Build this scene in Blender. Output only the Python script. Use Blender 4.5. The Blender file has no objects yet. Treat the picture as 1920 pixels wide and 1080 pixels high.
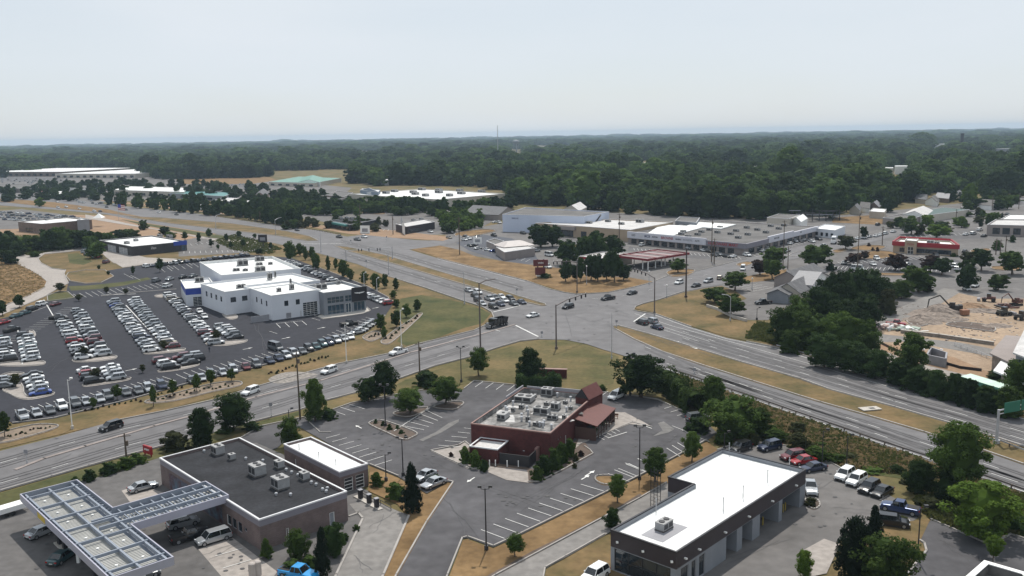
import bpy, math, random
import numpy as np
from mathutils import Vector, Matrix
random.seed(7)
R=math.radians
SC=bpy.context.scene
COL=SC.collection
# ---------------- camera ----------------
F=1690.; H=58.
_p=math.atan(289/F); _r=math.atan(33/1920)
_f=Vector((0,math.cos(_p),-math.sin(_p))); _x0=Vector((1,0,0)); _u0=Vector((0,math.sin(_p),math.cos(_p)))
_x=_x0*math.cos(_r)-_u0*math.sin(_r); _u=_u0*math.cos(_r)+_x0*math.sin(_r)
cam=bpy.data.cameras.new('camera'); cam.sensor_width=36; cam.lens=36*F/1920; cam.clip_start=1; cam.clip_end=60000
co=bpy.data.objects.new('camera',cam); COL.objects.link(co); SC.camera=co
m=Matrix((( _x.x,_u.x,-_f.x),(_x.y,_u.y,-_f.y),(_x.z,_u.z,-_f.z))).to_4x4(); m.translation=(0,0,H); co.matrix_world=m
# ---------------- world, sun, exposure ----------------
SUN_EL=R(60); SUN_AZ=R(9)      # azimuth from +Y towards +X
w=bpy.data.worlds.new('World'); SC.world=w; w.use_nodes=True; nt=w.node_tree; bg=nt.nodes['Background']
sky=nt.nodes.new('ShaderNodeTexSky'); sky.sky_type='NISHITA'; sky.sun_disc=False; sky.sun_elevation=SUN_EL; sky.sun_rotation=SUN_AZ
sky.air_density=1.0; sky.dust_density=1.0; sky.ozone_density=1.0; sky.altitude=100
tc=nt.nodes.new('ShaderNodeTexCoord'); mp=nt.nodes.new('ShaderNodeMapping'); mp.inputs['Scale'].default_value=(1.2,1.2,5)
nz=nt.nodes.new('ShaderNodeTexNoise'); nz.inputs['Scale'].default_value=1.6; nz.inputs['Detail'].default_value=5; nz.inputs['Roughness'].default_value=.5
cr=nt.nodes.new('ShaderNodeMapRange'); cr.inputs[1].default_value=.32; cr.inputs[2].default_value=.72; cr.inputs[3].default_value=.68; cr.inputs[4].default_value=1.
mx=nt.nodes.new('ShaderNodeMix'); mx.data_type='RGBA'
nt.links.new(tc.outputs['Generated'],mp.inputs[0]); nt.links.new(mp.outputs[0],nz.inputs['Vector']); nt.links.new(nz.outputs['Fac'],cr.inputs[0])
nt.links.new(cr.outputs[0],mx.inputs[0]); nt.links.new(sky.outputs[0],mx.inputs[6]); mx.inputs[7].default_value=(7.7,8.3,8.9,1)
nt.links.new(mx.outputs[2],bg.inputs['Color']); bg.inputs['Strength'].default_value=0.105
sl=bpy.data.lights.new('sun','SUN'); sl.energy=4.2; sl.angle=R(.6); sl.color=(1,.945,.865)
so=bpy.data.objects.new('sun',sl); COL.objects.link(so)
sd=Vector((math.sin(SUN_AZ)*math.cos(SUN_EL),math.cos(SUN_AZ)*math.cos(SUN_EL),math.sin(SUN_EL)))
so.rotation_euler=(-sd).to_track_quat('-Z','Y').to_euler(); so.location=(0,0,300)
SC.view_settings.view_transform='Standard'; SC.view_settings.look='None'; SC.view_settings.exposure=-0.08; SC.view_settings.gamma=1
SC.cycles.max_bounces=6; SC.cycles.diffuse_bounces=2; SC.cycles.glossy_bounces=2; SC.cycles.transmission_bounces=3; SC.cycles.transparent_max_bounces=6; SC.cycles.volume_bounces=0
SC.cycles.use_denoising=True
# ---------------- pixel <-> place ----------------
def ray(x,y): return _f*F+_x*(x-960)+_u*(540-y)
def G(x,y,z=0.):
    d=ray(x,y); t=(z-H)/d.z; return Vector((d.x*t,d.y*t,z))
def P(v):
    d=Vector(v)-Vector((0,0,H)); k=d.dot(_f); return (960+F*d.dot(_x)/k, 540-F*d.dot(_u)/k)
def depth(x,y): return (G(x,y)-Vector((0,0,H))).dot(_f)
def ppm(x,y): return F/depth(x,y)
def HT(x,y,ty):
    g=G(x,y); lo,hi=0.,200.
    for _ in range(40):
        mid=(lo+hi)/2
        if P((g.x,g.y,mid))[1]>ty: lo=mid
        else: hi=mid
    return lo
# ---------------- object helpers ----------------
def tag(o,label=None,cat=None,group=None,kind=None):
    if label: o['label']=label
    if cat: o['category']=cat
    if group: o['group']=group
    if kind: o['kind']=kind
    return o
def empty(name,loc,rz=0,label=None,cat=None,group=None):
    o=bpy.data.objects.new(name,None); COL.objects.link(o); o.location=loc; o.rotation_euler=(0,0,rz); o.empty_display_size=.3
    return tag(o,label,cat,group)
MATS={}
def mat(name,col,rough=.8,metal=0.,var=.12,scale=.5,spec=.4,bump=0.,col2=None,scale2=None,obj=False,detail=4):
    """principled with a noise variation of the base colour laid in world (or object) space"""
    if name in MATS: return MATS[name]
    m=bpy.data.materials.new(name); m.use_nodes=True; t=m.node_tree; b=t.nodes['Principled BSDF']
    b.inputs['Roughness'].default_value=rough; b.inputs['Metallic'].default_value=metal; b.inputs['Specular IOR Level'].default_value=spec
    geo=t.nodes.new('ShaderNodeTexCoord' if obj else 'ShaderNodeNewGeometry'); out=geo.outputs['Object' if obj else 'Position']
    n=t.nodes.new('ShaderNodeTexNoise'); n.inputs['Scale'].default_value=scale; n.inputs['Detail'].default_value=detail; n.inputs['Roughness'].default_value=.6
    t.links.new(out,n.inputs['Vector'])
    r=t.nodes.new('ShaderNodeMapRange'); r.inputs[1].default_value=.3; r.inputs[2].default_value=.7; t.links.new(n.outputs['Fac'],r.inputs[0])
    x=t.nodes.new('ShaderNodeMix'); x.data_type='RGBA'; t.links.new(r.outputs[0],x.inputs[0])
    a=[c*(1-var) for c in col]; c2=col2 if col2 else [min(1,c*(1+var)) for c in col]
    x.inputs[6].default_value=(*a,1); x.inputs[7].default_value=(*c2,1); last=x.outputs[2]
    if scale2:
        n2=t.nodes.new('ShaderNodeTexNoise'); n2.inputs['Scale'].default_value=scale2; n2.inputs['Detail'].default_value=3; t.links.new(out,n2.inputs['Vector'])
        r2=t.nodes.new('ShaderNodeMapRange'); r2.inputs[1].default_value=.25; r2.inputs[2].default_value=.75; r2.inputs[3].default_value=.8; r2.inputs[4].default_value=1.18; t.links.new(n2.outputs['Fac'],r2.inputs[0])
        vm=t.nodes.new('ShaderNodeVectorMath'); vm.operation='SCALE'; t.links.new(last,vm.inputs[0]); t.links.new(r2.outputs[0],vm.inputs['Scale']); last=vm.outputs[0]
    t.links.new(last,b.inputs['Base Color'])
    if bump:
        bp=t.nodes.new('ShaderNodeBump'); bp.inputs['Distance'].default_value=bump; bp.inputs['Strength'].default_value=.6; t.links.new(n.outputs['Fac'],bp.inputs['Height']); t.links.new(bp.outputs[0],b.inputs['Normal'])
    MATS[name]=m; return m
def brick(name,c1,c2,mortar,sc=1.6,rough=.85):
    if name in MATS: return MATS[name]
    m=mat(name,c1,rough); t=m.node_tree; b=t.nodes['Principled BSDF']
    tx=t.nodes.new('ShaderNodeTexBrick'); tx.inputs['Scale'].default_value=sc; tx.inputs['Color1'].default_value=(*c1,1); tx.inputs['Color2'].default_value=(*c2,1); tx.inputs['Mortar'].default_value=(*mortar,1)
    tc=t.nodes.new('ShaderNodeTexCoord'); mp=t.nodes.new('ShaderNodeMapping'); mp.inputs['Rotation'].default_value=(R(90),0,0)
    t.links.new(tc.outputs['Object'],mp.inputs[0]); t.links.new(mp.outputs[0],tx.inputs[0])
    n=[q for q in t.nodes if q.type=='TEX_NOISE'][0]; r=[q for q in t.nodes if q.type=='MAP_RANGE'][0]; r.inputs[3].default_value=.8; r.inputs[4].default_value=1.2
    vm=t.nodes.new('ShaderNodeVectorMath'); vm.operation='SCALE'; t.links.new(tx.outputs[0],vm.inputs[0]); t.links.new(r.outputs[0],vm.inputs['Scale']); t.links.new(vm.outputs[0],b.inputs['Base Color'])
    return m
class MB:
    def __init__(s): s.v=[]; s.f=[]; s.m=[]; s.mats=[]
    def mi(s,m):
        if m is None: return 0
        if m not in s.mats: s.mats.append(m)
        return s.mats.index(m)
    def face(s,pts,m=None):
        k=len(s.v); s.v+= [tuple(p) for p in pts]; s.f.append(tuple(range(k,k+len(pts)))); s.m.append(s.mi(m))
    def mesh(s,vs,fs,m=None):
        k=len(s.v); s.v+=[tuple(p) for p in vs]; i=s.mi(m)
        for f in fs: s.f.append(tuple(k+j for j in f)); s.m.append(i)
    def box(s,c,size,rz=0,m=None,tilt=None):
        c=Vector(c); x,y,z=[q/2 for q in size]; M=Matrix.Rotation(rz,3,'Z')
        if tilt: M=M@Matrix.Rotation(tilt[1],3,tilt[0])
        vs=[c+M@Vector((i*x,j*y,k*z)) for k in(-1,1) for i,j in((-1,-1),(1,-1),(1,1),(-1,1))]
        s.mesh(vs,[(3,2,1,0),(4,5,6,7),(0,1,5,4),(1,2,6,5),(2,3,7,6),(3,0,4,7)],m)
    def prism(s,pts,z0,z1,m=None,mtop=None,bottom=True):
        """pts: list of (x,y) in any order of turning"""
        a=sum(pts[i][0]*pts[(i+1)%len(pts)][1]-pts[(i+1)%len(pts)][0]*pts[i][1] for i in range(len(pts)))
        if a<0: pts=pts[::-1]
        n=len(pts); b=[(p[0],p[1],z0) for p in pts]; t=[(p[0],p[1],z1) for p in pts]
        s.face(t,mtop or m)
        if bottom: s.face(b[::-1],m)
        for i in range(n):
            j=(i+1)%n; s.face([b[i],b[j],t[j],t[i]],m)
    def tube(s,p0,p1,r0,r1=None,n=6,m=None,caps=True):
        p0=Vector(p0); p1=Vector(p1); r1=r0 if r1 is None else r1
        d=(p1-p0).normalized(); a=d.orthogonal().normalized(); b=d.cross(a)
        vs=[p0+(a*math.cos(2*math.pi*i/n)+b*math.sin(2*math.pi*i/n))*r0 for i in range(n)]+[p1+(a*math.cos(2*math.pi*i/n)+b*math.sin(2*math.pi*i/n))*r1 for i in range(n)]
        fs=[(i,(i+1)%n,n+(i+1)%n,n+i) for i in range(n)]
        if caps: fs+=[tuple(range(n))[::-1],tuple(range(n,2*n))]
        s.mesh(vs,fs,m)
    def path(s,pts,r,n=6,m=None):
        for a,b in zip(pts,pts[1:]): s.tube(a,b,r if not isinstance(r,(list,tuple)) else r[0],None,n,m)
    def ball(s,c,rx,ry,rz,m=None,nu=8,nv=5):
        c=Vector(c); vs=[c+Vector((0,0,rz))]
        for j in range(1,nv):
            t=math.pi*j/nv
            for i in range(nu):
                q=2*math.pi*i/nu; vs.append(c+Vector((rx*math.sin(t)*math.cos(q),ry*math.sin(t)*math.sin(q),rz*math.cos(t))))
        vs.append(c-Vector((0,0,rz))); fs=[]
        for i in range(nu): fs.append((0,1+i,1+(i+1)%nu)); fs.append((len(vs)-1,1+(nv-2)*nu+(i+1)%nu,1+(nv-2)*nu+i))
        for j in range(nv-2):
            for i in range(nu): a=1+j*nu+i; b=1+j*nu+(i+1)%nu; fs.append((a,a+nu,b+nu,b))
        s.mesh(vs,fs,m)
    def data(s,name,m=None):
        me=bpy.data.meshes.new(name); me.from_pydata(s.v,[],s.f)
        ms=s.mats or ([m] if m else [])
        for q in ms: me.materials.append(q)
        if s.mats: me.polygons.foreach_set('material_index',s.m)
        me.update(); return me
    def build(s,name,m=None,parent=None,loc=None,rz=0):
        o=bpy.data.objects.new(name,s.data(name,m)); COL.objects.link(o)
        if parent: o.parent=parent
        if loc: o.location=loc
        o.rotation_euler=(0,0,rz); return o
def inst(name,me,parent=None,loc=(0,0,0),rz=0,scale=None):
    o=bpy.data.objects.new(name,me); COL.objects.link(o); o.location=loc; o.rotation_euler=(0,0,rz)
    if parent: o.parent=parent
    if scale: o.scale=scale
    return o
def copy_tree(o,parent=None):
    c=o.copy(); COL.objects.link(c)
    if parent: c.parent=parent
    for ch in list(o.children): copy_tree(ch,c)
    return c
ORD='first second third fourth fifth sixth seventh eighth ninth tenth eleventh twelfth thirteenth fourteenth fifteenth sixteenth seventeenth eighteenth nineteenth twentieth'.split()
def ordn(i):
    if i<20: return ORD[i]
    t=['twenty','thirty','forty','fifty','sixty','seventy','eighty','ninety'][(i+1)//10-2]; u=(i+1)%10
    return t+'-'+ORD[u-1] if u else {'twenty':'twentieth','thirty':'thirtieth','forty':'fortieth','fifty':'fiftieth','sixty':'sixtieth','seventy':'seventieth','eighty':'eightieth','ninety':'ninetieth'}[t]
def lerp(a,b,t): return a+(b-a)*t
def dirw(x,y,dx,dy):
    a=G(x,y); b=G(x+dx,y+dy); return math.atan2(b.y-a.y,b.x-a.x)
# palette
WHITE=mat('white_paint',(.78,.78,.76),.5,var=.05,scale=.3); COPING=mat('coping',(.62,.62,.63),.5,var=.06)
MEMB=mat('roof_membrane',(.70,.71,.70),.7,var=.10,scale=.15,scale2=.9,detail=7); MEMB2=mat('roof_membrane_aged',(.50,.49,.48),.8,var=.15,scale=.2,scale2=2); RROOF=mat('restaurant_roof',(.06,.06,.06),.85,var=.3,scale=.45,scale2=1.8,col2=(.38,.37,.36),detail=8)
ROOFD=mat('roof_dark',(.024,.025,.029),.85,var=.35,scale=.25,scale2=2); ROOFG=mat('roof_gravel',(.115,.11,.106),.9,var=.3,scale=.1,scale2=1)
GLASS=mat('dark_glass',(.018,.026,.034),.08,var=.3,scale=.4,spec=.8); GLASSB=mat('blue_glass',(.03,.06,.085),.06,var=.35,scale=.5,spec=.9)
DARK=mat('dark_metal',(.03,.03,.033),.5,var=.1); METAL=mat('galvanised',(.42,.43,.45),.45,.3,var=.12,scale=1.5); GREY=mat('grey_paint',(.27,.27,.29),.6,var=.1)
HVAC=mat('unit_metal',(.30,.30,.30),.6,var=.15,scale=2); CONC=mat('concrete',(.44,.41,.37),.9,var=.12,scale=.25,scale2=3); KERB=mat('kerb_concrete',(.33,.31,.29),.9,var=.15,scale=.4)
WOODP=mat('pole_wood',(.11,.085,.065),.9,var=.2,scale=2); TYRE=mat('tyre',(.015,.015,.016),.8,var=.1); RIM=mat('rim',(.35,.36,.38),.35,.7,var=.1)
LAMPM=mat('lamp_glass',(.85,.85,.82),.3,var=.03); BARK=mat('bark',(.10,.08,.06),.95,var=.3,scale=3,bump=.02)
BRICKR=brick('red_brick',(.105,.030,.028),(.075,.024,.024),(.09,.045,.042)); BRICKM=brick('mauve_brick',(.16,.115,.11),(.13,.095,.09),(.19,.16,.15)); BRICKB=brick('brown_brick',(.17,.12,.095),(.14,.10,.08),(.2,.17,.15)); BRICKK=brick('charcoal_brick',(.045,.042,.044),(.035,.033,.036),(.07,.066,.066))
# ---------------- ground ----------------
GRN=mat('grass_mixed',(.070,.075,.028),.95,var=.0,scale=.05,col2=(.19,.135,.065),scale2=.7,detail=6)
DRY=mat('grass_dry',(.155,.095,.042),.95,var=.35,scale=.12,col2=(.255,.165,.080),scale2=.9,detail=6)
DRYG=mat('grass_half_dry',(.082,.074,.030),.95,var=.1,scale=.10,col2=(.205,.135,.066),scale2=.9,detail=6)
LAWN=mat('lawn',(.048,.062,.020),.95,var=.15,scale=.09,col2=(.105,.095,.038),scale2=.9,detail=6)
SOIL=mat('bare_soil',(.27,.18,.115),.95,var=.15,scale=.1,scale2=1.2); SAND=mat('site_sand',(.30,.225,.16),.95,var=.25,scale=.05,scale2=.8,detail=6)
LAWN2=mat('lawn_mixed',(.066,.072,.026),.95,var=.1,scale=.07,col2=(.165,.122,.056),scale2=.9,detail=6)
MULCH=mat('mulch',(.10,.075,.06),.95,var=.25,scale=.6); STONE=mat('river_stone',(.22,.20,.18),.95,var=.45,scale=1.2,scale2=3)
ROAD=mat('road_asphalt',(.132,.128,.131),.85,var=.15,scale=.03,scale2=.25,detail=6); LOTN=mat('lot_asphalt_new',(.031,.032,.040),.8,var=.15,scale=.04,scale2=.5)
LOTO=mat('lot_asphalt_old',(.085,.083,.088),.85,var=.28,scale=.05,scale2=.45,detail=6); LOTL=mat('lot_asphalt_light',(.138,.131,.127),.88,var=.22,scale=.04,scale2=.4,detail=6)
LOTB=mat('lot_asphalt_blue',(.085,.09,.105),.85,var=.12,scale=.05); CONL=mat('concrete_light',(.31,.28,.255),.9,var=.1,scale=.08,scale2=1); LANE=mat('concrete_lane',(.20,.19,.18),.9,var=.15,scale=.08,scale2=.8)
PAINT=mat('road_paint',(.62,.62,.60),.7,var=.12,scale=.8); PAINTY=mat('road_paint_yellow',(.45,.33,.10),.8,var=.15,scale=.8); SEAL=mat('crack_seal',(.075,.075,.08),.7,var=.1); PATCH=mat('patched_asphalt',(.15,.145,.14),.9,var=.15,scale=.3,scale2=1)
FORE=mat('forecourt_asphalt',(.115,.110,.108),.85,var=.15,scale=.08,scale2=.6,detail=6)
LOTO2=mat('lot_asphalt_mid',(.115,.112,.114),.87,var=.2,scale=.05,scale2=.5,detail=6)
BEDG=mat('bed_gravel',(.20,.155,.115),.95,var=.3,scale=.8,scale2=2.5)
SHOULD=mat('shoulder',(.27,.235,.195),.9,var=.12,scale=.2)
# the land itself reaches the horizon
mb=MB(); rr=[0,400,1200,3000,8000,12600]; nn=48
vs=[(0,0,0)]
for q in rr[1:]:
    for i in range(nn):
        t=2*math.pi*i/nn; vs.append((q*math.cos(t)*(.85 if q>9000 else 1),q*math.sin(t),0))
fs=[(0,1+i,1+(i+1)%nn) for i in range(nn)]
for k in range(len(rr)-2):
    for i in range(nn): a=1+k*nn+i; b=1+k*nn+(i+1)%nn; fs.append((a,a+nn,b+nn,b))
mb.mesh(vs,fs); tag(mb.build('ground',GRN),kind='structure')
NS=[0]
def sheet(name,px,lv,m,world=None):
    NS[0]+=1; pts=[G(x,y,lv*.04+(NS[0]%7)*.005) for x,y in px]
    a=sum(pts[i].x*pts[(i+1)%len(pts)].y-pts[(i+1)%len(pts)].x*pts[i].y for i in range(len(pts)))
    if a<0: pts=pts[::-1]
    mb=MB(); mb.face(pts); return tag(mb.build(name,m),kind='structure')
KB=MB()
def kerb(px,w=.3,h=.3,close=False,m=None):
    pts=[G(x,y) for x,y in px]
    if close: pts=pts+[pts[0]]
    for a,b in zip(pts,pts[1:]):
        d=(b-a); L=d.length
        if L<.05: continue
        KB.box(((a.x+b.x)/2,(a.y+b.y)/2,h/2+.01),(L+w*.5,w*.8,h),math.atan2(d.y,d.x))
def smooth(px,n=3):
    """Catmull-Rom through the points (closed)"""
    out=[]; N=len(px)
    for i in range(N):
        p0,p1,p2,p3=[px[(i+k-1)%N] for k in range(4)]
        for j in range(n):
            t=j/n; out.append(tuple(.5*(2*p1[c]+(p2[c]-p0[c])*t+(2*p0[c]-5*p1[c]+4*p2[c]-p3[c])*t*t+(3*p1[c]-p0[c]-3*p2[c]+p3[c])*t**3) for c in(0,1)))
    return out
def island(name,px,lv,m,k=True,sm=True,w=.3):
    q=smooth(px) if sm else px
    sheet(name,q,lv,m)
    if k: kerb(q,w,close=True)
MK={}
def line(p,q,w=.14,m=None,lv=5.5,dash=None):
    mb=MK.setdefault(m or PAINT,MB()); a=G(*p,lv*.04); b=G(*q,lv*.04); d=b-a; L=d.length; d.normalize(); s=Vector((-d.y,d.x,0))*w/2
    seg=[(0,L)] if not dash else [(t,min(L,t+dash[0])) for t in np.arange(0,L,dash[0]+dash[1])]
    for u,v in seg: mb.face([a+d*u-s,a+d*v-s,a+d*v+s,a+d*u+s])
def pline(px,w=.14,m=None,lv=5.5,dash=None):
    for a,b in zip(px,px[1:]): line(a,b,w,m,lv,dash)
def stalls(p0,p1,n,q0,w=.12,base=False,lv=5.5,q1=None):
    """n stall lines starting along p0->p1, each running like p0->q0"""
    a=G(*p0); b=G(*p1); e0=G(*q0)-a; e1=(G(*q1)-b) if q1 else e0; mb=MK.setdefault(PAINT,MB())
    for i in range(n):
        t=i/(n-1) if n>1 else 0; s=a.lerp(b,t); d=e0.lerp(e1,t); e=s+d; u=d.normalized(); v=Vector((-u.y,u.x,0))*w/2; z=Vector((0,0,lv*.04))
        mb.face([s-v+z,e-v+z,e+v+z,s+v+z])
    if base: line(p0,p1,w,None,lv)
def arrow(x,y,dx,dy,L=3.,m=None):
    a=G(x,y,.23); d=(G(x+dx,y+dy,.23)-a).normalized(); s=Vector((-d.y,d.x,0)); mb=MK.setdefault(PAINT,MB())
    mb.face([a-s*.12,a+d*L*.6-s*.12,a+d*L*.6+s*.12,a+s*.12]); mb.face([a+d*L*.6-s*.45,a+d*L,a+d*L*.6+s*.45])
# --- broad paved districts, lawns
sheet('dry_field',[(0,470),(0,430),(110,425),(230,400),(560,440),(640,470),(520,475),(300,505),(215,520),(120,545),(60,620),(0,650)],.5,DRYG)
sheet('commercial_pavement',[(1000,500),(880,478),(790,456),(850,437),(905,425),(960,415),(1140,398),(1400,410),(1560,405),(1700,392),(1920,368),(2200,380),(2200,640),(1905,640),(1690,650),(1575,640),(1440,560),(1420,600),(1330,600),(1290,560),(1230,560),(1190,545),(1150,520)],1,LOTL)
sheet('commercial_pavement',[(500,392),(600,370),(760,372),(960,395),(900,428),(840,440),(720,440),(620,418),(520,402)],1,LOTL)
sheet('commercial_pavement',[(0,330),(200,330),(520,338),(660,352),(640,368),(560,372),(330,372),(180,380),(60,372),(0,366)],1,LOTL)
sheet('dry_strip',[(0,400),(100,402),(220,404),(330,425),(440,445),(500,458),(450,468),(320,470),(150,440),(0,440)],1,SOIL)
# car lot at the far left
sheet('far_car_park',[(-60,400),(40,392),(130,403),(165,412),(60,428),(-60,432)],1.5,LOTL)
sheet('far_car_park',[(335,452),(425,435),(445,438),(505,462),(512,470),(440,475),(335,481)],1.9,LOTL)
# --- highway carriageways
HWN=[(-40,362),(0,363),(100,368),(200,383),(367,400),(480,417),(603,433),(647,443),(720,453),(767,468),(820,484),(909,506.7),(986.7,526.7),(1029,542),(1058,549),(1080,552),(1109,551),(1140,549),(1184,540),(1222,530),(1251,518),(1304,509),(1349,498),(1400,485),(1440,474),(1500,462),(1560,452),(1603,446),(1680,430),(1779,404),(1850,388),(1960,368)]
HWS=[(1960,378),(1870,396),(1790,414),(1700,438),(1600,462),(1540,474),(1470,490),(1400,508),(1378,520),(1353,533),(1324,538),(1282,546.7),(1235.6,562),(1205,570),(1192,575),(1188,582),(1195,584),(1229,589),(1295.6,613),(1362,633),(1400,641),(1455.6,651.7),(1594,693),(1705.6,724),(1872,770),(1920,784),(2100,840),(2100,985),(1920,925),(1876.7,911),(1738,863),(1643,831.6),(1541.7,796),(1400,746),(1362,733.5),(1249,694),(1180,670),(1130,655),(1100,645),(1060,637),(1010,636),(975,640),(940,650),(900,663),(877,670.5),(817,686),(749.6,710),(672.5,735.5),(612,751),(562,769),(480,790),(400,812),(236,855),(167,874),(97,894),(0,921.7),(-120,952),(-120,870),(0,845.6),(111,818),(200,793),(311,771),(400,751),(480,726),(634,683),(733,663),(786,645),(841,632),(889,620),(915,608),(926,596),(922,586),(904,575.6),(866.7,564),(800,541),(727,518),(670,495),(594,474),(567,467),(500,453),(417,440),(287,420),(200,402),(90,392),(0,385),(-40,384)]
sheet('road',HWN+HWS,3,ROAD)
kerb(HWS[20:24]); kerb(HWN[10:24],.35); kerb(HWS[11:19],.3); kerb(HWS[40:57],.35); kerb(HWS[60:76],.35)
# shoulders
pline([(820,485.5),(909,508),(985,528)],.2,PAINT); pline([(1229,591),(1295,615),(1362,635),(1455,654),(1594,695),(1705,726),(1872,772),(2000,808)],.2,PAINT)
pline([(1249,691.5),(1362,731),(1541,793),(1643,828),(1738,859),(1876,907),(2000,948)],.2,PAINT)
# medians
MED1=[(1150,612),(1160,611),(1215,626),(1278,645),(1389,679),(1500,710.5),(1555.6,731),(1678,764),(1789,796),(1920,838),(2060,884),(2060,918),(1920,871.7),(1843,845),(1754,813),(1733,815.6),(1627,780),(1539,755),(1500,743),(1411,715),(1322,687),(1242,660),(1190,637),(1155,618)]
MED1[14]=(1754,818); MED1[15]=(1733,811)
sheet('median',MED1,4,DRYG); kerb(MED1[:10],.4); kerb(MED1[11:],.4)
MED2=[(627,461),(650,463),(720,478),(820,508),(898,531),(964,553),(1022,570),(1024,573),(1015,573.5),(953,560),(886,538.5),(820,519),(760,501),(700,484),(650,470)]
sheet('median',MED2,4,DRYG); kerb(MED2,.4,close=True)
MED3=[(233,406),(300,408),(433,419),(540,434),(580,443),(596,451),(575,451.5),(520,442),(417,430),(320,419)]
sheet('median',MED3,4,DRYG); kerb(MED3,.4,close=True)
sheet('verge',[(0,372),(100,379),(200,392),(233,400),(290,411),(200,399),(90,388),(0,378)],4,DRY)
sheet('side_road',[(160,402),(270,425),(400,447),(480,452),(500,459),(430,458),(330,436),(250,424),(160,409)],3.4,CONL)
sheet('verge',[(227,411),(287,421),(413,441),(500,455),(480,458),(380,443),(260,420)],4,LAWN)
# turn off roads north of the highway
sheet('side_road',[(640,445),(680,440),(780,450),(830,452),(860,440),(870,444),(850,456),(820,461),(767,468),(700,458)],3.2,ROAD)
TRK_=mat('tyre_track',(.123,.119,.122),.82,var=.12,scale=.3,scale2=.8)
for q0,q1 in (([(1210,650),(1322,697),(1411,727),(1500,755),(1627,795),(1754,838),(1843,868),(1960,908)],(0,0)),([(1250,681),(1362,718),(1500,766),(1640,812),(1740,848),(1876,893),(1960,921)],(0,0)),([(1280,621),(1389,655),(1500,687),(1678,741),(1789,772),(1920,810),(2000,835)],(0,0)),([(1280,633),(1389,667),(1500,698),(1678,752),(1789,784),(1920,824),(2000,848)],(0,0)),([(640,452),(760,481),(820,499),(909,521),(980,541)],(0,0)),([(640,474),(727,501),(820,529),(925,560)],(0,0))):
    for dy in (-4.5,-2.2,2.2,4.5): pline([(x,y+dy*(y-250)/420) for x,y in q0],.55,TRK_,5.0)
for dy in (-7,-3,3,7): pline([(x,y+dy*(y-250)/560) for x,y in ((0,868),(111,836),(236,803),(400,765),(500,735),(640,697),(786,655),(900,624))],.5,TRK_,5.0); pline([(x,y+dy*(y-250)/560) for x,y in ((0,906),(97,878),(236,836),(400,792),(500,763),(620,726),(760,686),(880,650))],.5,TRK_,5.0)
def spots(poly,n,seed,m,r=(.12,.38)):
    g2=random.Random(seed); mb=MK.setdefault(m,MB()); c=0; X0=min(p[0] for p in poly); X1=max(p[0] for p in poly); Y0=min(p[1] for p in poly); Y1=max(p[1] for p in poly)
    for _ in range(n):
        p=G(g2.uniform(X0,X1),g2.uniform(Y0,Y1),.205); q=g2.uniform(*r); mb.face([(p.x+q*g2.uniform(.7,1.2)*math.cos(k*.785),p.y+q*g2.uniform(.7,1.2)*math.sin(k*.785),p.z) for k in range(8)])
OIL=mat('oil_stain',(.07,.068,.07),.75,var=.2); spots([(930,925),(1080,950)],22,1,OIL); spots([(620,780),(860,860)],50,2,OIL); spots([(1180,770),(1300,840)],30,3,OIL); spots([(60,980),(500,1070)],50,4,OIL); spots([(1400,900),(1600,990)],18,5,OIL); spots([(940,565),(1160,640)],30,6,OIL,(.2,.5))
# thin raised median of the cross road
XM=[(853,640),(965,608),(964,611),(900,629),(769,663),(697,686),(600,716.5),(480,747.5),(370,779.5),(289,802),(160,840),(83,862),(17,887),(10,886),(83,858.5),(155,836),(289,798),(361,778),(480,744),(600,713),(697,683.5),(769,660.5)]
def ribbon(pts,w,h,name,m):
    mb=MB()
    for a,b in zip(pts,pts[1:]):
        a=G(*a); b=G(*b); d=b-a; mb.box(((a.x+b.x)/2,(a.y+b.y)/2,h/2+.05),(d.length+.3,w,h),math.atan2(d.y,d.x))
    return tag(mb.build(name,m),kind='structure')
ribbon([(965,609.5),(900,628),(853,640),(769,662),(697,685),(600,715),(480,745.5),(370,778),(289,800),(160,838),(83,861),(30,882)],.8,.2,'traffic_island',mat('worn_kerb',(.25,.215,.20),.9,var=.2))
# markings
for d in (9.,): pass
pline([(820,499),(909,521),(980,541)],.15,PAINT,dash=(3,9)); pline([(640,452),(760,481),(820,499)],.15,PAINT,dash=(3,9))
pline([(820,527),(880,546),(925,560)],.15,PAINT,dash=(3,9)); pline([(640,474),(727,501),(820,529)],.15,PAINT,dash=(3,9))
for o in ((0,0),): 
    pline([(1210,650),(1322,697),(1411,727),(1500,755),(1627,795),(1754,838),(1843,868),(1960,908)],.15,PAINT,dash=(3,9))
    pline([(1250,681),(1362,718),(1500,766),(1640,812),(1740,848),(1876,893),(1960,921)],.15,PAINT,dash=(3,9))
    pline([(1280,621),(1389,655),(1500,687),(1678,741),(1789,772),(1920,810),(2000,835)],.15,PAINT,dash=(3,9))
    pline([(1280,633),(1389,667),(1500,698),(1678,752),(1789,784),(1920,824),(2000,848)],.15,PAINT,dash=(3,9))
pline([(1190,588),(1260,611),(1389,646),(1500,677),(1678,728)],.15,PAINT)
pline([(0,868),(111,836),(236,803),(400,765),(500,735)],.13,PAINT,dash=(3,9)); pline([(0,906),(97,878),(236,836),(400,792),(500,763),(620,726),(760,686),(880,650)],.13,PAINT,dash=(3,9))
pline([(500,735),(640,697),(786,655),(900,624)],.13,PAINT,dash=(3,9)); pline([(1110,560),(1184,553),(1260,531),(1340,511)],.13,PAINT,dash=(3,9))
line((967,610),(1009,631),.55); line((925,585),(975,573),.5); line((1188,603),(1210,588),.45)
pline([(1195,603),(1215,610),(1262,624),(1310,640)],.14,PAINT); pline([(1205,600),(1260,618),(1330,640)],.14,PAINT)
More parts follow.
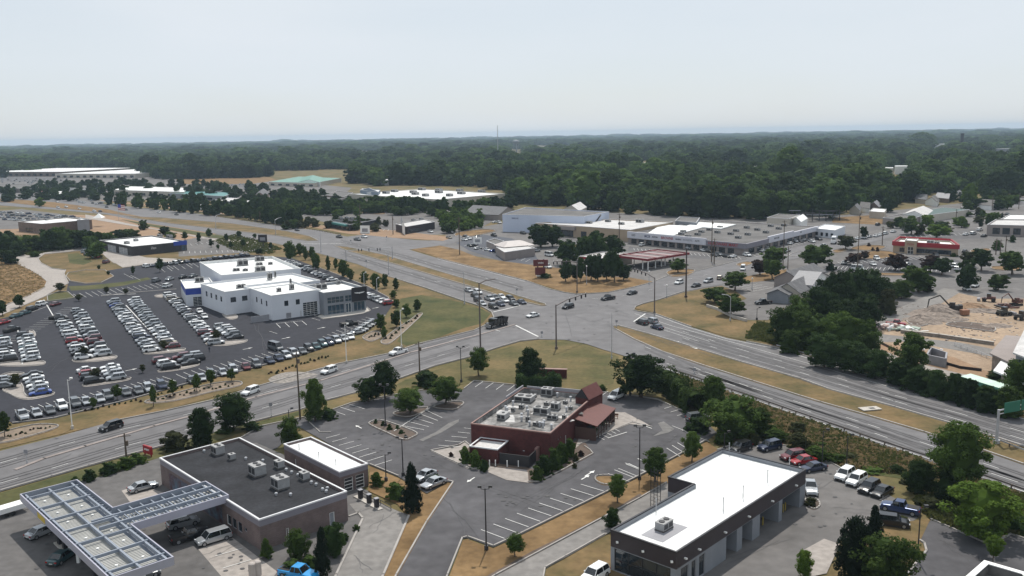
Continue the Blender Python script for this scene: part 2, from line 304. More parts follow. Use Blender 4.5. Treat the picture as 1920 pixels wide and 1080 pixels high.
for q in ((1262,638),(1295,650)): arrow(*q,30,9)
arrow(938,621,-12,-3); arrow(1265,600,-14,-4)
line((585,458),(650,456),.4); line((560,456),(640,457.5),.4)
pline([(975,595),(1010,603),(1040,606)],.12,SEAL); pline([(1060,590),(1068,612),(1072,630)],.12,SEAL); pline([(1100,565),(1150,578),(1180,590)],.12,SEAL)
random.seed(3)
for _ in range(26):
    x=random.uniform(640,1500); 
    y0=570+(x-1000)*.28 if x>1000 else 560-(1000-x)*.22
    pline([(x,y0),(x+random.uniform(15,40),y0+random.uniform(4,12)),(x+random.uniform(45,80),y0+random.uniform(12,25))],.09,SEAL,5.2)
def crack(x0,y0,x1,y1,n,seed,w=.06,wob=2.2,m=None):
    g2=random.Random(seed); pts=[(lerp(x0,x1,i/n)+g2.uniform(-wob,wob)*1.6,lerp(y0,y1,i/n)+g2.uniform(-wob,wob)*.6) for i in range(n+1)]; pline(pts,w,m or SEAL,5.1)
CRK=[(640,860,860,880),(700,800,880,830),(880,900,1060,960),(830,930,900,1010),(1120,760,1250,800),(1200,850,1290,810),(960,950,1100,880),(690,770,830,790),(1000,925,1120,870),(860,970,960,985),(780,850,840,880),(1150,830,1220,850),
 (30,980,200,950),(380,1040,500,1000),(560,1000,700,950),(1400,1000,1560,900),(1350,1050,1480,1010),(1560,950,1660,960),(1760,1010,1840,1050),(150,640,260,700),(470,600,520,680),(60,700,160,660),(690,990,740,960),(660,1040,700,1070)]
for i,c_ in enumerate(CRK): crack(*c_,9,i); crack(c_[0]+12,c_[1]+9,c_[2]-20,c_[3]+4,6,i+50,.05)
for i in range(40):
    g2=random.Random(i+300); t=g2.random(); x=lerp(1180,1900,t); y=lerp(655,905,t)-g2.choice((4,12,20,62,72,80)); crack(x,y,x+g2.uniform(20,70),y+g2.uniform(7,22),4,i,.07,.8)
for i in range(34):
    g2=random.Random(i+500); t=g2.random(); x=lerp(20,860,t); y=lerp(900,668,t)-g2.choice((-8,4,12,34,44)); crack(x,y,x+g2.uniform(20,60),y-g2.uniform(6,17),4,i,.07,.8)
for i in range(30):
    g2=random.Random(i+700); x=g2.uniform(880,1240); y=g2.uniform(575,640); crack(x,y,x+g2.uniform(-50,60),y+g2.uniform(-8,14),5,i,.07,1.2)
# --- verges around the crossing
sheet('verge',[(926,591),(905,611),(889,618),(820,634),(740,660),(634,681),(480,723),(311,768),(111,815),(0,842),(-60,860),(-60,800),(30,795),(170,768),(350,722),(560,670),(640,642),(700,618),(735,590),(727,560),(640,523),(600,505),(560,488),(530,470),(540,462),(594,475),(670,497),(800,543),(866,566),(904,578)],2,DRYG)
sheet('lawn',[(738,585),(752,560),(790,553),(860,566),(905,580),(920,588),(905,606),(870,615),(800,640),(762,648),(745,640),(760,610)],2.6,LAWN)
sheet('verge',[(820,486),(820,480),(905,485),(1000,497),(1050,503),(1090,515),(1180,520),(1225,528),(1184,538),(1140,547),(1109,549),(1080,550),(1058,547),(986,525)],2.6,DRY)
sheet('verge',[(740,450),(800,455),(860,468),(905,486),(986,525),(909,505),(820,482),(767,466),(735,456)],2.6,DRY)
sheet('verge',[(1190,578),(1205,571),(1236,563),(1282,548),(1324,540),(1353,536),(1378,545),(1400,560),(1345,582),(1380,600),(1420,602),(1450,612),(1445,625),(1580,660),(1700,705),(1870,752),(1990,780),(1990,795),(1870,768),(1705,722),(1594,691),(1455,650),(1362,631),(1295,611),(1229,587)],2.6,DRYG)
sheet('verge',[(1200,575),(1240,563),(1320,543),(1350,541),(1330,565),(1345,582),(1400,604),(1440,616),(1400,628),(1330,618),(1250,590)],2.8,DRY)
sheet('gravel_verge',[(1010,638),(1060,639),(1100,647),(1180,672),(1249,696),(1362,735.5),(1541,798),(1643,834),(1738,866),(1876,913),(1990,955),(1990,1100),(1700,1100),(1560,900),(1470,840),(1330,830),(1250,760),(1130,738),(980,724),(889,716),(800,733),(658,758),(624,770),(500,805),(440,840),(430,800),(480,792),(612,753),(749,712),(877,672),(940,652),(975,642)],2,GRN)
sheet('lawn',[(905,665),(980,643),(1060,641),(1100,649),(1160,668),(1150,720),(1060,735),(990,720),(890,712),(800,728),(700,745),(760,712),(880,674)],2.5,LAWN2)
sheet('verge',[(430,803),(480,792),(562,771),(562,778),(480,803),(430,818),(300,865),(200,895),(100,935),(0,965),(-60,975),(-60,940),(0,925),(97,897),(236,858)],2.5,LAWN)
sheet('lawn',[(1225,675),(1249,697),(1362,737),(1541,800),(1700,860),(1738,905),(1640,890),(1560,862),(1480,830),(1380,770),(1290,740),(1235,715)],2.5,LAWN)
# --- dealership
sheet('dealership_lot',[(-80,790),(0,775),(24,794),(100,785),(170,768),(250,748),(350,720),(450,697),(560,668),(640,641),(690,617),(722,592),(735,573),(728,558),(690,538),(640,518),(600,503),(545,483),(470,478),(300,492),(215,505),(130,520),(125,545),(105,555),(30,590),(0,598),(-80,620)],2.8,LOTN)
kerb([(24,794),(100,785),(170,768),(250,748),(350,720),(450,697),(560,668),(640,641),(690,617),(722,592)],.35)
kerb([(735,573),(728,558),(690,538),(640,518),(600,503)],.3)
Z=lambda pts,ox,oy,s:[(ox+a/s,oy+b/s) for a,b in pts]
sheet('concrete_drive',Z([(700,62),(600,60),(330,80),(170,100),(80,130),(75,155),(150,190),(230,235),(265,265),(250,300),(150,350),(30,400),(-60,440),(-60,480),(60,430),(250,350),(330,300),(385,275),(360,220),(370,200),(290,190),(230,160),(215,135),(250,110),(400,95),(640,75),(620,110),(600,130),(690,185),(830,165),(1000,150),(1000,140),(830,130),(700,95)],0,440,3),3,CONL)
kerb(Z([(330,80),(170,100),(80,130),(75,155),(150,190),(230,235),(265,265),(250,300),(150,350),(30,400)],0,440,3),.4)
kerb(Z([(60,430),(250,350),(330,300),(385,275),(360,220),(370,200),(290,190),(230,160),(215,135),(250,110),(400,95),(640,75)],0,440,3),.4)
sheet('concrete_yard',Z([(570,100),(640,70),(760,60),(850,100),(740,125),(1000,135),(760,175),(640,160),(600,130)],0,440,3),3.2,CONL)
sheet('lawn',Z([(250,118),(400,98),(470,100),(520,140),(600,160),(500,180),(350,195),(290,185),(232,150)],0,440,3),2.9,DRYG)
sheet('lawn',Z([(380,110),(440,102),(520,150),(470,170),(390,160)],0,440,3),3.1,LAWN)
sheet('lawn',Z([(385,215),(480,200),(590,200),(640,235),(570,270),(480,275),(395,262),(372,235)],0,440,3),3.1,DRYG); kerb(Z([(385,215),(480,200),(590,200),(640,235),(570,270),(480,275),(395,262),(372,235)],0,440,3),.3,close=True)
sheet('lawn',Z([(385,290),(500,285),(700,265),(830,240),(850,250),(700,285),(560,305),(400,315)],0,440,3),3.1,LAWN)
sheet('lawn',Z([(265,345),(330,320),(380,322),(420,355),(380,362),(270,375)],0,440,3),3.1,LAWN); kerb(Z([(265,345),(330,320),(380,322),(420,355),(380,362),(270,375)],0,440,3),.3,close=True)
sheet('dry_field',[(0,477),(25,487),(24,492),(50,503),(77,518),(88,528),(83,540),(50,557),(10,573),(-40,590),(-40,470)],2.9,DRY)
stalls((137,552),(302,531),16,(150,560)); kerb([(190,556),(240,550),(330,543)],.6)
stalls((232,514),(245,517),2,(250,523)); stalls((325,505),(395,492),5,(312,496)); stalls((310,511),(385,500),7,(300,503))
stalls((8,640),(120,578),17,(40,640)); line((0,607),(95,572),.14)
stalls((520,627),(600,602),2,(505,622))
for a,b in (((518,606.5),(526,614.5)),((534,604.8),(543,613)),((550,603.2),(559,611)),((566,601.5),(575,609)),((518,606.5),(566,601.5))): line(a,b,.16)
for x,y in((603,615),(536,634),(463,654),(243,694),(706,577),(470,565)): arrow(x-8,y+1.5,14,-3,3.2)
stalls((585,655),(700,610),14,(576,651)); stalls((50,781),(330,716),22,(28,770)); stalls((350,712),(560,660),17,(330,703)); stalls((620,637),(700,600),11,(605,632))
# end islands of the parking rows
for pts in ([(0,682),(40,678),(80,678),(81,684),(40,687),(0,686)],[(139,675),(180,668),(216,668),(215,673),(180,678),(142,679)],[(270,660),(300,657),(343,654),(343,658),(300,663),(272,664)],[(388,644),(420,640),(460,638),(459,642),(425,648),(392,648)],[(158,722),(200,714),(242,709),(240,713),(200,720),(162,725)],[(298,696),(330,689),(370,682),(370,686),(335,694),(302,698)],[(6,731),(40,720),(50,744),(97,737),(98,741),(60,749),(35,747),(16,738)],[(2,705),(20,699),(43,700),(42,703),(20,703),(2,708)],[(290,556),(300,552),(320,553),(318,557),(300,558)],[(55,622),(63,621),(67,630),(60,632)],[(417,590),(435,587),(446,596),(430,599)]):
    island('parking_island',pts,4,CONL)
line((190,553),(255,551),.5)
for a,b in (((33,615),(42,682)),((82,562),(140,660)),((236,572),(316,658)),((310,560),(410,640))): line(a,b,.3)
# apron and mulch beds on the verge
sheet('pavement',[(594,594),(605,598),(640,594),(680,588),(694,583),(688,577),(650,584),(600,590)],4,CONC); kerb([(590,593),(605,598.5),(640,595),(680,589),(695,583),(688,577)],.3)
for pts in ([(276,752),(330,738),(400,720),(447,716),(450,724),(400,735),(330,752),(280,757)],[(0,814),(60,798),(100,797),(108,802),(70,815),(0,832)],[(680,633),(700,622),(712,625),(716,632),(700,640),(690,640)],[(714,641),(740,620),(770,600),(785,589),(792,590),(775,607),(750,630),(728,646)]):
    island('mulch_bed',pts,3.4,BEDG,w=.25)
island('stone_bed',[(503,712),(520,702),(545,697),(575,698),(598,703),(580,710),(550,716),(520,719)],3.4,STONE,k=False)
# --- restaurant lot
sheet('restaurant_lot',[(400,850),(430,835),(490,800),(600,777),(624,769),(658,757),(740,741),(793,732),(870,730),(889,715),(967,723),(1060,735),(1129,736),(1189,743),(1233,750),(1269,767),(1313,782),(1345,812),(1325,826),(1255.6,863),(1197,894),(1135,924.6),(1058,962),(975,1002.7),(925,1025.6),(910,1020),(877,1008),(867,1010),(839,1080),(832,1100),(735,1100),(743,1080),(800,980),(850,905),(840,903),(800,925),(747,894),(694,872),(640,845),(560,800),(520,840),(440,870),(330,865)],3,LOTO)
kerb([(430,835),(490,800),(600,777),(624,769),(658,757),(740,741),(793,732)],.3); kerb([(870,730),(889,715),(967,723),(1060,735),(1129,736),(1189,743),(1233,750),(1269,767),(1313,782)],.25)
kerb([(1325,826),(1255.6,863),(1197,894),(1135,924.6),(1058,962),(975,1002.7),(925,1025.6),(910,1020),(877,1008),(867,1010),(839,1080),(832,1100)],.28); kerb([(735,1100),(743,1080),(800,980),(850,905),(840,903)],.3); kerb([(694,872),(747,894)],.25); kerb([(600,777),(570,783),(600,812),(620,812)],.2)
S8=lambda pts:Z(pts,800,860,4.8)
stalls((902,995.4),(1089,910),10,(945.8,1012)); stalls((1152,883),(1195,862),3,(1187,897),q1=(1230,876)); stalls((1140,890),(1215,853),5,(1180,905),q1=(1240,868))
stalls((1172,870),(1290,812),1,(1210,885))
K6=lambda x,y:(480+x/4.155,620+y/4.155)
stalls(K6(580,625),K6(730,580),3,K6(695,663)); stalls(K6(545,845),K6(920,1060),8,K6(655,815),q1=K6(1060,1015)); stalls(K6(1320,625),K6(1130,745),5,K6(1450,685),q1=K6(1310,780)); line(K6(1355,600),K6(1075,780),.16)
stalls(K6(1620,765),K6(1420,900),5,(886,806),q1=K6(1600,915)); stalls((891,727),(950,735),4,(907,716)); stalls((1290,812),(1330,830),3,(1260,800))
K3=lambda x,y:(1100+x/4.5,620+y/4.5)
stalls(K3(735,640),K3(910,735),4,K3(655,665),q1=K3(820,755)); stalls(K3(100,905),K3(230,835),5,K3(150,930)); line(K3(430,780),K3(550,825),.2); line(K3(340,855),K3(180,905),.2)
stalls((1250,842),(1280,827),4,(1275,858)); stalls((1140,735),(1130,742),2,(1126,745))
arrow(1098,892,12,-7); arrow(1090,899,9,-5,2.5); arrow(678,803,-10,-5,2.5); arrow(890,895,-8,5,2.5)
island('planter',[K6(880,725),K6(960,700),K6(1100,740),K6(1250,800),K6(1230,830),K6(1150,855),K6(1020,800),K6(920,755)],4,MULCH)
island('planter',[K6(1070,650),K6(1130,630),K6(1330,600),K6(1300,640),K6(1200,675),K6(1110,670)],4,MULCH); island('planter',[K6(1380,600),K6(1500,560),K6(1610,560),K6(1600,590),K6(1530,620)],4,MULCH)
island('planter',[(1116,899),(1122,893),(1150,893),(1160,900),(1140,910),(1122,906)],4,DRY); 
island('planter',[(808,846),(860,836),(872,829),(887,842),(900,880),(880,880),(850,866)],4,CONL,sm=False)
sheet('mulch_bed',[(872,845),(890,828),(900,860),(985,875),(1000,880),(1050,850),(1090,818),(1112,852),(1060,880),(1010,904),(990,905),(988,880),(920,875),(908,880),(880,872)],4.2,MULCH); kerb([(887,874),(905,881),(915,878)],.25); kerb([(990,905),(1010,905),(1060,880),(1112,852),(1106,845),(1096,838)],.25)
sheet('concrete_pad',[(908,882),(917,874),(990,885),(991,905),(950,900)],4.5,CONL)
sheet('pavement',[(1079,840),(1092,830),(1180,795),(1222,800),(1205,790),(1172,773),(1140,772),(1130,790),(1085,822)],4.5,CONL); kerb([(1084,836),(1092,832),(1185,793),(1222,802)],.25)
sheet('patched_paving',[K6(1500,720),K6(1580,690),K6(1580,710),K6(1450,790),K6(1300,860),K6(1270,850),K6(1400,790)],3.5,PATCH); sheet('patched_paving',[K3(600,780),K3(650,765),K3(740,830),K3(690,860),K3(560,890),K3(640,840)],3.5,PATCH)
# dry strips south of the lot
sheet('verge',[(1325,828),(1255,865),(1197,896),(1058,964),(975,1005),(925,1028),(905,1022),(877,1011),(868,1013),(835,1100),(925,1100),(929,1080),(1000,1040),(1100,985),(1200,932),(1262,900),(1350,845)],3.2,DRY)
sheet('mulch_bed',[(905,1084),(1000,1032),(1130,968),(1200,925),(1206,930),(1110,982),(1000,1042),(925,1084)],3.6,MULCH)
sheet('verge',[(694,874),(747,896),(800,927),(840,905),(850,907),(800,982),(743,1083),(735,1100),(700,1100),(719,1080),(766,969),(745,945),(690,920)],3.2,DRY)
sheet('driveway',[(929,1080),(1200,935),(1250,905),(1262,912),(1262,930),(1133,1003.7),(1060,1045),(1020,1066),(1016,1100),(890,1100)],3.6,LANE); kerb([(920,1086),(929,1080),(1200,935),(1250,906)],.25); kerb([(1133,1003.7),(1060,1045),(1022,1066),(1016,1100)],.25)
sheet('lawn',[(1133,1005),(1060,1047),(1024,1067),(1018,1100),(1200,1100),(1146,1000)],3.4,DRYG)
# gas station forecourt and lane
sheet('forecourt',[(-80,965),(0,955),(60,938),(130,905),(210,890),(262,870),(300,858),(480,830),(690,920),(700,940),(765,965),(766,969),(719,1080),(712,1110),(-200,1110)],3,FORE)
sheet('concrete_lane',[(655,945),(700,935),(766,969),(719,1080),(712,1110),(622,1110),(630,1080),(680,974)],3.5,LANE); kerb([(622,1100),(630.6,1080),(680.6,974),(672,964),(655,970)],.4); kerb([(766.7,969),(719,1080),(710,1100)],.4)
sheet('lawn',[(655,972),(672,966),(681,975),(632,1078),(622,1110),(500,1110),(520,1080),(500,1040),(560,1000)],3.3,DRYG); sheet('bare_bed',[(530,1035),(600,1010),(650,985),(668,990),(640,1050),(600,1075),(540,1060)],3.45,SOIL)
sheet('concrete_pad',[(372,1030),(432,1005),(520,1072),(490,1110),(440,1110)],3.5,CONL); stalls((404,1045),(418,1068),2,(455,1030)); sheet('concrete_pad',[(228,920),(258,909),(308,924),(244,942)],3.4,CONL)
# lot behind the garage
sheet('garage_lot',[(1262,930),(1300,880),(1345,845),(1395,825),(1480,835),(1560,870),(1600,890),(1660,925),(1700,945),(1725,968),(1700,985),(1640,985),(1560,1020),(1520,1100),(1180,1100),(1146,1005)],3,LOTL)
kerb([(1345,845),(1395,828),(1480,838),(1560,870),(1640,915),(1665,930),(1650,940)],.25)
sheet('corner_lot',[(1745,975),(1830,1010),(1862,1025),(1895,1003),(1960,1020),(2000,1110),(1690,1110),(1715,1060),(1735,1030),(1725,1005)],3,LOTO); kerb([(1745,975),(1852,1022),(1862,1020),(1895,1003),(1925,1013)],.3); kerb([(1725,1015),(1733,1020),(1737,1035),(1724,1050),(1700,1080)],.35)
sheet('lawn',[(1650,985),(1700,978),(1745,972),(1725,1015),(1735,1030),(1715,1055),(1690,1100),(1540,1100),(1580,1020)],3.3,DRYG)
sheet('pavement',[(1500,1035),(1545,1010),(1575,1020),(1550,1075),(1500,1085)],3.7,CONL); island('planter',[(1508,943),(1516,935),(1532,938),(1537,950),(1524,956)],4,MULCH)
# --- east: bank lot, construction site
sheet('bank_lot',[(1378,525),(1440,528),(1500,540),(1480,570),(1440,600),(1418,600),(1350,583),(1345,578),(1385,560),(1410,548),(1395,541),(1355,538)],2.4,LOTL)
sheet('verge',[(1392,520),(1450,508),(1475,505),(1470,520),(1440,526),(1400,530)],3,DRY); island('planter',[(1250,512),(1262,506),(1290,505),(1303,508),(1290,516),(1262,519)],3.6,DRY)
sheet('construction_ground',[(1575,640),(1600,610),(1680,585),(1740,560),(1790,548),(1850,560),(1960,560),(2200,600),(2200,800),(1960,760),(1880,735),(1800,700),(1680,670),(1640,655)],2,SAND)
sheet('gravel_track',[(1590,640),(1605,608),(1680,580),(1770,540),(1805,545),(1760,572),(1690,602),(1640,625),(1800,642),(1900,662),(1880,672),(1700,640),(1640,642),(1620,650)],2.6,LANE)
sheet('bare_soil',[(1640,640),(1700,650),(1790,670),(1870,705),(1850,712),(1760,690),(1690,668),(1645,655)],2.8,SOIL)
sheet('service_road',[(1620,655),(1640,650),(1700,676),(1800,700),(1880,715),(1900,735),(1840,735),(1740,700),(1650,675)],3,CONL)
for pts in ([(1775,608),(1800,604),(1860,612),(1862,622),(1820,617),(1782,612)],[(1825,580),(1870,582),(1905,588),(1900,592),(1850,587)],[(1718,596),(1700,603),(1720,612),(1745,607),(1790,585),(1780,578)]): island('site_island',pts,3.4,MULCH,w=.4)
# lanes and islands among the shops
for pts in ([(855,437),(905,430),(930,433),(900,440),(862,446)],[(1600,478),(1650,470),(1690,478),(1640,486)],[(1595,467),(1620,460),(1660,462),(1640,470)]): island('verge',pts,2.4,DRY)
sheet('bank_lot',[(855,455),(905,440),(960,447),(1000,470),(1010,490),(990,496),(930,486),(880,470)],2.2,LOTB)
sheet('restaurant_lot',[(1540,500),(1650,478),(1790,486),(1830,500),(1780,515),(1700,512),(1560,510)],2.2,LOTO)
sheet('bare_lot',[(1562,408),(1640,403),(1690,407),(1700,415),(1640,421),(1560,417)],2.2,DRY)
sheet('dry_field',[(330,336),(505,332),(520,338),(470,345),(340,345)],2,DRY); sheet('dry_strip',[(640,425),(740,432),(860,446),(840,452),(740,446),(650,438),(540,418)],2.4,SOIL)
sheet('dry_strip',[(200,378),(350,394),(520,412),(600,428),(598,422),(480,402),(300,385),(180,374)],2.4,SOIL)
stalls((1420,533),(1450,540),4,(1380,540))
for pts,m_ in (([(1180,462),(1300,474),(1400,482),(1396,490),(1290,484),(1176,470)],LOTO2),([(1400,480),(1560,436),(1600,440),(1440,490)],LOTO2),([(1700,440),(1830,430),(1850,446),(1740,452)],LOTO2),([(1000,440),(1180,462),(1150,468),(990,450)],LOTO2),([(560,385),(700,392),(650,402),(520,396)],LOTO2),([(640,428),(740,430),(830,420),(840,432),(740,440),(650,434)],LOTO2),([(350,350),(480,352),(500,346),(370,344)],LOTO2),([(0,340),(120,342),(110,333),(0,331)],LOTO2)): sheet('car_park',pts,1.6,m_)
for a_,b_,n_,c_ in (((1190,470),(1390,487),26,(1188,466)),((1420,482),(1560,442),24,(1410,478)),((1560,506),(1780,511),28,(1566,500)),((1570,492),(1760,480),22,(1580,497)),((870,462),(985,492),16,(880,458)),((1700,446),(1840,440),16,(1696,442)),((660,432),(735,434),10,(664,429)),((1010,446),(1150,464),18,(1004,443)),((500,472),(345,476),16,(497,468)),((350,462),(440,452),10,(346,459))): stalls(a_,b_,n_,c_,.16)
for pts in ([(1480,478),(1500,472),(1510,475),(1490,482)],[(1560,470),(1580,466),(1592,469),(1570,474)],[(1640,512),(1700,513),(1700,517),(1640,516)],[(1820,470),(1850,466),(1856,470),(1828,475)],[(1380,496),(1400,491),(1412,494),(1392,500)],[(680,396),(720,398),(716,402),(676,400)],[(1080,460),(1110,462),(1108,466),(1076,464)],[(1860,500),(1905,500),(1910,507),(1866,506)],[(1740,420),(1775,415),(1780,419),(1748,424)]): island('verge',pts,2.6,DRY,w=.4)
tag(KB.build('kerb',KERB),kind='structure')
for m_,mb in MK.items(): tag(mb.build({SEAL:'crack_seal',TRK_:'tyre_track',OIL:'oil_stain'}.get(m_,'road_marking'),m_),kind='structure')
# ---------------- vegetation ----------------
def foliage(name,c1,c2,rnd=.25):
    m=bpy.data.materials.new(name); m.use_nodes=True; t=m.node_tree; b=t.nodes['Principled BSDF']; b.inputs['Roughness'].default_value=.85; b.inputs['Specular IOR Level'].default_value=.12
    at=t.nodes.new('ShaderNodeAttribute'); at.attribute_name='tint'; oi=t.nodes.new('ShaderNodeObjectInfo')
    x=t.nodes.new('ShaderNodeMix'); x.data_type='RGBA'; x.inputs[6].default_value=(*c1,1); x.inputs[7].default_value=(*c2,1); 
    hm=t.nodes.new('ShaderNodeMath'); hm.operation='MULTIPLY_ADD'; hm.inputs[1].default_value=.45 if name=='wood_leaves' else .25; t.links.new(oi.outputs['Random'],hm.inputs[0]); hm2=t.nodes.new('ShaderNodeMath'); hm2.operation='MULTIPLY'; hm2.inputs[1].default_value=.6; t.links.new(at.outputs['Fac'],hm2.inputs[0]); t.links.new(hm2.outputs[0],hm.inputs[2]); t.links.new(hm.outputs[0],x.inputs[0])
    r=t.nodes.new('ShaderNodeMapRange'); r.inputs[3].default_value=1-rnd; r.inputs[4].default_value=1+rnd; t.links.new(oi.outputs['Random'],r.inputs[0])
    vm=t.nodes.new('ShaderNodeVectorMath'); vm.operation='SCALE'; t.links.new(x.outputs[2],vm.inputs[0]); t.links.new(r.outputs[0],vm.inputs['Scale']); t.links.new(vm.outputs[0],b.inputs['Base Color'])
    if name=='wood_leaves':
        nz=t.nodes.new('ShaderNodeTexNoise'); nz.inputs['Scale'].default_value=.006; nz.inputs['Detail'].default_value=5; nz.inputs['Roughness'].default_value=.65; t.links.new(oi.outputs['Location'],nz.inputs['Vector'])
        r3=t.nodes.new('ShaderNodeMapRange'); r3.inputs[1].default_value=.35; r3.inputs[2].default_value=.65; r3.inputs[3].default_value=.5; r3.inputs[4].default_value=1.45; t.links.new(nz.outputs['Fac'],r3.inputs[0])
        v3=t.nodes.new('ShaderNodeVectorMath'); v3.operation='SCALE'; t.links.new(vm.outputs[0],v3.inputs[0]); t.links.new(r3.outputs[0],v3.inputs['Scale']); vm=v3; t.links.new(vm.outputs[0],b.inputs['Base Color'])
    tr=t.nodes.new('ShaderNodeBsdfTranslucent'); t.links.new(vm.outputs[0],tr.inputs['Color']); ms=t.nodes.new('ShaderNodeMixShader'); ms.inputs[0].default_value=.38
    t.links.new(b.outputs[0],ms.inputs[1]); t.links.new(tr.outputs[0],ms.inputs[2]); t.links.new(ms.outputs[0],t.nodes['Material Output'].inputs[0]); return m
FOL={'mid':foliage('leaves_mid',(.034,.064,.013),(.082,.128,.028)),'dark':foliage('leaves_dark',(.018,.040,.011),(.046,.078,.021)),'bright':foliage('leaves_bright',(.055,.100,.014),(.115,.180,.028),.12),
 'pine':foliage('needles',(.009,.019,.010),(.020,.036,.018),.15),'olive':foliage('leaves_olive',(.035,.042,.016),(.068,.075,.030)),'red':foliage('leaves_purple',(.035,.022,.018),(.06,.035,.028),.15),'wood':foliage('wood_leaves',(.024,.050,.013),(.078,.125,.030),.40)}
def crown_mesh(name,seed,shape,n,size,clumps=60,core=.78,lob=.16,spread=.10,up=.35):
    """leaf faces gathered in clumps through a crown of width 1 and height 1 (z 0..1)"""
    g=np.random.default_rng(seed)
    def prof(z):
        if shape=='cone': return np.clip(1-z,0,1)**.8*np.clip(z*9,0,1)**.5*.98
        if shape=='oval': return np.sin(np.pi*np.clip(z,0.02,.99)**.85)**.62
        if shape=='vase': return np.sin(np.pi*np.clip(z,0.02,.985)**1.35)**.7
        if shape=='teardrop': return np.sin(np.pi*np.clip(z,.02,.98)**.6)**.8
        if shape=='flat': return np.clip(np.sin(np.pi*np.clip(z,.02,.98)**1.2),0,1)**.45
        if shape=='bush': return np.sqrt(np.clip(1-(np.clip(z,0,1))**2.2,0,1))
        return np.sqrt(np.clip(1-(2*z-1)**2,0,1))**.85
    ph=g.uniform(0,6.28,6)
    def lobes(t,z): return 1+lob*(np.sin(3*t+ph[0]+4*z)+.6*np.sin(5*t+ph[1]-6*z)+.5*np.sin(2*t+9*z+ph[2]))
    cz=g.uniform(.04,.96,clumps); ct=g.uniform(0,6.28,clumps); cr_=g.uniform(.0,1,clumps)**.35*.92
    rad=prof(cz)*.46*lobes(ct,cz)*cr_; C=np.stack([rad*np.cos(ct),rad*np.sin(ct),cz],1); tint=g.uniform(0,1,clumps)
    k=g.integers(0,clumps,n); d=g.normal(size=(n,3)); d/=np.linalg.norm(d,axis=1)[:,None]; rr=g.uniform(.35,1,n)[:,None]**.6
    sc=np.array([1,1,.75])*spread*(.6+.8*g.uniform(0,1,clumps)[k])[:,None]
    c=C[k]+d*rr*sc; nrm=d*.8+g.normal(size=(n,3))*.45+np.array([0,0,up]); nrm/=np.linalg.norm(nrm,axis=1)[:,None]
    a=np.cross(nrm,g.normal(size=(n,3))); a/=np.linalg.norm(a,axis=1)[:,None]; b=np.cross(nrm,a)
    s=(size*g.uniform(.6,1.3,n))[:,None]; V=np.stack([c-a*s-b*s*.6,c+a*s*.8-b*s,c+a*s+b*s*.7,c-a*s*.7+b*s],1).reshape(-1,3)
    T=np.repeat(np.clip(tint[k]*.75+g.uniform(-.15,.35,n),0,1),4)
    F_=[(4*i,4*i+1,4*i+2,4*i+3) for i in range(n)]
    # dense inner foliage mass
    nu,nv=12,8; base=len(V); cv=[]
    for j in range(nv+1):
        z=.03+.94*j/nv
        for i in range(nu):
            t=6.283*i/nu; q=float(prof(np.array(z))*.46*lobes(t,z)*core*g.uniform(.8,1.08)); cv.append((q*math.cos(t),q*math.sin(t),.06+z*.86))
    for j in range(nv):
        for i in range(nu): a_=base+j*nu+i; b_=base+j*nu+(i+1)%nu; F_.append((a_,b_,b_+nu,a_+nu))
    F_.append(tuple(base+nv*nu+i for i in range(nu))); F_.append(tuple(base+i for i in range(nu))[::-1])
    V=np.vstack([V,np.array(cv)]); T=np.concatenate([T,g.uniform(.1,.5,len(cv))])
    me=bpy.data.meshes.new(name); me.from_pydata(V.tolist(),[],F_); at=me.attributes.new('tint','FLOAT','POINT'); at.data.foreach_set('value',T.astype(np.float32)); me.update(); return me
def with_mat(me,m):
    c=me.copy(); c.materials.clear(); c.materials.append(m); return c
SH={'round':('round',.0),'oval':('oval',.0),'cone':('cone',0),'vase':('vase',0),'teardrop':('teardrop',0),'flat':('flat',0),'bush':('bush',0)}
CR={}
def crown(shape,lod,k,fol):
    key=(shape,lod,k,fol)
    if key not in CR:
        b=(shape,lod,k)
        if b not in CR:
            n,sz,cl=[(9500,.0155,85),(3000,.028,50),(800,.055,28)][lod]
            if shape=='cone': cl=int(cl*1.4)
            lob={'round':.15,'bush':.08,'cone':.12,'flat':.2,'loose':.2}.get(shape,.12)
            CR[b]=crown_mesh(f'{shape}_crown',hash(shape)%97+k*13+lod if False else (len(shape)*7+ord(shape[0])+k*13+lod*5),shape,n,sz,cl,core=.62 if shape!='flat' else .5,lob=lob,spread=.085 if shape in('bush','cone') else .11)
        CR[key]=with_mat(CR[b],FOL[fol])
    return CR[key]
def trunk_mesh(k):
    g=random.Random(k); mb=MB(); p=Vector((0,0,0)); r=.5
    for i in range(4):
        q=p+Vector((g.uniform(-.25,.25),g.uniform(-.25,.25),.25)); mb.tube(p,q,r*(1-.12*i)*(1.25 if i==0 else 1),r*(1-.12*(i+1)),7); p=q
    return mb
TRK=[]
for k in range(3):
    g=random.Random(50+k); mb=MB(); p=Vector((0,0,0))
    for i in range(5):
        q=p+Vector((g.uniform(-.03,.03),g.uniform(-.03,.03),.13)); mb.tube(p,q,.045*(1-.15*i)*(1.3 if i==0 else 1),.045*(1-.15*(i+1)),7); p=q
    for i in range(6):
        s=Vector((0,0,.28+.05*i)); t=i*2.4+g.random(); e=s+Vector((.26*math.cos(t),.26*math.sin(t),.26)); mb.tube(s,e,.022,.008,5)
    TRK.append(mb.data('trunk',BARK))
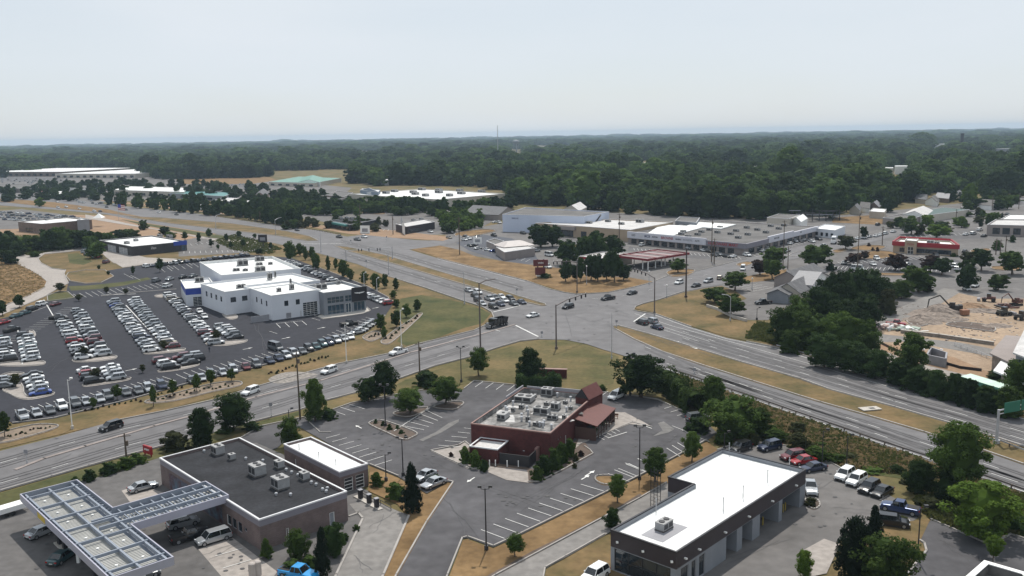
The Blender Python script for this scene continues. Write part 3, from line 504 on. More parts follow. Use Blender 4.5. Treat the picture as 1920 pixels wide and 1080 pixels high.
def tree(x,y,top,wpx,shape='round',fol='mid',lod=1,cb=.16,label='',name='broadleaf_tree',cat='tree',group=None,k=None,trunk=True):
    h=HT(x,y,top)*.97; wd=wpx/ppm(x,y); g=G(x,y); k=random.randrange(3) if k is None else k
    root=empty(name,(g.x,g.y,0),random.uniform(0,6.28),label,cat,group)
    if trunk: inst('trunk',TRK[k%3],root,scale=(max(2.2,wd*.75),max(2.2,wd*.75),h))
    inst('crown',crown(shape,lod,k,fol),root,(0,0,h*cb),scale=(wd,wd*random.uniform(.9,1.1),h*(1-cb)))
    return root
def bush(x,y,top,wpx,fol='mid',lod=1,label='',name='shrub',group=None,dpx=None,shape='bush'):
    h=max(.5,HT(x,y,top)*.97); wd=wpx/ppm(x,y); g=G(x,y); dp=(dpx/ppm(x,y)) if dpx else wd*random.uniform(.8,1.1)
    o=inst(name,crown(shape,lod,random.randrange(3),fol),None,(g.x,g.y+dp*.3,-h*.04),random.uniform(-.3,.3),(wd,dp,h)); return tag(o,label,'bush',group)
def hedge(p,q,top,w,label,fol='dark',name='hedge',n=None,ltype=1,group=None,jit=.15):
    """a clipped or grown hedge between two pixels: one thing, one mesh of leaf clumps"""
    a=G(*p); b=G(*q); h=HT((p[0]+q[0])/2,(p[1]+q[1])/2,top); d=b-a; L=d.length; u=d.normalized(); s=Vector((-u.y,u.x,0)); g=np.random.default_rng(int(p[0]*7+p[1]))
    n=n or int(min(9000,max(900,L*(h+w)*26))); t=g.uniform(0,1,n)*L; ang=g.uniform(0,math.pi,n); rj=1+jit*np.sin(t*1.7)+jit*.7*np.sin(t*.61+2)+g.normal(size=n)*.04
    lat=np.sign(np.cos(ang))*np.abs(np.cos(ang))**.5*w/2*rj; z=np.abs(np.sin(ang))**.5*h*rj; z=np.where(g.uniform(0,1,n)<.35,g.uniform(0,h,n),z)
    A=np.array(a); U=np.array(u); S=np.array(s); c=A+U*t[:,None]+S*lat[:,None]; c[:,2]=z
    nr=S*np.cos(ang)[:,None]+np.array([0,0,1])*np.sin(ang)[:,None]+g.normal(size=(n,3))*.4; nr/=np.linalg.norm(nr,axis=1)[:,None]
    x1=np.cross(nr,g.normal(size=(n,3))); x1/=np.linalg.norm(x1,axis=1)[:,None]; x2=np.cross(nr,x1); sz=(.16*g.uniform(.6,1.4,n))[:,None]*max(1,(L*(h+w)*26/n)**.5)
    V=np.stack([c-x1*sz-x2*sz,c+x1*sz-x2*sz,c+x1*sz+x2*sz,c-x1*sz+x2*sz],1).reshape(-1,3).tolist(); Fs=[(4*i,4*i+1,4*i+2,4*i+3) for i in range(n)]
    T=np.repeat(np.clip(.5+.4*np.sin(t*1.3)+g.uniform(-.3,.3,n),0,1),4).tolist()
    m=max(2,int(L/1.5)); bs=len(V)
    for i in range(m+1):
        tt=L*i/m; rr_=1+jit*math.sin(tt*1.7)+jit*.7*math.sin(tt*.61+2)
        for j in range(7):
            an=math.pi*j/6; cc=a+u*tt+s*(math.copysign(abs(math.cos(an))**.5,math.cos(an))*w/2*.9*rr_); V.append((cc.x,cc.y,math.sin(an)**.5*h*.9*rr_ if 0<j<6 else 0)); T.append(.3)
    for i in range(m):
        for j in range(6): q0=bs+i*7+j; Fs.append((q0,q0+7,q0+8,q0+1))
    me=bpy.data.meshes.new(name); me.from_pydata(V,[],Fs); at=me.attributes.new('tint','FLOAT','POINT'); at.data.foreach_set('value',np.array(T,np.float32)); me.materials.append(FOL[fol]); me.update()
    return tag(inst(name,me),label,'hedge',group)
def trees_row(name_place,lst,shape,fol,lod,cat='tree',name='young_tree',cb=.25,group=None,adj='young green tree'):
    """lst: (x, base y, top y, width) ordered left to right in the photograph"""
    for i,(x,y,t,w_) in enumerate(lst):
        tree(x,y,t,w_,shape,fol,lod,cb,f'{adj}, {ordn(i)} from the left {name_place}',name,cat,group or (adj+'s '+name_place))
# --- near trees, one by one
T=tree
T(591,790,708,54,'oval','mid',0,.06,'tall oval tree beside the wooden utility pole at the lot entrance')
bush(614,789,768,42,'dark',1,'low dark bush at the foot of the oval tree by the lot entrance')
T(380,838,763,58,'oval','dark',0,.05,'dark pointed tree behind the red sign beyond the dark roof'); T(439,808,737,72,'round','dark',0,.12,'broad dark tree at the roadside behind the dark roofed store')
bush(322,850,813,66,'olive',1,'bushy shrub between the red sign and the dark roof'); T(545,838,782,50,'round','mid',0,.08,'round bushy tree behind the small white roofed building')
T(691,754,706,56,'round','dark',0,.12,'leaning dark tree left of a pair at the top of the restaurant lot'); T(722,750,676,54,'round','dark',0,.14,'tall dark tree right of a pair at the top of the restaurant lot')
T(768,777,727,62,'round','mid',0,.2,'spreading tree on the kerbed planter in the restaurant lot'); T(836,760,706,66,'round','mid',0,.2,'spreading tree on the rounded planter nearest the restaurant')
bush(799,728,698,60,'dark',1,'wide dark shrub on the grass behind the spreading trees'); T(898,706,651,42,'round','mid',0,.22,'small round tree standing alone on the roadside grass')
T(995,716,651,60,'teardrop','dark',0,.06,'dark tree beside the brick monument sign wall'); hedge((968,726),(1052,723),704,3,'clipped dark hedge in front of the brick monument sign','dark')
T(1202,745,662,108,'round','dark',0,.15,'biggest tree in the restaurant lot with a wide dark crown'); bush(1131,735,722,20,'mid',1,'small bush beside the gabled restaurant tower')
hedge((1246,728),(1305,778),718,4,'tall bright hedge along the lot edge below the guardrail','mid',jit=.25)
T(1334,772,703,58,'oval','mid',0,.08,'upright tree rising above the hedge near the guardrail'); T(1372,818,742,112,'round','mid',0,.02,'wide bushy tree mass beside the lot entrance by the garage')
bush(1425,822,768,84,'mid',0,'broad green thicket behind the parked dark cars'); bush(1312,814,786,56,'dark',1,'rounded dark bush at the end of the stall row')
for i,(x,y,t,w_) in enumerate([(1362,836,812,44),(1413,836,812,30),(1460,832,806,60),(1505,850,815,60),(1540,868,842,60)]): bush(x,y,t,w_,'olive' if i%2 else 'mid',1,f'clipped shrub, {ordn(i)} from the left behind the garage parking',group='clipped shrubs behind the garage parking')
T(1297,868,808,44,'oval','mid',0,.22,'upright young tree nearest the white roofed garage corner'); T(1229,905,838,55,'oval','mid',0,.22,'middle young tree on the dry strip beside the driveway'); T(1158,944,888,43,'oval','mid',0,.25,'young tree by the kerbed tip of the stall row'); T(966,1045,1000,38,'round','mid',0,.25,'small ball shaped tree on the grass at the bottom of the lot')
T(1149,992,952,36,'round','dark',0,.05,'ragged dark small tree against the garage side wall')
T(774,960,866,54,'cone','pine',0,.02,'dark spruce beside the two silver sedans',name='conifer_tree'); bush(741,940,906,46,'mid',1,'round bush left of the spruce'); bush(706,915,888,34,'mid',1,'green bush under the lot lamp left of the spruce'); bush(818,906,893,34,'dark',1,'low bush at the tip of the kerb behind the silver sedans')
for i,(x,y,t,w_,s,f) in enumerate([(500,1048,1008,36,'cone','mid'),(560,1050,992,52,'round','mid'),(625,1042,980,50,'round','dark'),(606,1082,984,48,'cone','pine')]): T(x,y,t,w_,s,f,0,.04,['small pointed evergreen beside the white bottle tanks','round small tree under the brick store wall','dark spreading small tree near the store corner','tall dark evergreen beside the blue vehicle'][i],name='conifer_tree' if s=='cone' else 'broadleaf_tree')
for i,(x,y,t,w_) in enumerate([(545,1085,1058,60),(640,1020,1000,30),(580,1070,1045,40),(668,998,985,18)]): bush(x,y,t,w_,['mid','dark','mid','mid'][i],1,['low bush above the blue vehicle','dark bush below the store corner','bush between the evergreens below the store','little bush at the bend of the lane kerb'][i])
T(1600,1095,968,84,'oval','pine',0,.0,'dark rugged pine mass beside the garage driveway',name='conifer_tree'); T(1638,1015,946,46,'cone','pine',0,.05,'slimmer dark pine behind the rugged pine mass',name='conifer_tree'); T(1656,1115,996,126,'flat','mid',0,.05,'wide flat topped green tree at the bottom right'); T(1507,1085,1031,42,'oval','bright',0,.1,'small bright tree at the bottom edge beside the concrete drive')
T(1795,938,790,112,'round','mid',0,.28,'tall loose tree in front of the highway guardrail',k=1); T(1722,925,862,66,'oval','dark',0,.05,'dark tree left of the tall loose tree'); T(1778,945,880,60,'round','dark',0,.03,'dark undergrowth tree below the tall loose tree')
T(1834,1008,902,140,'flat','bright',0,.1,'wide bright green tree in the bottom right corner'); bush(1905,1003,965,70,'dark',1,'dark bush right of the wide bright tree'); T(1862,1062,1003,36,'vase','bright',0,.35,'thin bright sapling beside the corner lot')
bush(1760,965,940,70,'olive',1,'olive bush in front of the wide bright tree'); bush(1690,985,970,40,'olive',1,'dry bush by the black parked suv'); bush(1522,952,934,26,'olive',1,'round bush on the little island by the garage corner')
for i,(x,y,t,w_) in enumerate([(200,893,868,40),(232,882,858,44),(165,905,880,30),(262,872,855,30),(140,912,895,24),(420,815,803,40),(470,810,795,46),(250,868,850,26)]): bush(x,y,t,w_,'mid' if i%2 else 'dark',1,f'leafy bush, {ordn(i)} counted along the road verge by the gas station',group='bushes along the gas station verge')
# restaurant planting
for i,(x,y,t,w_,f) in enumerate([(873,872,838,30,'mid'),(892,880,846,34,'mid'),(908,886,860,20,'dark'),(1008,904,872,32,'mid'),(1022,894,852,38,'dark'),(1040,884,838,36,'mid'),(1055,872,830,34,'mid'),(1070,860,820,30,'mid'),(1080,868,852,16,'olive'),(1090,858,845,16,'red'),(1078,880,868,12,'olive'),(1128,800,786,22,'mid'),(1115,812,800,16,'mid'),(846,858,848,12,'red')]):
    bush(x,y,t,w_,f,1,f'shrub, {ordn(i)} going round the brick restaurant from its left end',group='clipped shrubs round the brick restaurant')
for i,(x,y,t,w_) in enumerate([(704,796,786,10),(718,800,790,12),(730,808,795,14),(745,806,797,10),(752,815,806,14),(760,822,815,8)]): bush(x,y,t,w_,'dark',2,f'tiny bush, {ordn(i)} from the left in the kerbed planter of the restaurant lot',group='tiny bushes in the kerbed planter')
# verge thicket below the guardrail
rg=random.Random(5)
for i in range(19):
    t=i/18; x=1300+t*560+rg.uniform(-16,16); y=728+t*215+rg.uniform(5,42); 
    bush(x,y,y-rg.uniform(8,24),rg.uniform(24,54),rg.choice(['mid','olive','mid','dark','olive']),1,f'wild bush, {ordn(i)} from the left on the bank below the guardrail',group='wild bushes on the bank below the guardrail')
# right hand wood between the bank and the highway
for i,(x,y,t,w_,s,f) in enumerate([(1560,592,508,66,'round','dark'),(1590,585,502,70,'round','dark'),(1628,580,503,72,'round','dark'),(1655,570,520,50,'round','dark'),(1535,610,535,72,'round','dark'),(1500,615,555,70,'round','mid'),(1580,625,560,80,'round','dark'),(1625,615,550,70,'round','dark'),(1470,645,575,72,'round','mid'),(1520,655,585,86,'round','mid'),(1575,665,585,92,'round','mid'),(1618,668,600,70,'round','mid'),(1545,690,625,70,'round','dark'),(1600,700,640,70,'round','dark'),(1645,710,655,64,'round','dark'),(1480,662,618,50,'bush','mid'),(1685,722,672,62,'bush','dark'),(1720,733,683,62,'bush','dark'),(1755,743,692,60,'bush','dark'),(1788,753,698,58,'bush','dark'),(1815,762,708,50,'bush','dark'),(1850,772,722,64,'bush','dark'),(1890,782,722,70,'bush','mid'),(1708,695,622,78,'flat','mid'),(1905,745,672,66,'round','mid'),(1870,712,694,50,'bush','dark'),(1690,560,524,48,'round','mid'),(1664,590,540,44,'bush','olive')]):
    T(x,y,t,w_,s,f,0,.0 if s=='bush' else .05,f'dense tree, {ordn(i)} counted from back to front in the wood beside the highway',group='trees of the dense wood beside the highway')
T(1722,548,497,66,'round','mid',1,.1,'large round green tree in front of the red roofed restaurant'); T(1813,545,487,46,'round','dark',1,.1,'dark loose tree above the construction site entrance'); T(1871,545,514,44,'round','mid',1,.1,'ball shaped tree at the upper right of the construction site')
L=[(1450,498,462,56,'mid'),(1425,516,486,38,'red'),(1448,524,484,40,'mid'),(1530,505,458,66,'mid'),(1600,497,474,40,'red'),(1620,487,470,20,'red'),(1678,508,475,46,'red'),(1745,512,478,44,'red'),(1765,516,482,40,'dark'),(1840,508,464,44,'dark'),(1898,515,470,60,'mid'),(1815,500,470,30,'olive'),(1586,468,440,36,'olive'),(1378,545,507,52,'mid'),(1340,568,538,54,'mid'),(1371,592,551,56,'mid'),(1272,512,484,38,'mid')]
for i,(x,y,t,w_,f) in enumerate(L): T(x,y,t,w_,'round',f,1,.2,f'{dict(mid="green",red="reddish",dark="dark",olive="olive")[f]} parking lot tree, {ordn(i)} in the run east of the crossing',group='parking lot trees east of the crossing')
trees_row('on the dry corner island of the crossing',[(1061,528.6,482,32),(1078,526,496,18),(1088,528.6,480,20),(1108,526,476,34),(1120.5,529,474,34),(1137.7,524.7,478,32),(1152,530,462,38),(1169,526,494,32)],'oval','dark',1,adj='narrow dark tree',cb=.15,name='columnar_tree')
for i,(x,y,t,w_) in enumerate([(1062,497,448,52),(1095,488,440,44),(1122,486,436,46),(1150,482,440,50),(1014,464,419,58),(1036,463,421,46),(1118,465,430,30)]): T(x,y,t,w_,'round','dark',1,.12,f'big shady tree, {ordn(i)} in the clump behind the corner gas station',group='big shady trees behind the corner gas station')
bush(1022,522,512,32,'dark',1,'clipped hedge below the red pylon sign'); bush(1012,515,503,14,'mid',1,'small bush behind the red pylon sign')
# dealership
trees_row('along the dealership front verge',[(9,820,771,30),(175,767,745,16),(220,751,720,20),(288,763,722,16),(325,744,710,19),(369,735,701,22),(395,724,692,21),(434,716,690,19)],'oval','mid',1,cb=.25)
trees_row('on the dealership parking islands',[(30,727,700,26),(60,600,598,1),(113,548,530,22),(148,565,552,16),(158,674,648,20),(180,712,690,22),(200,552,537,13),(236,553,541,13),(307,657,638,18),(406,642,618,18),(268,700,683,14)][:1]+[(113,548,530,22),(148,565,552,16),(158,674,648,20),(180,712,690,22),(200,552,537,13),(236,553,541,13),(268,700,683,14),(307,657,638,18),(406,642,618,18)],'vase','olive',1,cb=.25,adj='thin pale tree')
trees_row('beside the curved concrete drive',[(5,592,563,24),(37,577,551,20),(186,506,497,7),(203,516,508,8),(250,515,498,9),(300,511,482,15)],'oval','dark',1,cb=.2,adj='dark young tree')
trees_row('on the slope between the dealership and the highway',[(545,490,450,26),(563,480,455,20),(573,488,461,14),(585,487,461,16),(592,506,474,22),(616,509,479,12),(630,505,484,10),(644,520,486,26),(657,526,503,17),(683,533,508,20),(704,542.6,512,23),(722,540,512,15),(743,544,521,15),(737,560,544,17),(743,577,560,18),(763,596,568,18),(782,584,560,16),(743,614,580,22),(714,619,586,24),(720,635,610,14)],'oval','mid',1,cb=.12,adj='leafy tree')
trees_row('round the small black brick building',[(347,450,434,15),(373,457,436,10),(392,446,428,14),(396,464,447,12),(409,468,458,8),(425,454,438,11),(433,466,452,10),(448,445,433,12),(457,463,448,12),(478,448,438,9),(486,478,466,20),(508,468,454,9)],'oval','dark',2,cb=.2,adj='small dark tree')
# planted shrubs of the verge beds
rg=random.Random(9); nb=0
for (x0,y0,x1,y1,n) in [(285,753,440,722,20),(10,822,95,802,12),(38,785,270,748,0),(125,778,270,752,14),(290,745,345,728,6),(500,705,620,668,18),(690,632,712,630,5),(722,640,785,592,12)]:
    for i in range(n):
        t=(i+.5)/n; x=lerp(x0,x1,t)+rg.uniform(-2,2); y=lerp(y0,y1,t)+rg.uniform(-2.5,2.5); 
        bush(x,y,y-rg.uniform(3.5,6),rg.uniform(5,8),rg.choice(['dark','red','dark']),2,f'small planted shrub, {ordn(nb%60)} along the dealership verge beds' if nb<60 else f'small planted shrub, {ordn(nb-60)} along the right end of the dealership beds',group='small planted shrubs in the dealership beds'); nb+=1
# left middle wood
L=[(8,478,432,64),(40,474,440,46),(62,470,440,40),(90,470,428,50),(118,468,424,52),(143,464,428,44),(160,466,430,40),(180,460,432,30),(200,458,434,36),(225,450,430,34),(250,447,430,30),(170,468,440,30),(20,495,466,40),(65,482,470,22),(180,484,452,42),(308,440,424,24),(70,470,450,36),(320,447,434,24),(30,480,452,40),(270,431,412,22),(240,444,428,24)]
for i,(x,y,t,w_) in enumerate(L): T(x,y,t,w_,'round',['mid','dark'][i%3==0],1,.0,f'bushy tree, {ordn(i)} of the copse left of the small black brick building',group='trees of the copse by the curved drive')
T(74,388,370,24,'round','bright',2,.1,'bright round tree beside the distant car lot')
# belt beyond the highway and trees among the shops
def scatter(place,n,poly,wr,seed,fols=('mid','dark','dark'),adj='distant tree',hr=(6,11),lod=2,avoid=()):
    g=random.Random(seed); pts=[]; c=0
    def inside(x,y,q):
        r=False; j=len(q)-1
        for i in range(len(q)):
            if (q[i][1]>y)!=(q[j][1]>y) and x<(q[j][0]-q[i][0])*(y-q[i][1])/(q[j][1]-q[i][1])+q[i][0]: r=not r
            j=i
        return r
    x0=min(p[0] for p in poly); x1=max(p[0] for p in poly); y0=min(p[1] for p in poly); y1=max(p[1] for p in poly)
    while len(pts)<n and c<9000:
        c+=1; x=g.uniform(x0,x1); y=g.uniform(y0,y1)
        if inside(x,y,poly) and not any(inside(x,y,q) for q in avoid): pts.append((x,y))
    pts.sort()
    for i,(x,y) in enumerate(pts):
        h=g.uniform(*hr); p=G(x,y); top=P((p.x,p.y,h))[1]; w_=g.uniform(*wr)*ppm(x,y)
        tree(x,y,top,w_,g.choice(['round','round','oval','teardrop']),g.choice(fols),lod,.08,f'{adj}, {ordn(i)} from the left {place}',group=f'{adj}s {place}')
SCL=[]

def inside(x,y,q):
    r=False; j=len(q)-1
    for i in range(len(q)):
        if (q[i][1]>y)!=(q[j][1]>y) and x<(q[j][0]-q[i][0])*(y-q[i][1])/(q[j][1]-q[i][1])+q[i][0]: r=not r
        j=i
    return r
def SCAT(label,n,poly,wr,seed,hr,fol):
    g=random.Random(seed); pts=[]; sc=[]; x0=min(p[0] for p in poly); x1=max(p[0] for p in poly); y0=min(p[1] for p in poly); y1=max(p[1] for p in poly); c=0
    while len(pts)<n and c<9000:
        c+=1; x=g.uniform(x0,x1); y=g.uniform(y0,y1)
        if inside(x,y,poly): p=G(x,y); w_=g.uniform(*wr); pts.append((p.x,p.y,.2)); sc.append((w_,w_,g.uniform(*hr)))
    SCL.append((pts,sc,label,fol))
def belt(place,pts,n,wr,hr,seed,adj='dark tree'):
    g=random.Random(seed)
    for i in range(n):
        t=(i+g.uniform(-.3,.3))/(n-1)*(len(pts)-1); t=max(0,min(len(pts)-1.001,t)); a=int(t); x=lerp(pts[a][0],pts[a+1][0],t-a); y=lerp(pts[a][1],pts[a+1][1],t-a)+g.uniform(-2,2)
        p=G(x,y); h=g.uniform(*hr); tree(x,y,P((p.x,p.y,h))[1],g.uniform(*wr)*ppm(x,y),g.choice(['round','oval']),g.choice(['dark','mid','dark']),2,.03,f'{adj}, {ordn(i)} from the left {place}',group=f'{adj}s {place}')
SCAT('light green young trees in the lot right of the purple restaurant',34,[(818,402),(905,396),(910,420),(895,430),(838,438),(826,420)],(6,10),41,(4,7),'bright')
SCAT('leafy trees between the shops north of the highway',26,[(560,392),(735,392),(735,404),(560,402)],(8,13),42,(6,10),'mid')
SCAT('leafy roadside trees around the green trimmed restaurant',14,[(560,418),(610,412),(612,425),(700,424),(728,418),(728,430),(640,434),(560,428)],(5,8),43,(4,6),'olive')
for i,(x,y,t,w_,f) in enumerate([(1637,471,463,8,'red'),(1646,472,463,9,'red'),(1556,474,466,9,'dark'),(1630,462,455,9,'red'),(1684,470,463,8,'dark'),(1694,473,466,7,'dark'),(1790,482,474,16,'dark'),(1700,437,425,10,'mid'),(1840,425,410,9,'dark'),(1852,421,404,9,'dark'),(1880,410,398,8,'dark'),(1812,425,412,16,'dark'),(1873,470,450,22,'mid'),(1900,455,440,14,'dark'),(1440,440,430,22,'mid'),(1410,472,455,24,'dark'),(1560,508,492,22,'dark'),(1742,548,532,26,'olive')]): bush(x,y,t,w_,f,2,f'small {dict(mid="green",red="reddish",dark="dark",olive="olive")[f]} shrub, {ordn(i)} scattered through the shopping lots on the right',group='shrubs of the shopping lots on the right')
belt('in the belt beyond the highway',[(205,384),(330,396),(430,405),(520,420),(560,424)],34,(7,13),(8,13),11)
belt('in the second belt beyond the highway',[(170,362),(330,385),(460,396),(560,412)],22,(8,14),(8,13),12,'dusky tree')
belt('in front of the big white roofed store',[(700,392),(760,398),(830,400),(905,398),(960,388)],22,(9,15),(9,13),13,'full tree')
belt('on the left side of the big white roofed store',[(585,395),(640,392),(700,396)],10,(8,12),(6,9),14,'low tree')
SCAT('trees among the far shops beyond the highway belt',120,[(330,345),(500,352),(640,375),(700,388),(620,410),(540,400),(420,385),(330,372)],(8,14),21,(6,11),'dark')
SCAT('light green trees of the parking lots beyond the highway',46,[(490,384),(600,378),(700,386),(735,402),(640,410),(540,402)],(7,11),31,(4,7),'bright')
SCAT('trees around the far left shops and diner',80,[(0,362),(60,350),(250,345),(330,352),(250,372),(150,378),(0,380)],(9,16),22,(6,11),'dark')
scatter('in the green parking lot strip',22,[(820,405),(905,400),(900,425),(845,438),(700,430),(740,400)],(7,12),23,('bright','mid','mid'),adj='fresh green tree',hr=(5,8),lod=1,avoid=([(730,405),(822,405),(822,438),(730,438)],))
scatter('near the purple brick restaurant',14,[(520,425),(600,412),(720,420),(725,436),(640,432),(540,432)],(6,10),24,('olive','mid'),adj='small roadside tree',hr=(4,7))
scatter('between the upper right houses',24,[(1560,398),(1700,385),(1850,370),(1920,366),(1920,392),(1800,400),(1700,400)],(8,14),25,adj='garden tree',hr=(7,12),avoid=([(1595,378),(1700,378),(1700,412),(1595,412)],[(1700,380),(1800,378),(1800,412),(1690,412)]))
scatter('beside the upper right road',16,[(1640,432),(1760,408),(1840,395),(1870,420),(1760,450),(1690,445)],(6,10),26,('olive','mid','bright'),adj='street tree',hr=(4,7))
T(1708,440,408,44,'flat','mid',1,.2,'wide green tree above the red roofed restaurant'); T(1755,447,420,46,'flat','bright',1,.15,'wide yellow green tree right above the red roofed restaurant'); T(1818,390,344,36,'oval','bright',1,.1,'tall bright green tree near the upper right houses'); T(1664,398,367,36,'round','dark',1,.02,'dark domed tree beside the flat white roofed shed')
T(1463,413,400,38,'round','mid',1,.0,'round tree behind the strip mall roof'); T(1555,410,340,70,'round','dark',1,.02,'largest tree at the edge of the wood right of centre'); T(1620,448,424,18,'round','dark',1,.2,'small round tree beside the white vehicle row'); T(1765,430,414,34,'round','dark',1,.05,'dark round tree right of the wide green tree')

# ---------------- rough ground cover: tufts nobody could count ----------------
def cover(name,label,poly,n,seed,fol,hr=(.25,.8),wr=(.15,.5)):
    g=np.random.default_rng(seed); q=[G(x,y).to_2d() for x,y in poly]; x0=min(p.x for p in q); x1=max(p.x for p in q); y0=min(p.y for p in q); y1=max(p.y for p in q)
    X=g.uniform(x0,x1,n*6); Y=g.uniform(y0,y1,n*6); ins=np.zeros(n*6,bool); j=len(q)-1
    for i in range(len(q)):
        a,b=q[i],q[j]; c=((a.y>Y)!=(b.y>Y))&(X<(b.x-a.x)*(Y-a.y)/((b.y-a.y) or 1e-9)+a.x); ins^=c; j=i
    clump=np.sin(X*.35+seed)*np.sin(Y*.28)+np.sin(X*.9)*.4; ins&=(clump*.5+g.uniform(-1,1,n*6))>-.3
    X=X[ins][:n]; Y=Y[ins][:n]; n=len(X); k=4; V=[];T=[]
    base=np.stack([X,Y,np.full(n,.05)],1).repeat(k,0); h=g.uniform(*hr,n*k); w=g.uniform(*wr,n*k); t=g.uniform(0,6.28,n*k); lean=g.normal(size=(n*k,2))*.35
    u=np.stack([np.cos(t)*w,np.sin(t)*w,np.zeros(n*k)],1); base=base+np.concatenate([g.normal(size=(n*k,2))*.3,np.zeros((n*k,1))],1); top=base+np.stack([lean[:,0]*h,lean[:,1]*h,h],1)
    V=np.stack([base-u,base+u,top+u*.6,top-u*.6],1).reshape(-1,3); T=np.repeat(g.uniform(0,1,n*k),4)
    me=bpy.data.meshes.new(name); me.from_pydata(V.tolist(),[],[(4*i,4*i+1,4*i+2,4*i+3) for i in range(n*k)]); at=me.attributes.new('tint','FLOAT','POINT'); at.data.foreach_set('value',T.astype(np.float32)); me.materials.append(fol); me.update()
    return tag(inst(name,me),label,'ground cover',kind='stuff')
STRAW=foliage('straw',(.20,.155,.08),(.40,.30,.17),.05); WEED=foliage('weeds',(.05,.07,.02),(.15,.15,.055),.05)
BANK=[(1262,700),(1362,738),(1541,800),(1643,836),(1738,868),(1876,915),(1960,945),(1960,1000),(1890,985),(1760,930),(1690,890),(1600,880),(1540,862),(1450,815),(1380,770),(1300,735)]
cover('rough_grass','rough green weeds on the bank below the guardrail',BANK,2600,1,WEED); cover('rough_grass','dry straw tufts on the bank below the guardrail',BANK,4200,2,STRAW,(.2,.7))
cover('rough_grass','weeds on the verge before the highway wood',[(1420,605),(1450,612),(1445,625),(1580,662),(1700,707),(1860,755),(1860,762),(1700,720),(1594,688),(1455,648),(1400,635)],3000,3,WEED)
cover('rough_grass','rough field grass at the left beside the curved drive',[(0,477),(25,487),(50,503),(77,518),(83,540),(50,557),(10,573),(-40,590),(-40,470)],2200,4,STRAW,(.2,.5),(.2,.5)); cover('rough_grass','rough grass before the left copse',[(0,470),(60,480),(110,468),(200,460),(200,450),(0,455)],2500,5,WEED,(.3,1.0),(.3,.9))
cover('rough_grass','weedy growth on the green strip by the highway',[(400,452),(440,440),(500,455),(530,468),(500,478),(440,470)],1300,6,WEED,(.2,.7),(.2,.6))
cover('rough_grass','tall weeds around the corner lot trees',[(1745,972),(1830,1008),(1890,1000),(1960,1018),(1960,940),(1800,915),(1720,940)],3500,7,WEED,(.3,.9))
# ---------------- far woodland: a mass nobody could count ----------------
def wood(name,pts,scales,seed,label,lods=(('round',1),('oval',1),('round',1)),fol='wood'):
    """points carrying tree crowns; one object, its instances made by geometry nodes"""
    me=bpy.data.meshes.new(name); me.from_pydata(pts,[],[]); 
    s=me.attributes.new('s','FLOAT_VECTOR','POINT'); s.data.foreach_set('vector',np.array(scales,np.float32).ravel())
    o=inst(name,me); tag(o,label,'woodland',kind='stuff')
    src=bpy.data.collections.new(name+'_kinds')
    for k,(sh,l) in enumerate(lods):
        c=bpy.data.objects.new('crown_kind',crown(sh,l,k,fol)); src.objects.link(c)
    ng=bpy.data.node_groups.new(name,'GeometryNodeTree'); ng.interface.new_socket('Geometry',in_out='INPUT',socket_type='NodeSocketGeometry'); ng.interface.new_socket('Geometry',in_out='OUTPUT',socket_type='NodeSocketGeometry')
    N=ng.nodes; gi=N.new('NodeGroupInput'); go=N.new('NodeGroupOutput'); ip=N.new('GeometryNodeInstanceOnPoints'); ci=N.new('GeometryNodeCollectionInfo'); ci.inputs[0].default_value=src; ci.inputs['Separate Children'].default_value=True; ci.inputs['Reset Children'].default_value=True
    na=N.new('GeometryNodeInputNamedAttribute'); na.data_type='FLOAT_VECTOR'; na.inputs['Name'].default_value='s'
    rv=N.new('FunctionNodeRandomValue'); rv.data_type='FLOAT_VECTOR'; rv.inputs[0].default_value=(0,0,0); rv.inputs[1].default_value=(0,0,6.28)
    ip.inputs['Pick Instance'].default_value=True; L=ng.links
    L.new(gi.outputs[0],ip.inputs['Points']); L.new(ci.outputs[0],ip.inputs['Instance']); L.new(na.outputs[0],ip.inputs['Scale']); L.new(rv.outputs[0],ip.inputs['Rotation']); L.new(ip.outputs[0],go.inputs[0])
    md=o.modifiers.new('nodes','NODES'); md.node_group=ng; return o
# near edge of the wood in the photograph (pixel outline of where its first trees stand)
EDGE=[(-200,338),(0,334),(100,322),(250,322),(300,337),(500,333),(520,331),(640,341),(700,349),(760,347),(880,350),(950,360),(960,384),(1060,388),(1100,396),(1200,404),(1400,413),(1480,408),(1540,404),(1600,392),(1680,388),(1720,372),(1790,360),(1860,366),(1920,362),(2100,356)]
def edge_y(x):
    for a,b in zip(EDGE,EDGE[1:]):
        if a[0]<=x<=b[0]: return lerp(a[1],b[1],(x-a[0])/(b[0]-a[0]))
    return 330
CLEAR=[(1128,296,1178,310),(1196,302,1236,322),(505,320,660,338),(690,316,845,332),(1340,322,1420,330),(1650,322,1690,330),(1450,312,1475,327),(655,283,725,294),(990,273,1075,284),(1680,318,1705,332),(1860,283,1900,292),(1742,274,1785,282),(950,280,985,292),(1390,318,1440,326)]
g=np.random.default_rng(4); pts=[];scs=[]
r=420.
cell=13
def try_add(X,Y,wd,hg):
    v=P((X,Y,0))
    if v[0]<-90 or v[0]>2010: return
    if v[1]>edge_y(v[0]): return
    for a,b,c,d in CLEAR:
        if a<v[0]<c and b<v[1]<d+(15 if c-a<60 else 5)*F/max(50,(X*X+Y*Y)**.5): return
    pts.append((X,Y,0)); scs.append((wd,wd,hg))
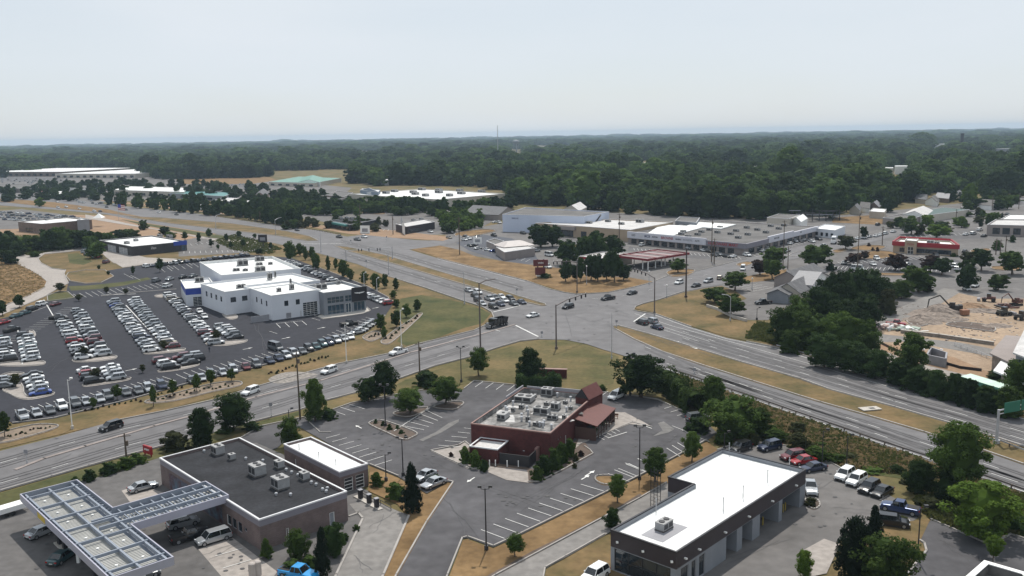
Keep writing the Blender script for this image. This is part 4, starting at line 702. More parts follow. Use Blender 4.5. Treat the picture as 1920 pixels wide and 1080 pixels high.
while r<12300:
    step=cell*max(1,r/1400)**.85; n=int(r*1.25/step)
    for i in range(n):
        t=-.62+1.24*(i+g.uniform(-.45,.45))/n; q=r+g.uniform(-.5,.5)*step
        X=q*math.sin(t); Y=q*math.cos(t); k=.5+.5*math.sin(X*.011+1.3*math.sin(Y*.007))*math.cos(Y*.006)
        if r>1300 and (k<.05 or (math.sin(X*.0043+2)*math.sin(Y*.0031+X*.001)>.93)): continue
        big=math.exp(g.normal()*.32); wd=step*1.28*big; hg=(12.5*big**.8+g.uniform(-2,4))*(1+.25*k)
        try_add(X,Y,wd,hg)
    r+=step*.95
wood('woodland',pts,scs,1,'dense green wood stretching from the shops to the horizon')
print('wood points',len(pts))
for k,(p_,s_,l_,f_) in enumerate(SCL): wood('distant_tree_cover',p_,s_,1,l_,(('round',2),('teardrop',2),('oval',2)),f_)
# ---------------- buildings ----------------
def area2(q): return sum(q[i].x*q[(i+1)%len(q)].y-q[(i+1)%len(q)].x*q[i].y for i in range(len(q)))
def inset(q,d):
    n=len(q); s=1 if area2(q)>0 else -1; out=[]
    for i in range(n):
        a,b,c=q[i-1],q[i],q[(i+1)%n]; u=(b-a).normalized(); v=(c-b).normalized(); nu=Vector((-u.y,u.x))*s; nv=Vector((-v.y,v.x))*s
        k=1+nu.dot(nv); out.append(b+(nu+nv)*(d/k) if k>.15 else b+nu*d)
    return out
def orth(pts):
    """square the outline up along its longest edge"""
    n=len(pts); L=[(pts[(i+1)%n]-pts[i]).length for i in range(n)]; i=L.index(max(L)); u=(pts[(i+1)%n]-pts[i]).normalized()
    # mean direction over all edges
    sx=sy=0
    for j in range(n):
        e=pts[(j+1)%n]-pts[j]; a=math.atan2(e.y,e.x); sx+=e.length*math.cos(4*a); sy+=e.length*math.sin(4*a)
    a0=math.atan2(sy,sx)/4; a1=math.atan2(u.y,u.x); a=a0+round((a1-a0)/(math.pi/2))*math.pi/2
    u=Vector((math.cos(a),math.sin(a))); v=Vector((-u.y,u.x)); c=[[p.dot(u),p.dot(v)] for p in pts]
    for j in range(n):
        k=(j+1)%n; du=abs(c[k][0]-c[j][0]); dv=abs(c[k][1]-c[j][1]); w_=1 if du>dv else 0
        mth=(c[j][w_]+c[k][w_])/2; c[j][w_]=mth; c[k][w_]=mth
    return [u*a_+v*b_ for a_,b_ in c]
def foot(px,h,sq=True,rect3=False):
    q=[G(x,y,h).to_2d() for x,y in px]
    if rect3: q=q+[q[0]+(q[2]-q[1])] if len(q)==3 else q
    return orth(q) if sq else q
def cutwall(mb,a,b,n,z0,z1,ops,bands,m0,rev=.18):
    """wall a->b (2D) with openings cut through and real reveals"""
    L=(b-a).length; u=(b-a)/L
    S=sorted({0,L}|{s for o in ops for s in(o[0]*L,o[1]*L)}); Zs=sorted({z0,z1}|{z for o in ops for z in o[2:4]}|{z for q in bands for z in q[:2] if z0<z<z1})
    P3=lambda s,z,d=0:Vector((a.x+u.x*s-n.x*d,a.y+u.y*s-n.y*d,z))
    for s0,s1 in zip(S,S[1:]):
        for y0,y1 in zip(Zs,Zs[1:]):
            sm=(s0+s1)/2; zm=(y0+y1)/2
            if any(o[0]*L<sm<o[1]*L and o[2]<zm<o[3] for o in ops): continue
            m=m0
            for q in bands:
                if q[0]<zm<q[1]: m=q[2]
            mb.face([P3(s0,y0),P3(s1,y0),P3(s1,y1),P3(s0,y1)],m)
    for o in ops:
        s0,s1,y0,y1=o[0]*L,o[1]*L,o[2],o[3]; d=o[7] if len(o)>7 else rev
        for A,B,C_,D in ((P3(s0,y0),P3(s0,y0,d),P3(s0,y1,d),P3(s0,y1)),(P3(s1,y0,d),P3(s1,y0),P3(s1,y1),P3(s1,y1,d)),(P3(s0,y1),P3(s1,y1),P3(s1,y1,d),P3(s0,y1,d)),(P3(s0,y0,d),P3(s1,y0,d),P3(s1,y0),P3(s0,y0))): mb.face([A,B,C_,D],m0)
class Bld:
    """one building: walls with openings, roof inside a parapet, coping, fittings as parts"""
    def __init__(s,name,label,cat,q,h,wall,roof,ph=.5,coping=None,bands=(),ops=None,z0=0,root=None,wallname='wall',th=.3,group=None,roofname='roof',ops_open=()):
        s.q=q; s.h=h; n=len(q); s.sg=1 if area2(q)>0 else -1
        c=sum(q,Vector((0,0)))/n
        s.root=root or empty(name,(c.x,c.y,0),0,label,cat,group); s.c=s.root.location.to_2d() ; s.off=Vector((s.c.x,s.c.y)); q=[p-s.off for p in q]; s.lq=q
        mb=MB(); ops=ops or {}
        for i in range(n):
            a,b=q[i],q[(i+1)%n]; e=(b-a).normalized(); nn=Vector((e.y,-e.x))*s.sg
            cutwall(mb,a,b,nn,z0,h,ops.get(i,[]),bands,wall)
            for o in ops.get(i,[]): s.fit(a,b,nn,o)
        r=inset(q,th)
        for i in range(n):
            j=(i+1)%n; mb.face([(*r[i],h-ph),(*r[j],h-ph),(*r[j],h),(*r[i],h)],roof if ph>.8 else wall)
        mb.build(wallname,None,s.root)
        cp=MB(); o1=inset(q,-.06); o2=inset(q,th-.08); hh=.10
        for i in range(n):
            j=(i+1)%n
            for A,B in (((*o1[i],h+hh),(*o1[j],h+hh)),):
                cp.face([A,B,(*o2[j],h+hh),(*o2[i],h+hh)]); cp.face([(*o1[i],h-.12),(*o1[j],h-.12),B,A]); cp.face([(*o2[i],h+.002),(*o2[j],h+.002),(*o2[j],h+hh),(*o2[i],h+hh)])
        cp.build('coping',coping or COPING,s.root)
        rb=MB(); rb.face([(p.x,p.y,h-ph) for p in r]); s.roof=rb.build(roofname,roof,s.root); s.rz=h-ph
    def fit(s,a,b,nn,o):
        s0,s1,y0,y1,kind=o[:5]; L=(b-a).length; u=(b-a)/L; d=(o[7] if len(o)>7 else .18)-.03; nx,nz=(o[5] if len(o)>5 and o[5] else (1,1)); gm=o[6] if len(o)>6 and o[6] else GLASS
        if kind=='open': return
        P3=lambda t,z,dd=0:Vector((a.x+u.x*t-nn.x*dd,a.y+u.y*t-nn.y*dd,z)); A,B=s0*L,s1*L; rz=math.atan2(u.y,u.x)
        fr=MB(); bw=.09 if kind!='garage_door' else .07; fm=DARK if kind=='dark_window' else (WHITE if kind!='window' else GREY)
        for k in range(nx+1):
            t=lerp(A+bw/2,B-bw/2,k/nx); fr.box(P3(t,(y0+y1)/2,d-.04),(bw,.08,y1-y0-.004),rz)
        for k in range(nz+1):
            z=lerp(y0+bw/2,y1-bw/2,k/nz); fr.box(P3((A+B)/2,z,d-.045),(B-A-.004,.07,bw),rz)
        nm={'dark_window':'window','doors':'door'}.get(kind,kind)
        g_=MB(); g_.face([P3(A,y0,d),P3(B,y0,d),P3(B,y1,d),P3(A,y1,d)]); w_=g_.build(nm,gm,s.root); fr.build('frame',fm,w_)
    def pt(s,x,y,z=None):
        z=s.rz if z is None else z; g_=G(x,y,z); return Vector((g_.x-s.off.x,g_.y-s.off.y,z))
    def ang(s,i=0): e=s.q[(i+1)%len(s.q)]-s.q[i]; return math.atan2(e.y,e.x)
    def unit(s,x,y,size=(2,1.6,1.2),i=0,fan=True):
        p=s.pt(x,y); mb=MB(); L,W,h=size; rz=s.ang(i); mb.box((0,0,.12),(L*1.05,W*1.05,.24),0,ROOFG); mb.box((0,0,.24+h/2),(L,W,h),0,HVAC); mb.box((0,0,.26+h),(L*1.04,W*1.04,.07),0,HVAC)
        for k in (-1,1): mb.box((k*L*.25,-W/2-.012,.24+h*.5),(L*.4,.02,h*.7),0,DARK)
        o=mb.build('rooftop_unit',None,s.root,p,rz)
        if fan:
            f=MB(); 
            for k in ((-1,1) if L>1.8 else (0,)): f.tube((k*L*.24,0,.29+h),(k*L*.24,0,.40+h),min(W,L/2)*.36,None,10,DARK)
            f.build('fan',None,o)
    def vent(s,x,y,h=.9,r=.12):
        p=s.pt(x,y); mb=MB(); mb.tube((0,0,0),(0,0,h),r,r,7); mb.tube((0,0,h),(0,0,h+.12),r*1.7,r*1.2,7); mb.build('vent_pipe',METAL,s.root,p)
    def text(s,i,t,z,size,string,m,bold=.012,name='lettering'):
        """lettering fixed to wall i, centred at fraction t (as seen from outside, left to right)"""
        a,b=s.lq[i],s.lq[(i+1)%len(s.lq)]; e=(b-a).normalized(); nn=Vector((e.y,-e.x))*s.sg; xax=Vector((-nn.y,nn.x,0)); p=a.lerp(b,t)+nn*.03
        return textobj(string,size,m,s.root,Vector((p.x,p.y,z)),xax,Vector((nn.x,nn.y,0)),name,bold)
    def panel(s,i,t0,t1,z0,z1,m,out=.12,name='fascia'):
        a,b=s.lq[i],s.lq[(i+1)%len(s.lq)]; L=(b-a).length; e=(b-a)/L; nn=Vector((e.y,-e.x))*s.sg; c=a+e*L*(t0+t1)/2+nn*(out/2+.004)
        mb=MB(); mb.box((c.x,c.y,(z0+z1)/2),(L*(t1-t0),out,z1-z0),math.atan2(e.y,e.x)); return mb.build(name,m,s.root)
def textobj(string,size,m,parent,loc,xax,nrm,name='lettering',bold=.01,align='CENTER'):
    c=bpy.data.curves.new('t','FONT'); c.body=string; c.size=size; c.extrude=.015; c.offset=bold; c.align_x=align; c.align_y='CENTER'; c.resolution_u=2
    t=bpy.data.objects.new('t',c); me=bpy.data.meshes.new_from_object(t); bpy.data.objects.remove(t); me.materials.clear(); me.materials.append(m)
    o=inst(name,me,parent); y=Vector((0,0,1)) if abs(nrm.z)<.9 else nrm.cross(xax); M=Matrix((xax,y,nrm)).transposed().to_4x4(); M.translation=loc; o.matrix_local=M; return o
def sizes(b):
    return [(b.q[(i+1)%len(b.q)]-b.q[i]).length for i in range(len(b.q))]
REDM=mat('red_sign',(.30,.016,.024),.55,var=.08); BLUEM=mat('blue_panel',(.025,.06,.33),.45,var=.08); NAVY=mat('navy_sign',(.04,.05,.12),.5); WALLW=mat('white_wall',(.62,.64,.68),.7,var=.03,scale=.15)
TAN=mat('tan_stucco',(.36,.28,.20),.85,var=.07,scale=.3); TAUPE=mat('taupe_wall',(.27,.235,.22),.85,var=.08,scale=.3); MAUVE=mat('mauve_fascia',(.20,.19,.22),.6,var=.06); REDROOF=mat('red_metal_roof',(.115,.036,.030),.6,.0,var=.12,scale=1.2); BLACKP=mat('black_panel',(.020,.019,.024),.4,var=.15)
PURP=mat('purple_fascia',(.040,.032,.038),.5,var=.1,scale=.5); GREYW=mat('grey_blue_wall',(.22,.235,.26),.7,var=.08); SHING=mat('shingles',(.12,.12,.125),.9,var=.3,scale=.8,scale2=4); GREENR=mat('green_metal_roof',(.10,.24,.19),.5,.1,var=.12); STONEW=mat('ledge_stone',(.26,.23,.20),.9,var=.35,scale=1.,scale2=3)
MURAL=mat('mural',(.12,.03,.02),.8,var=.2,scale=.5,col2=(.10,.16,.22),scale2=2); DOORG=mat('overhead_door',(.30,.31,.33),.6,var=.06); BEIGE=mat('beige_siding',(.46,.42,.36),.8,var=.06)
# 1 the dark roofed store
q=foot([(298.6,859.2),(486,974.4),(651.4,921.7),(448.6,821)],4.8)
b=Bld('convenience_store','wide dark roofed brick store with white roof edge at the bottom left','store',q,4.8,BRICKM,ROOFD,ph=.4,bands=[(3.75,4.8,MAUVE)],ops={0:[(.70,.74,.9,2.5,'doors'),(.75,.79,.9,2.5,'window'),(.80,.84,.9,2.5,'window'),(.86,.885,1.6,2.2,'window'),(.30,.36,.1,2.4,'doors')],1:[(.78,.84,.1,2.3,'door',None,GREYW),(.28,.31,.1,2.2,'door',None,BRICKM)],3:[]})
b.panel(0,.10,.66,.4,3.2,MURAL,.03,'mural'); 
for x,y,sz in ((409,851,(2,1.6,1.3)),(483,890,(2.3,2,1.5)),(526,914,(2.3,2,1.5)),(524,877,(1.4,1.2,1)),(571,899,(1.4,1.2,1)),(435,862,(1,1,.8))): b.unit(x,y,sz,0)
for x,y in ((461,862),(493,866),(537,883),(547,888),(559,893),(584,907),(593,911),(605,920),(614,918),(612,924),(383,848),(518,929),(545,930)): b.vent(x,y,.35,.16)
STORE=b
# 2 small white roofed building
q=foot([(533,832),(636,886.5),(689,868.5),(583,820)],3.9)
b=Bld('car_wash','small long white roofed brick building behind the dark roofed store','car wash',q,3.9,BRICKM,MEMB,ph=.35,bands=[(2.95,3.9,MAUVE)],ops={1:[(.15,.45,.1,2.5,'garage_door',(1,4),DARK),(.55,.85,.1,2.5,'garage_door',(1,4),DARK)],0:[(.2,.23,.1,2.2,'door',None,GREYW)]})
for x,y in ((561,843),(598,858),(630,872)): b.vent(x,y,.9,.07)
# 3 the brick restaurant
q=foot([(886.7,794.4),(1033,813),(1113,742),(980,726)],5.2)
b=Bld('brick_restaurant','dark red brick restaurant with a cluttered pale roof in the middle parking lot','restaurant',q,5.2,BRICKR,RROOF,ph=.9,coping=mat('brown_coping',(.25,.15,.13),.6),ops={1:[(.30,.325,.1,2.3,'door',None,DARK),(.15,.17,2.6,3.0,'window'),(.2,.22,2.6,3.0,'window')]})
for x,y,sz in ((1027,741,(2.4,1.8,1.3)),(984,752,(3.6,2.4,.9)),(1016,776,(3.0,1.6,1.1)),(1042,768,(1.6,1.4,1.2)),(944,785,(1.6,2.4,.9)),(1036,787,(2.0,.8,.7)),(978,766,(.9,.9,.6)),(1092,748,(1.8,1.2,.5)),(1008,798,(1.6,.8,.4)),(1000,745,(1.2,.8,.4)),(1060,757,(.8,.8,.4)),(962,772,(.7,.7,.6)),(990,790,(.8,.6,.7)),(1025,760,(1,.7,.4)),(1058,785,(.7,.7,.5)),(1070,768,(.7,.7,.4))): b.unit(x,y,sz,0)
for x,y in ((948,770),(951,773),(988,770),(990,777),(978,784),(978,790),(993,799),(1012,800),(1018,801),(1020,797),(1034,805),(1062,772),(962,760),(1045,745),(1070,752)): b.vent(x,y,.9,.2)
rg=random.Random(2); mb=MB()
for k in range(26):
    x=rg.uniform(930,1090); y=rg.uniform(745,800)
    if abs((x-1005)/110)+abs((y-768)/40)<1: p=b.pt(x,y,b.rz+.01+.003*k); mb.box(p,(rg.uniform(1,4),rg.uniform(.8,3),.004),rg.uniform(0,3),ROOFG if k%2 else MEMB2); mb.build('roof_patch',None,b.root); mb=MB()

# raised screen walls at the back
for i,t0,t1,z1 in ((2,.05,.55,6.0),(2,.55,.95,5.7),(3,.0,.35,5.8)): b.panel(i,t0,t1,4.6,z1,GREY,.2,'screen_wall')
# porch with a red metal roof on the right side, gabled tower at the back corner
a,c=b.lq[1],b.lq[2]; e=(c-a).normalized(); L=(c-a).length; nn=Vector((e.y,-e.x))*b.sg
A=a+e*L*.50; B=a+e*L*.98; d=4.6; mb=MB(); P_=lambda p,k,z:(p.x+nn.x*k,p.y+nn.y*k,z)
mb.face([P_(A,.02,4.1),P_(B,.02,4.1),P_(B,d,3.1),P_(A,d,3.1)]); mb.face([P_(A,.02,3.95),P_(A,d,2.95),P_(B,d,2.95),P_(B,.02,3.95)]); mb.face([P_(A,d,2.95),P_(B,d,2.95),P_(B,d,3.1),P_(A,d,3.1)]); mb.face([P_(A,0,3.95),P_(A,d,2.95),P_(A,d,3.1),P_(A,0,4.1)]); mb.face([P_(B,0,3.95),P_(B,d,2.95),P_(B,d,3.1),P_(B,0,4.1)])
pr=mb.build('porch_roof',REDROOF,b.root); mb=MB()
for k in range(8): t=k/7; p=A.lerp(B,t)+nn*(d-.3); mb.box((p.x,p.y,1.5),(.18,.18,2.95),0)
for z in (1.0,): p=A.lerp(B,.5)+nn*(d-.3); mb.box((p.x,p.y,z),((B-A).length,.1,.12),math.atan2(e.y,e.x))
for sgn in (0,1):
    p=(A if sgn==0 else B)+nn*(d/2); mb.box((p.x,p.y,1.3),(.1,d-.4,2.5),math.atan2(e.y,e.x))
mb.build('porch_post',mat('porch_brown',(.09,.05,.04),.7),b.root)
tq=foot([(1085,746),(1103,752),(1124,738),(1106,731)],5.4); 
tb=[p-b.off for p in tq]; mb=MB(); mb.prism([tuple(p) for p in tb],0,5.6,BRICKR); m1=(tb[0]+tb[1])/2; m2=(tb[2]+tb[3])/2
for s_,(p0,p1) in ((0,(tb[0],tb[3])),(1,(tb[1],tb[2]))):
    f0=p0+(p0-m1)*.15; f1=p1+(p1-m2)*.15; mb.face([(*f0,5.5),(*f1,5.5),(*m2,7.6),(*m1,7.6)],REDROOF); mb.face([(*f0,5.4),(*f1,5.4),(*m2,7.5),(*m1,7.5)],REDROOF)
mb.face([(*tb[0],5.6),(*tb[1],5.6),(*m1,7.5)],BLACKP); mb.face([(*tb[3],5.6),(*tb[2],5.6),(*m2,7.5)],BLACKP); mb.build('entrance_tower',None,b.root)
# service yard in front: low brick wall with a small lean-to roof, dark fence
o=empty('service_yard_fence',G(950,872),0,'dark wooden yard fence in front of the brick restaurant','fence'); off=G(950,872)
def fenceseg(p,q_,z,m,nm,t=.12,par=o): a_=G(*p)-off; b_=G(*q_)-off; d_=b_-a_; mb=MB(); mb.box(((a_.x+b_.x)/2,(a_.y+b_.y)/2,z/2),(d_.length,t,z),math.atan2(d_.y,d_.x)); return mb.build(nm,m,par)
fenceseg((937,871),(992,878),2.2,DARK,'fence_panel'); fenceseg((992,878),(1018,853),2.2,DARK,'fence_panel'); fenceseg((1005,866),(1024,848),2.5,mat('brown_coping',(.25,.15,.13),.6),'brick_pier',.5)
for x in (918,929,951,972,986): g_=G(x,877 if x>930 else 876); mb=MB(); mb.tube((0,0,0),(0,0,1.2),.09,.09,7); tag(mb.build('bollard',WHITE,None,(g_.x,g_.y,.14)),f'white post at the service yard pad, {ordn([918,929,951,972,986].index(x))} from the left','bollard','white posts at the service yard pad')
q=foot([(885,836),(937,845),(945,828),(900,818)],2.8); c2=Bld('annex','low brick annex with a pale flat roof against the restaurant wall','annex',q,2.8,BRICKR,MEMB2,ph=.3)
q=foot([(952,848),(972,850),(975,844),(955,842)],3.0); 
for x,y in ((962,853),(995,858)): g_=G(x,y); mb=MB(); mb.box((0,0,1.2),(3,1.6,.1),.15,COPING); mb.box((0,0,.6),(2.6,1.4,1.2),.15,DARK); tag(mb.build('waste_container',None,None,(g_.x,g_.y+1,.1)),f'dark waste container with a pale lid, {"left" if x<980 else "right"} one behind the yard fence','waste container')
# 4 garage with bright white roof
q=foot([(1145.8,994),(1266.7,1035.6),(1513.9,880),(1354,842.5),(1251.4,893.9),(1298.6,907.8)],5.8)
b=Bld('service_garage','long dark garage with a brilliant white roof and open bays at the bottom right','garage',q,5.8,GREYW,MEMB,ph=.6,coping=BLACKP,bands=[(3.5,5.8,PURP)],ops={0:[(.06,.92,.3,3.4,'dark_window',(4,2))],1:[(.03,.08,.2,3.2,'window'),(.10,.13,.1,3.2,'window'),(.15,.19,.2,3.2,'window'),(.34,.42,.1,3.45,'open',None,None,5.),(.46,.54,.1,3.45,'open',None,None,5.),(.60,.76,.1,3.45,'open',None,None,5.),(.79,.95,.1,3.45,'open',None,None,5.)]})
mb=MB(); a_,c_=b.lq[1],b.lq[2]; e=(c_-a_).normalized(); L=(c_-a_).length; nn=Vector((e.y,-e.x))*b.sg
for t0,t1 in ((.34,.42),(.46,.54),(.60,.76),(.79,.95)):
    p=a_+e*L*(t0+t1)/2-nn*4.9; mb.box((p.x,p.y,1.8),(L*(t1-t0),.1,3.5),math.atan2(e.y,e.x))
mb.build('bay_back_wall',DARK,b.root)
b.unit(1245,992,(2.3,1.4,.95),1); mb=MB(); p=b.pt(1246,996); mb.box(p+Vector((0,0,.02)),(6,3.4,.03),b.ang(1)); mb.build('roof_pad',GREY,b.root)
for x,y in ((1356,958),(1393,935),(1439,905),(1367,852),(1480,880),(1230,960)): b.vent(x,y,1.9,.06)
for t in (.14,.32,.5,.69,.9,.05): 
    p=a_+e*L*t+nn*.25; mb=MB(); mb.box((p.x,p.y,4.4),(.25,.4,.18),math.atan2(e.y,e.x)); mb.build('wall_lamp',LAMPM,b.root)
for i_,t in ((0,.1),(0,.5),(0,.93)): 
    pp=b.lq[i_].lerp(b.lq[i_+1],t)+Vector((-.0,-.3)); mb=MB(); mb.box((pp.x,pp.y,4.5),(.3,.3,.2),0); mb.build('wall_lamp',LAMPM,b.root)
# ladder frame and bollards by the garage
p=G(1226,952,0); o=empty('wall_ladder',(p.x,p.y,0),b.ang(4),'black steel ladder frame against the rear wall of the white roofed garage','ladder')
for k,dy in enumerate((0,.9)):
    mb=MB()
    for x in (-.6,.6): mb.tube((x,dy,0),(x,dy,6.2),.05)
    for z in np.arange(.5,6.2,.6): mb.tube((-.6,dy,z),(.6,dy,z),.03)
    mb.build('ladder_rail',DARK,o)
for k,(x,y) in enumerate(((1382,1008),(1393,1003),(1418,988),(1430,982),(1468,958),(1472,955),(1500,941))): g_=G(x,y+4); mb=MB(); mb.tube((0,0,0),(0,0,1.3),.1,.1,7); mb.tube((0,0,1.0),(0,0,1.25),.105,.105,7,mat('ochre',(.4,.3,.06),.6)); tag(mb.build('bollard',DARK,None,(g_.x,g_.y,.14)),f'black steel bollard, {ordn(k)} from the left before the open garage bays','bollard','bollards before the garage bays')
# 5 the dealership: four volumes of one building
root=empty('car_dealership',G(500,560),0,'large white car dealership with blue corner and black sign box','dealership')
Bl=lambda px,h,w_,r_,**k:Bld('x','','',foot(px,h),h,w_,r_,root=root,**k)
# lower wings, roof points at their own height
def same(bq): return bq
m1=Bl([(390,534),(413,546),(459,542.5),(463,545),(491,548.5),(508,553.5),(594,545),(545,495),(425,520)],8.2,WALLW,MEMB,ph=.5) if False else None
qa=foot([(390,535),(414,546.5),(595,528),(545,508)],8.0); 
B1=Bld('','','',qa,8.0,WALLW,MEMB,ph=.5,root=root,coping=WHITE,wallname='wing_wall',roofname='wing_roof',ops={0:[(.2,.27,4.2,6,'dark_window'),(.4,.47,4.2,6,'dark_window'),(.6,.67,4.2,6,'dark_window'),(.8,.87,4.2,6,'dark_window')],1:[(.05,.105,4.2,5.9,'dark_window'),(.165,.22,4.2,5.9,'dark_window')]})
qb=foot([(464,540),(508,553.5),(593.5,545.5),(545,522)],8.2)
B2=Bld('','','',qb,8.25,WALLW,MEMB,ph=.5,root=root,coping=WHITE,wallname='shop_wall',roofname='shop_roof',ops={0:[(.45,.5,4.2,6,'dark_window'),(.62,.67,4.2,6,'dark_window'),(.8,.85,4.2,6,'dark_window')],1:[(.25,.33,4.3,6,'dark_window'),(.48,.56,4.3,6,'dark_window'),(.62,.92,.15,4.6,'garage_door',(4,7)),(.27,.38,.1,2.0,'door',None,GREY),(.56,.585,.1,2.2,'door',None,GREY)]})
qd=foot([(460,541),(491,548.5),(500,545),(470,536)],7.4)
B3=Bld('','','',qd,7.6,WALLW,MEMB,ph=.3,root=root,coping=WHITE,wallname='bay_wall',roofname='bay_roof',ops={0:[],1:[]})
B3.panel(0,.45,.7,4.1,5.8,GLASS,.05,'window')
qe=foot([(331,526),(356,541),(391,537.5),(404,520)],6.6)
B4=Bld('','','',qe,6.6,WALLW,MEMB,ph=.5,root=root,coping=WHITE,wallname='service_wall',roofname='service_roof',bands=[(4.3,6.6,BLUEM)],ops={0:[(.06,.2,.1,3.6,'garage_door',(3,4)),(.3,.44,.1,3.6,'garage_door',(3,4)),(.54,.68,.1,3.6,'garage_door',(3,4)),(.78,.92,.1,3.6,'garage_door',(3,4))],1:[(.22,.68,.15,3.4,'garage_door',(3,6)),(.85,.97,.15,2.4,'doors')]})
qf=foot([(377,491),(425,524),(542,497),(516,480)],9.3)
B5=Bld('','','',qf,9.3,WALLW,MEMB,ph=.9,root=root,coping=WHITE,wallname='rear_wall',roofname='rear_roof')
qg=foot([(573,536),(602,549.5),(683,539.5),(641,526)],7.8)
B6=Bld('','','',qg,7.8,GREYW,MEMB,ph=.8,root=root,coping=WHITE,wallname='showroom_wall',roofname='showroom_roof',ops={1:[(.08,.47,3.9,6.0,'window',(4,2),GLASSB),(.50,.66,3.9,6.0,'window',(2,2),GLASSB),(.08,.47,.3,3.3,'window',(4,1),GLASSB),(.51,.64,.15,3.3,'doors',(2,1),GLASSB),(.70,.97,.3,3.4,'window',(3,1),GLASSB)],2:[(.05,.9,.3,3.4,'window',(5,1),GLASSB)]})
B6.panel(1,.66,1.01,3.6,8.3,BLACKP,.35,'sign_box'); B6.panel(2,-.02,.2,3.6,8.3,BLACKP,.35,'sign_box')
a_,c_=B6.lq[1],B6.lq[2]; e=(c_-a_).normalized(); nn=Vector((e.y,-e.x))*B6.sg; xa=Vector((-nn.y,nn.x,0)); p=a_.lerp(c_,.84)+nn*.40
mb=MB()   # winged emblem with a shield in the middle
def emb(pts,d=0): mb.face([(p.x+xa.x*x+nn.x*d,p.y+xa.y*x+nn.y*d,6.3+z) for x,z in pts],WHITE)
for s_ in (-1,1):
    emb([(s_*.25,.28),(s_*1.9,.36),(s_*1.75,.16),(s_*1.2,.0),(s_*.3,-.12)])
emb([(-.22,.26),(.22,.26),(.2,-.1),(0,-.3),(-.2,-.1)],.01); mb.build('emblem',None,root)
B6.text(1,.84,5.3,.5,'GENESIS',WHITE); B6.text(1,.30,6.75,.75,'Genesis of Fishers',GREY)
for B_,L_ in ((B2,((506,524,(1.6,1.2,2.2)),(547,543,(1.4,1.2,1.6)),(516,520,(.6,.6,2)),(545,532,(.6,.6,1.5)),(523,547,(1.4,.8,1)))),(B5,((455,498,(4,2,2)),(487,489,(3.4,2,1.6)),(486,497,(2.4,1.6,.7)),(507,496,(1.6,1,.7)),(443,508,(2.4,1.2,.7)),(460,508,(1.8,1,.6)),(488,509,(3.6,2,1.6)))),(B4,((374,529,(3,1.6,1.6)),)),(B6,((601,542,(4,2,1.6)),(634,533,(1,1,1)))),(B1,((452,540,(3,1,1)),))):
    for x,y,sz in L_: B_.unit(x,y,sz,1)
mb=MB(); p=G(500,604)-root.location; mb.box((p.x-2,p.y,1.1),(6,.15,2.2),B2.ang(1),GREY); mb.build('yard_gate',None,root)
for n_,px in (('pedestrian_wall',((463,598),(475,603))),): pass
# 6.. simple commercial buildings
def shop(name,label,cat,px,h,wall,roof,ph=.4,bands=(),ops=None,units=(),sq=True,rect3=False,coping=None,ui=0,group=None):
    b=Bld(name,label,cat,foot(px,h,sq,rect3),h,wall,roof,ph=ph,bands=bands,ops=ops,coping=coping,group=group)
    for u_ in units: b.unit(*u_,i=ui)
    return b
b=shop('tyre_shop','small charcoal brick shop with a white roof left of the dealership','shop',[(205,450),(240,465),(332,452),(290,440)],5,BRICKK,MEMB,.5,ops={0:[(.25,.5,.2,3.6,'garage_door',(2,4),DOORG),(.6,.85,.2,3.6,'garage_door',(2,4),DOORG)],1:[(.9,.98,.4,3,'window',(1,1),GLASSB)]},units=((238,457,(3,2,1)),(255,452,(2,2,1)),(318,446,(4,2,1.4)),(300,444,(3,2,1.2))))
b.panel(1,.75,1.005,3.2,5.4,BLUEM,.2,'sign_band'); b.text(1,.38,3.2,1.6,'Zips',COPING)
b=shop('brown_brick_store','brown brick store with a bright white roof beside the distant car lot','store',[(39,415.5),(77,420),(166,412),(128,407)],6.5,BRICKB,MEMB,.5,ops={0:[(.3,.6,.2,3,'dark_window',(2,1))]},units=((88,413,(2,1.4,1)),))
q=foot([(141,411),(144,414),(166,412),(160,408)],8); Bld('','','',q,8.4,GREYW,MEMB,ph=.4,root=b.root,wallname='corner_tower_wall',roofname='corner_tower_roof')
# big white roofed home store
b=shop('home_store','huge store with a white roof dotted with roof units in front of the wood','store',[(653,363.5),(822,374),(947,363),(790,354)],8,BEIGE,MEMB,.6,sq=False,units=[(724,363,(6,4,2)),(740,360,(6,4,2)),(775,362,(6,4,2)),(779,365,(6,4,2)),(798,368,(5,4,2)),(823,362,(7,4,2.4)),(823,358,(6,4,2)),(843,368,(5,4,2)),(862,359,(6,4,2)),(865,364,(7,4,2)),(791,356.5,(7,4,2)),(903,361,(6,4,2))])
q=foot([(675,356.5),(709,360),(713,356),(680,353)],10.5,False); qq=Bld('','','',q,10.5,mat('slate_blue',(.13,.17,.22),.7),MEMB,ph=.4,root=b.root,wallname='entrance_wall',roofname='entrance_roof'); qq.text(0,.5,8.4,2.6,"LOWE'S",WHITE,.05); qq.panel(0,.08,.88,1,4.2,GLASS,.2,'window')
mb=MB(); a_=qq.lq[0]; c_=qq.lq[1]; mm=(a_+c_)/2; mb.face([(*a_,10.5),(*c_,10.5),(mm.x,mm.y,13.2)],mat('slate_blue',(.13,.17,.22))); d_=Vector((0,4)); mb.face([(a_.x,a_.y+4,10.5),(mm.x,mm.y+4,13.2),(mm.x,mm.y,13.2),(a_.x,a_.y,10.5)],GREYW); mb.face([(c_.x,c_.y+4,10.5),(c_.x,c_.y,10.5),(mm.x,mm.y,13.2),(mm.x,mm.y+4,13.2)],GREYW); mb.build('gable',None,b.root)
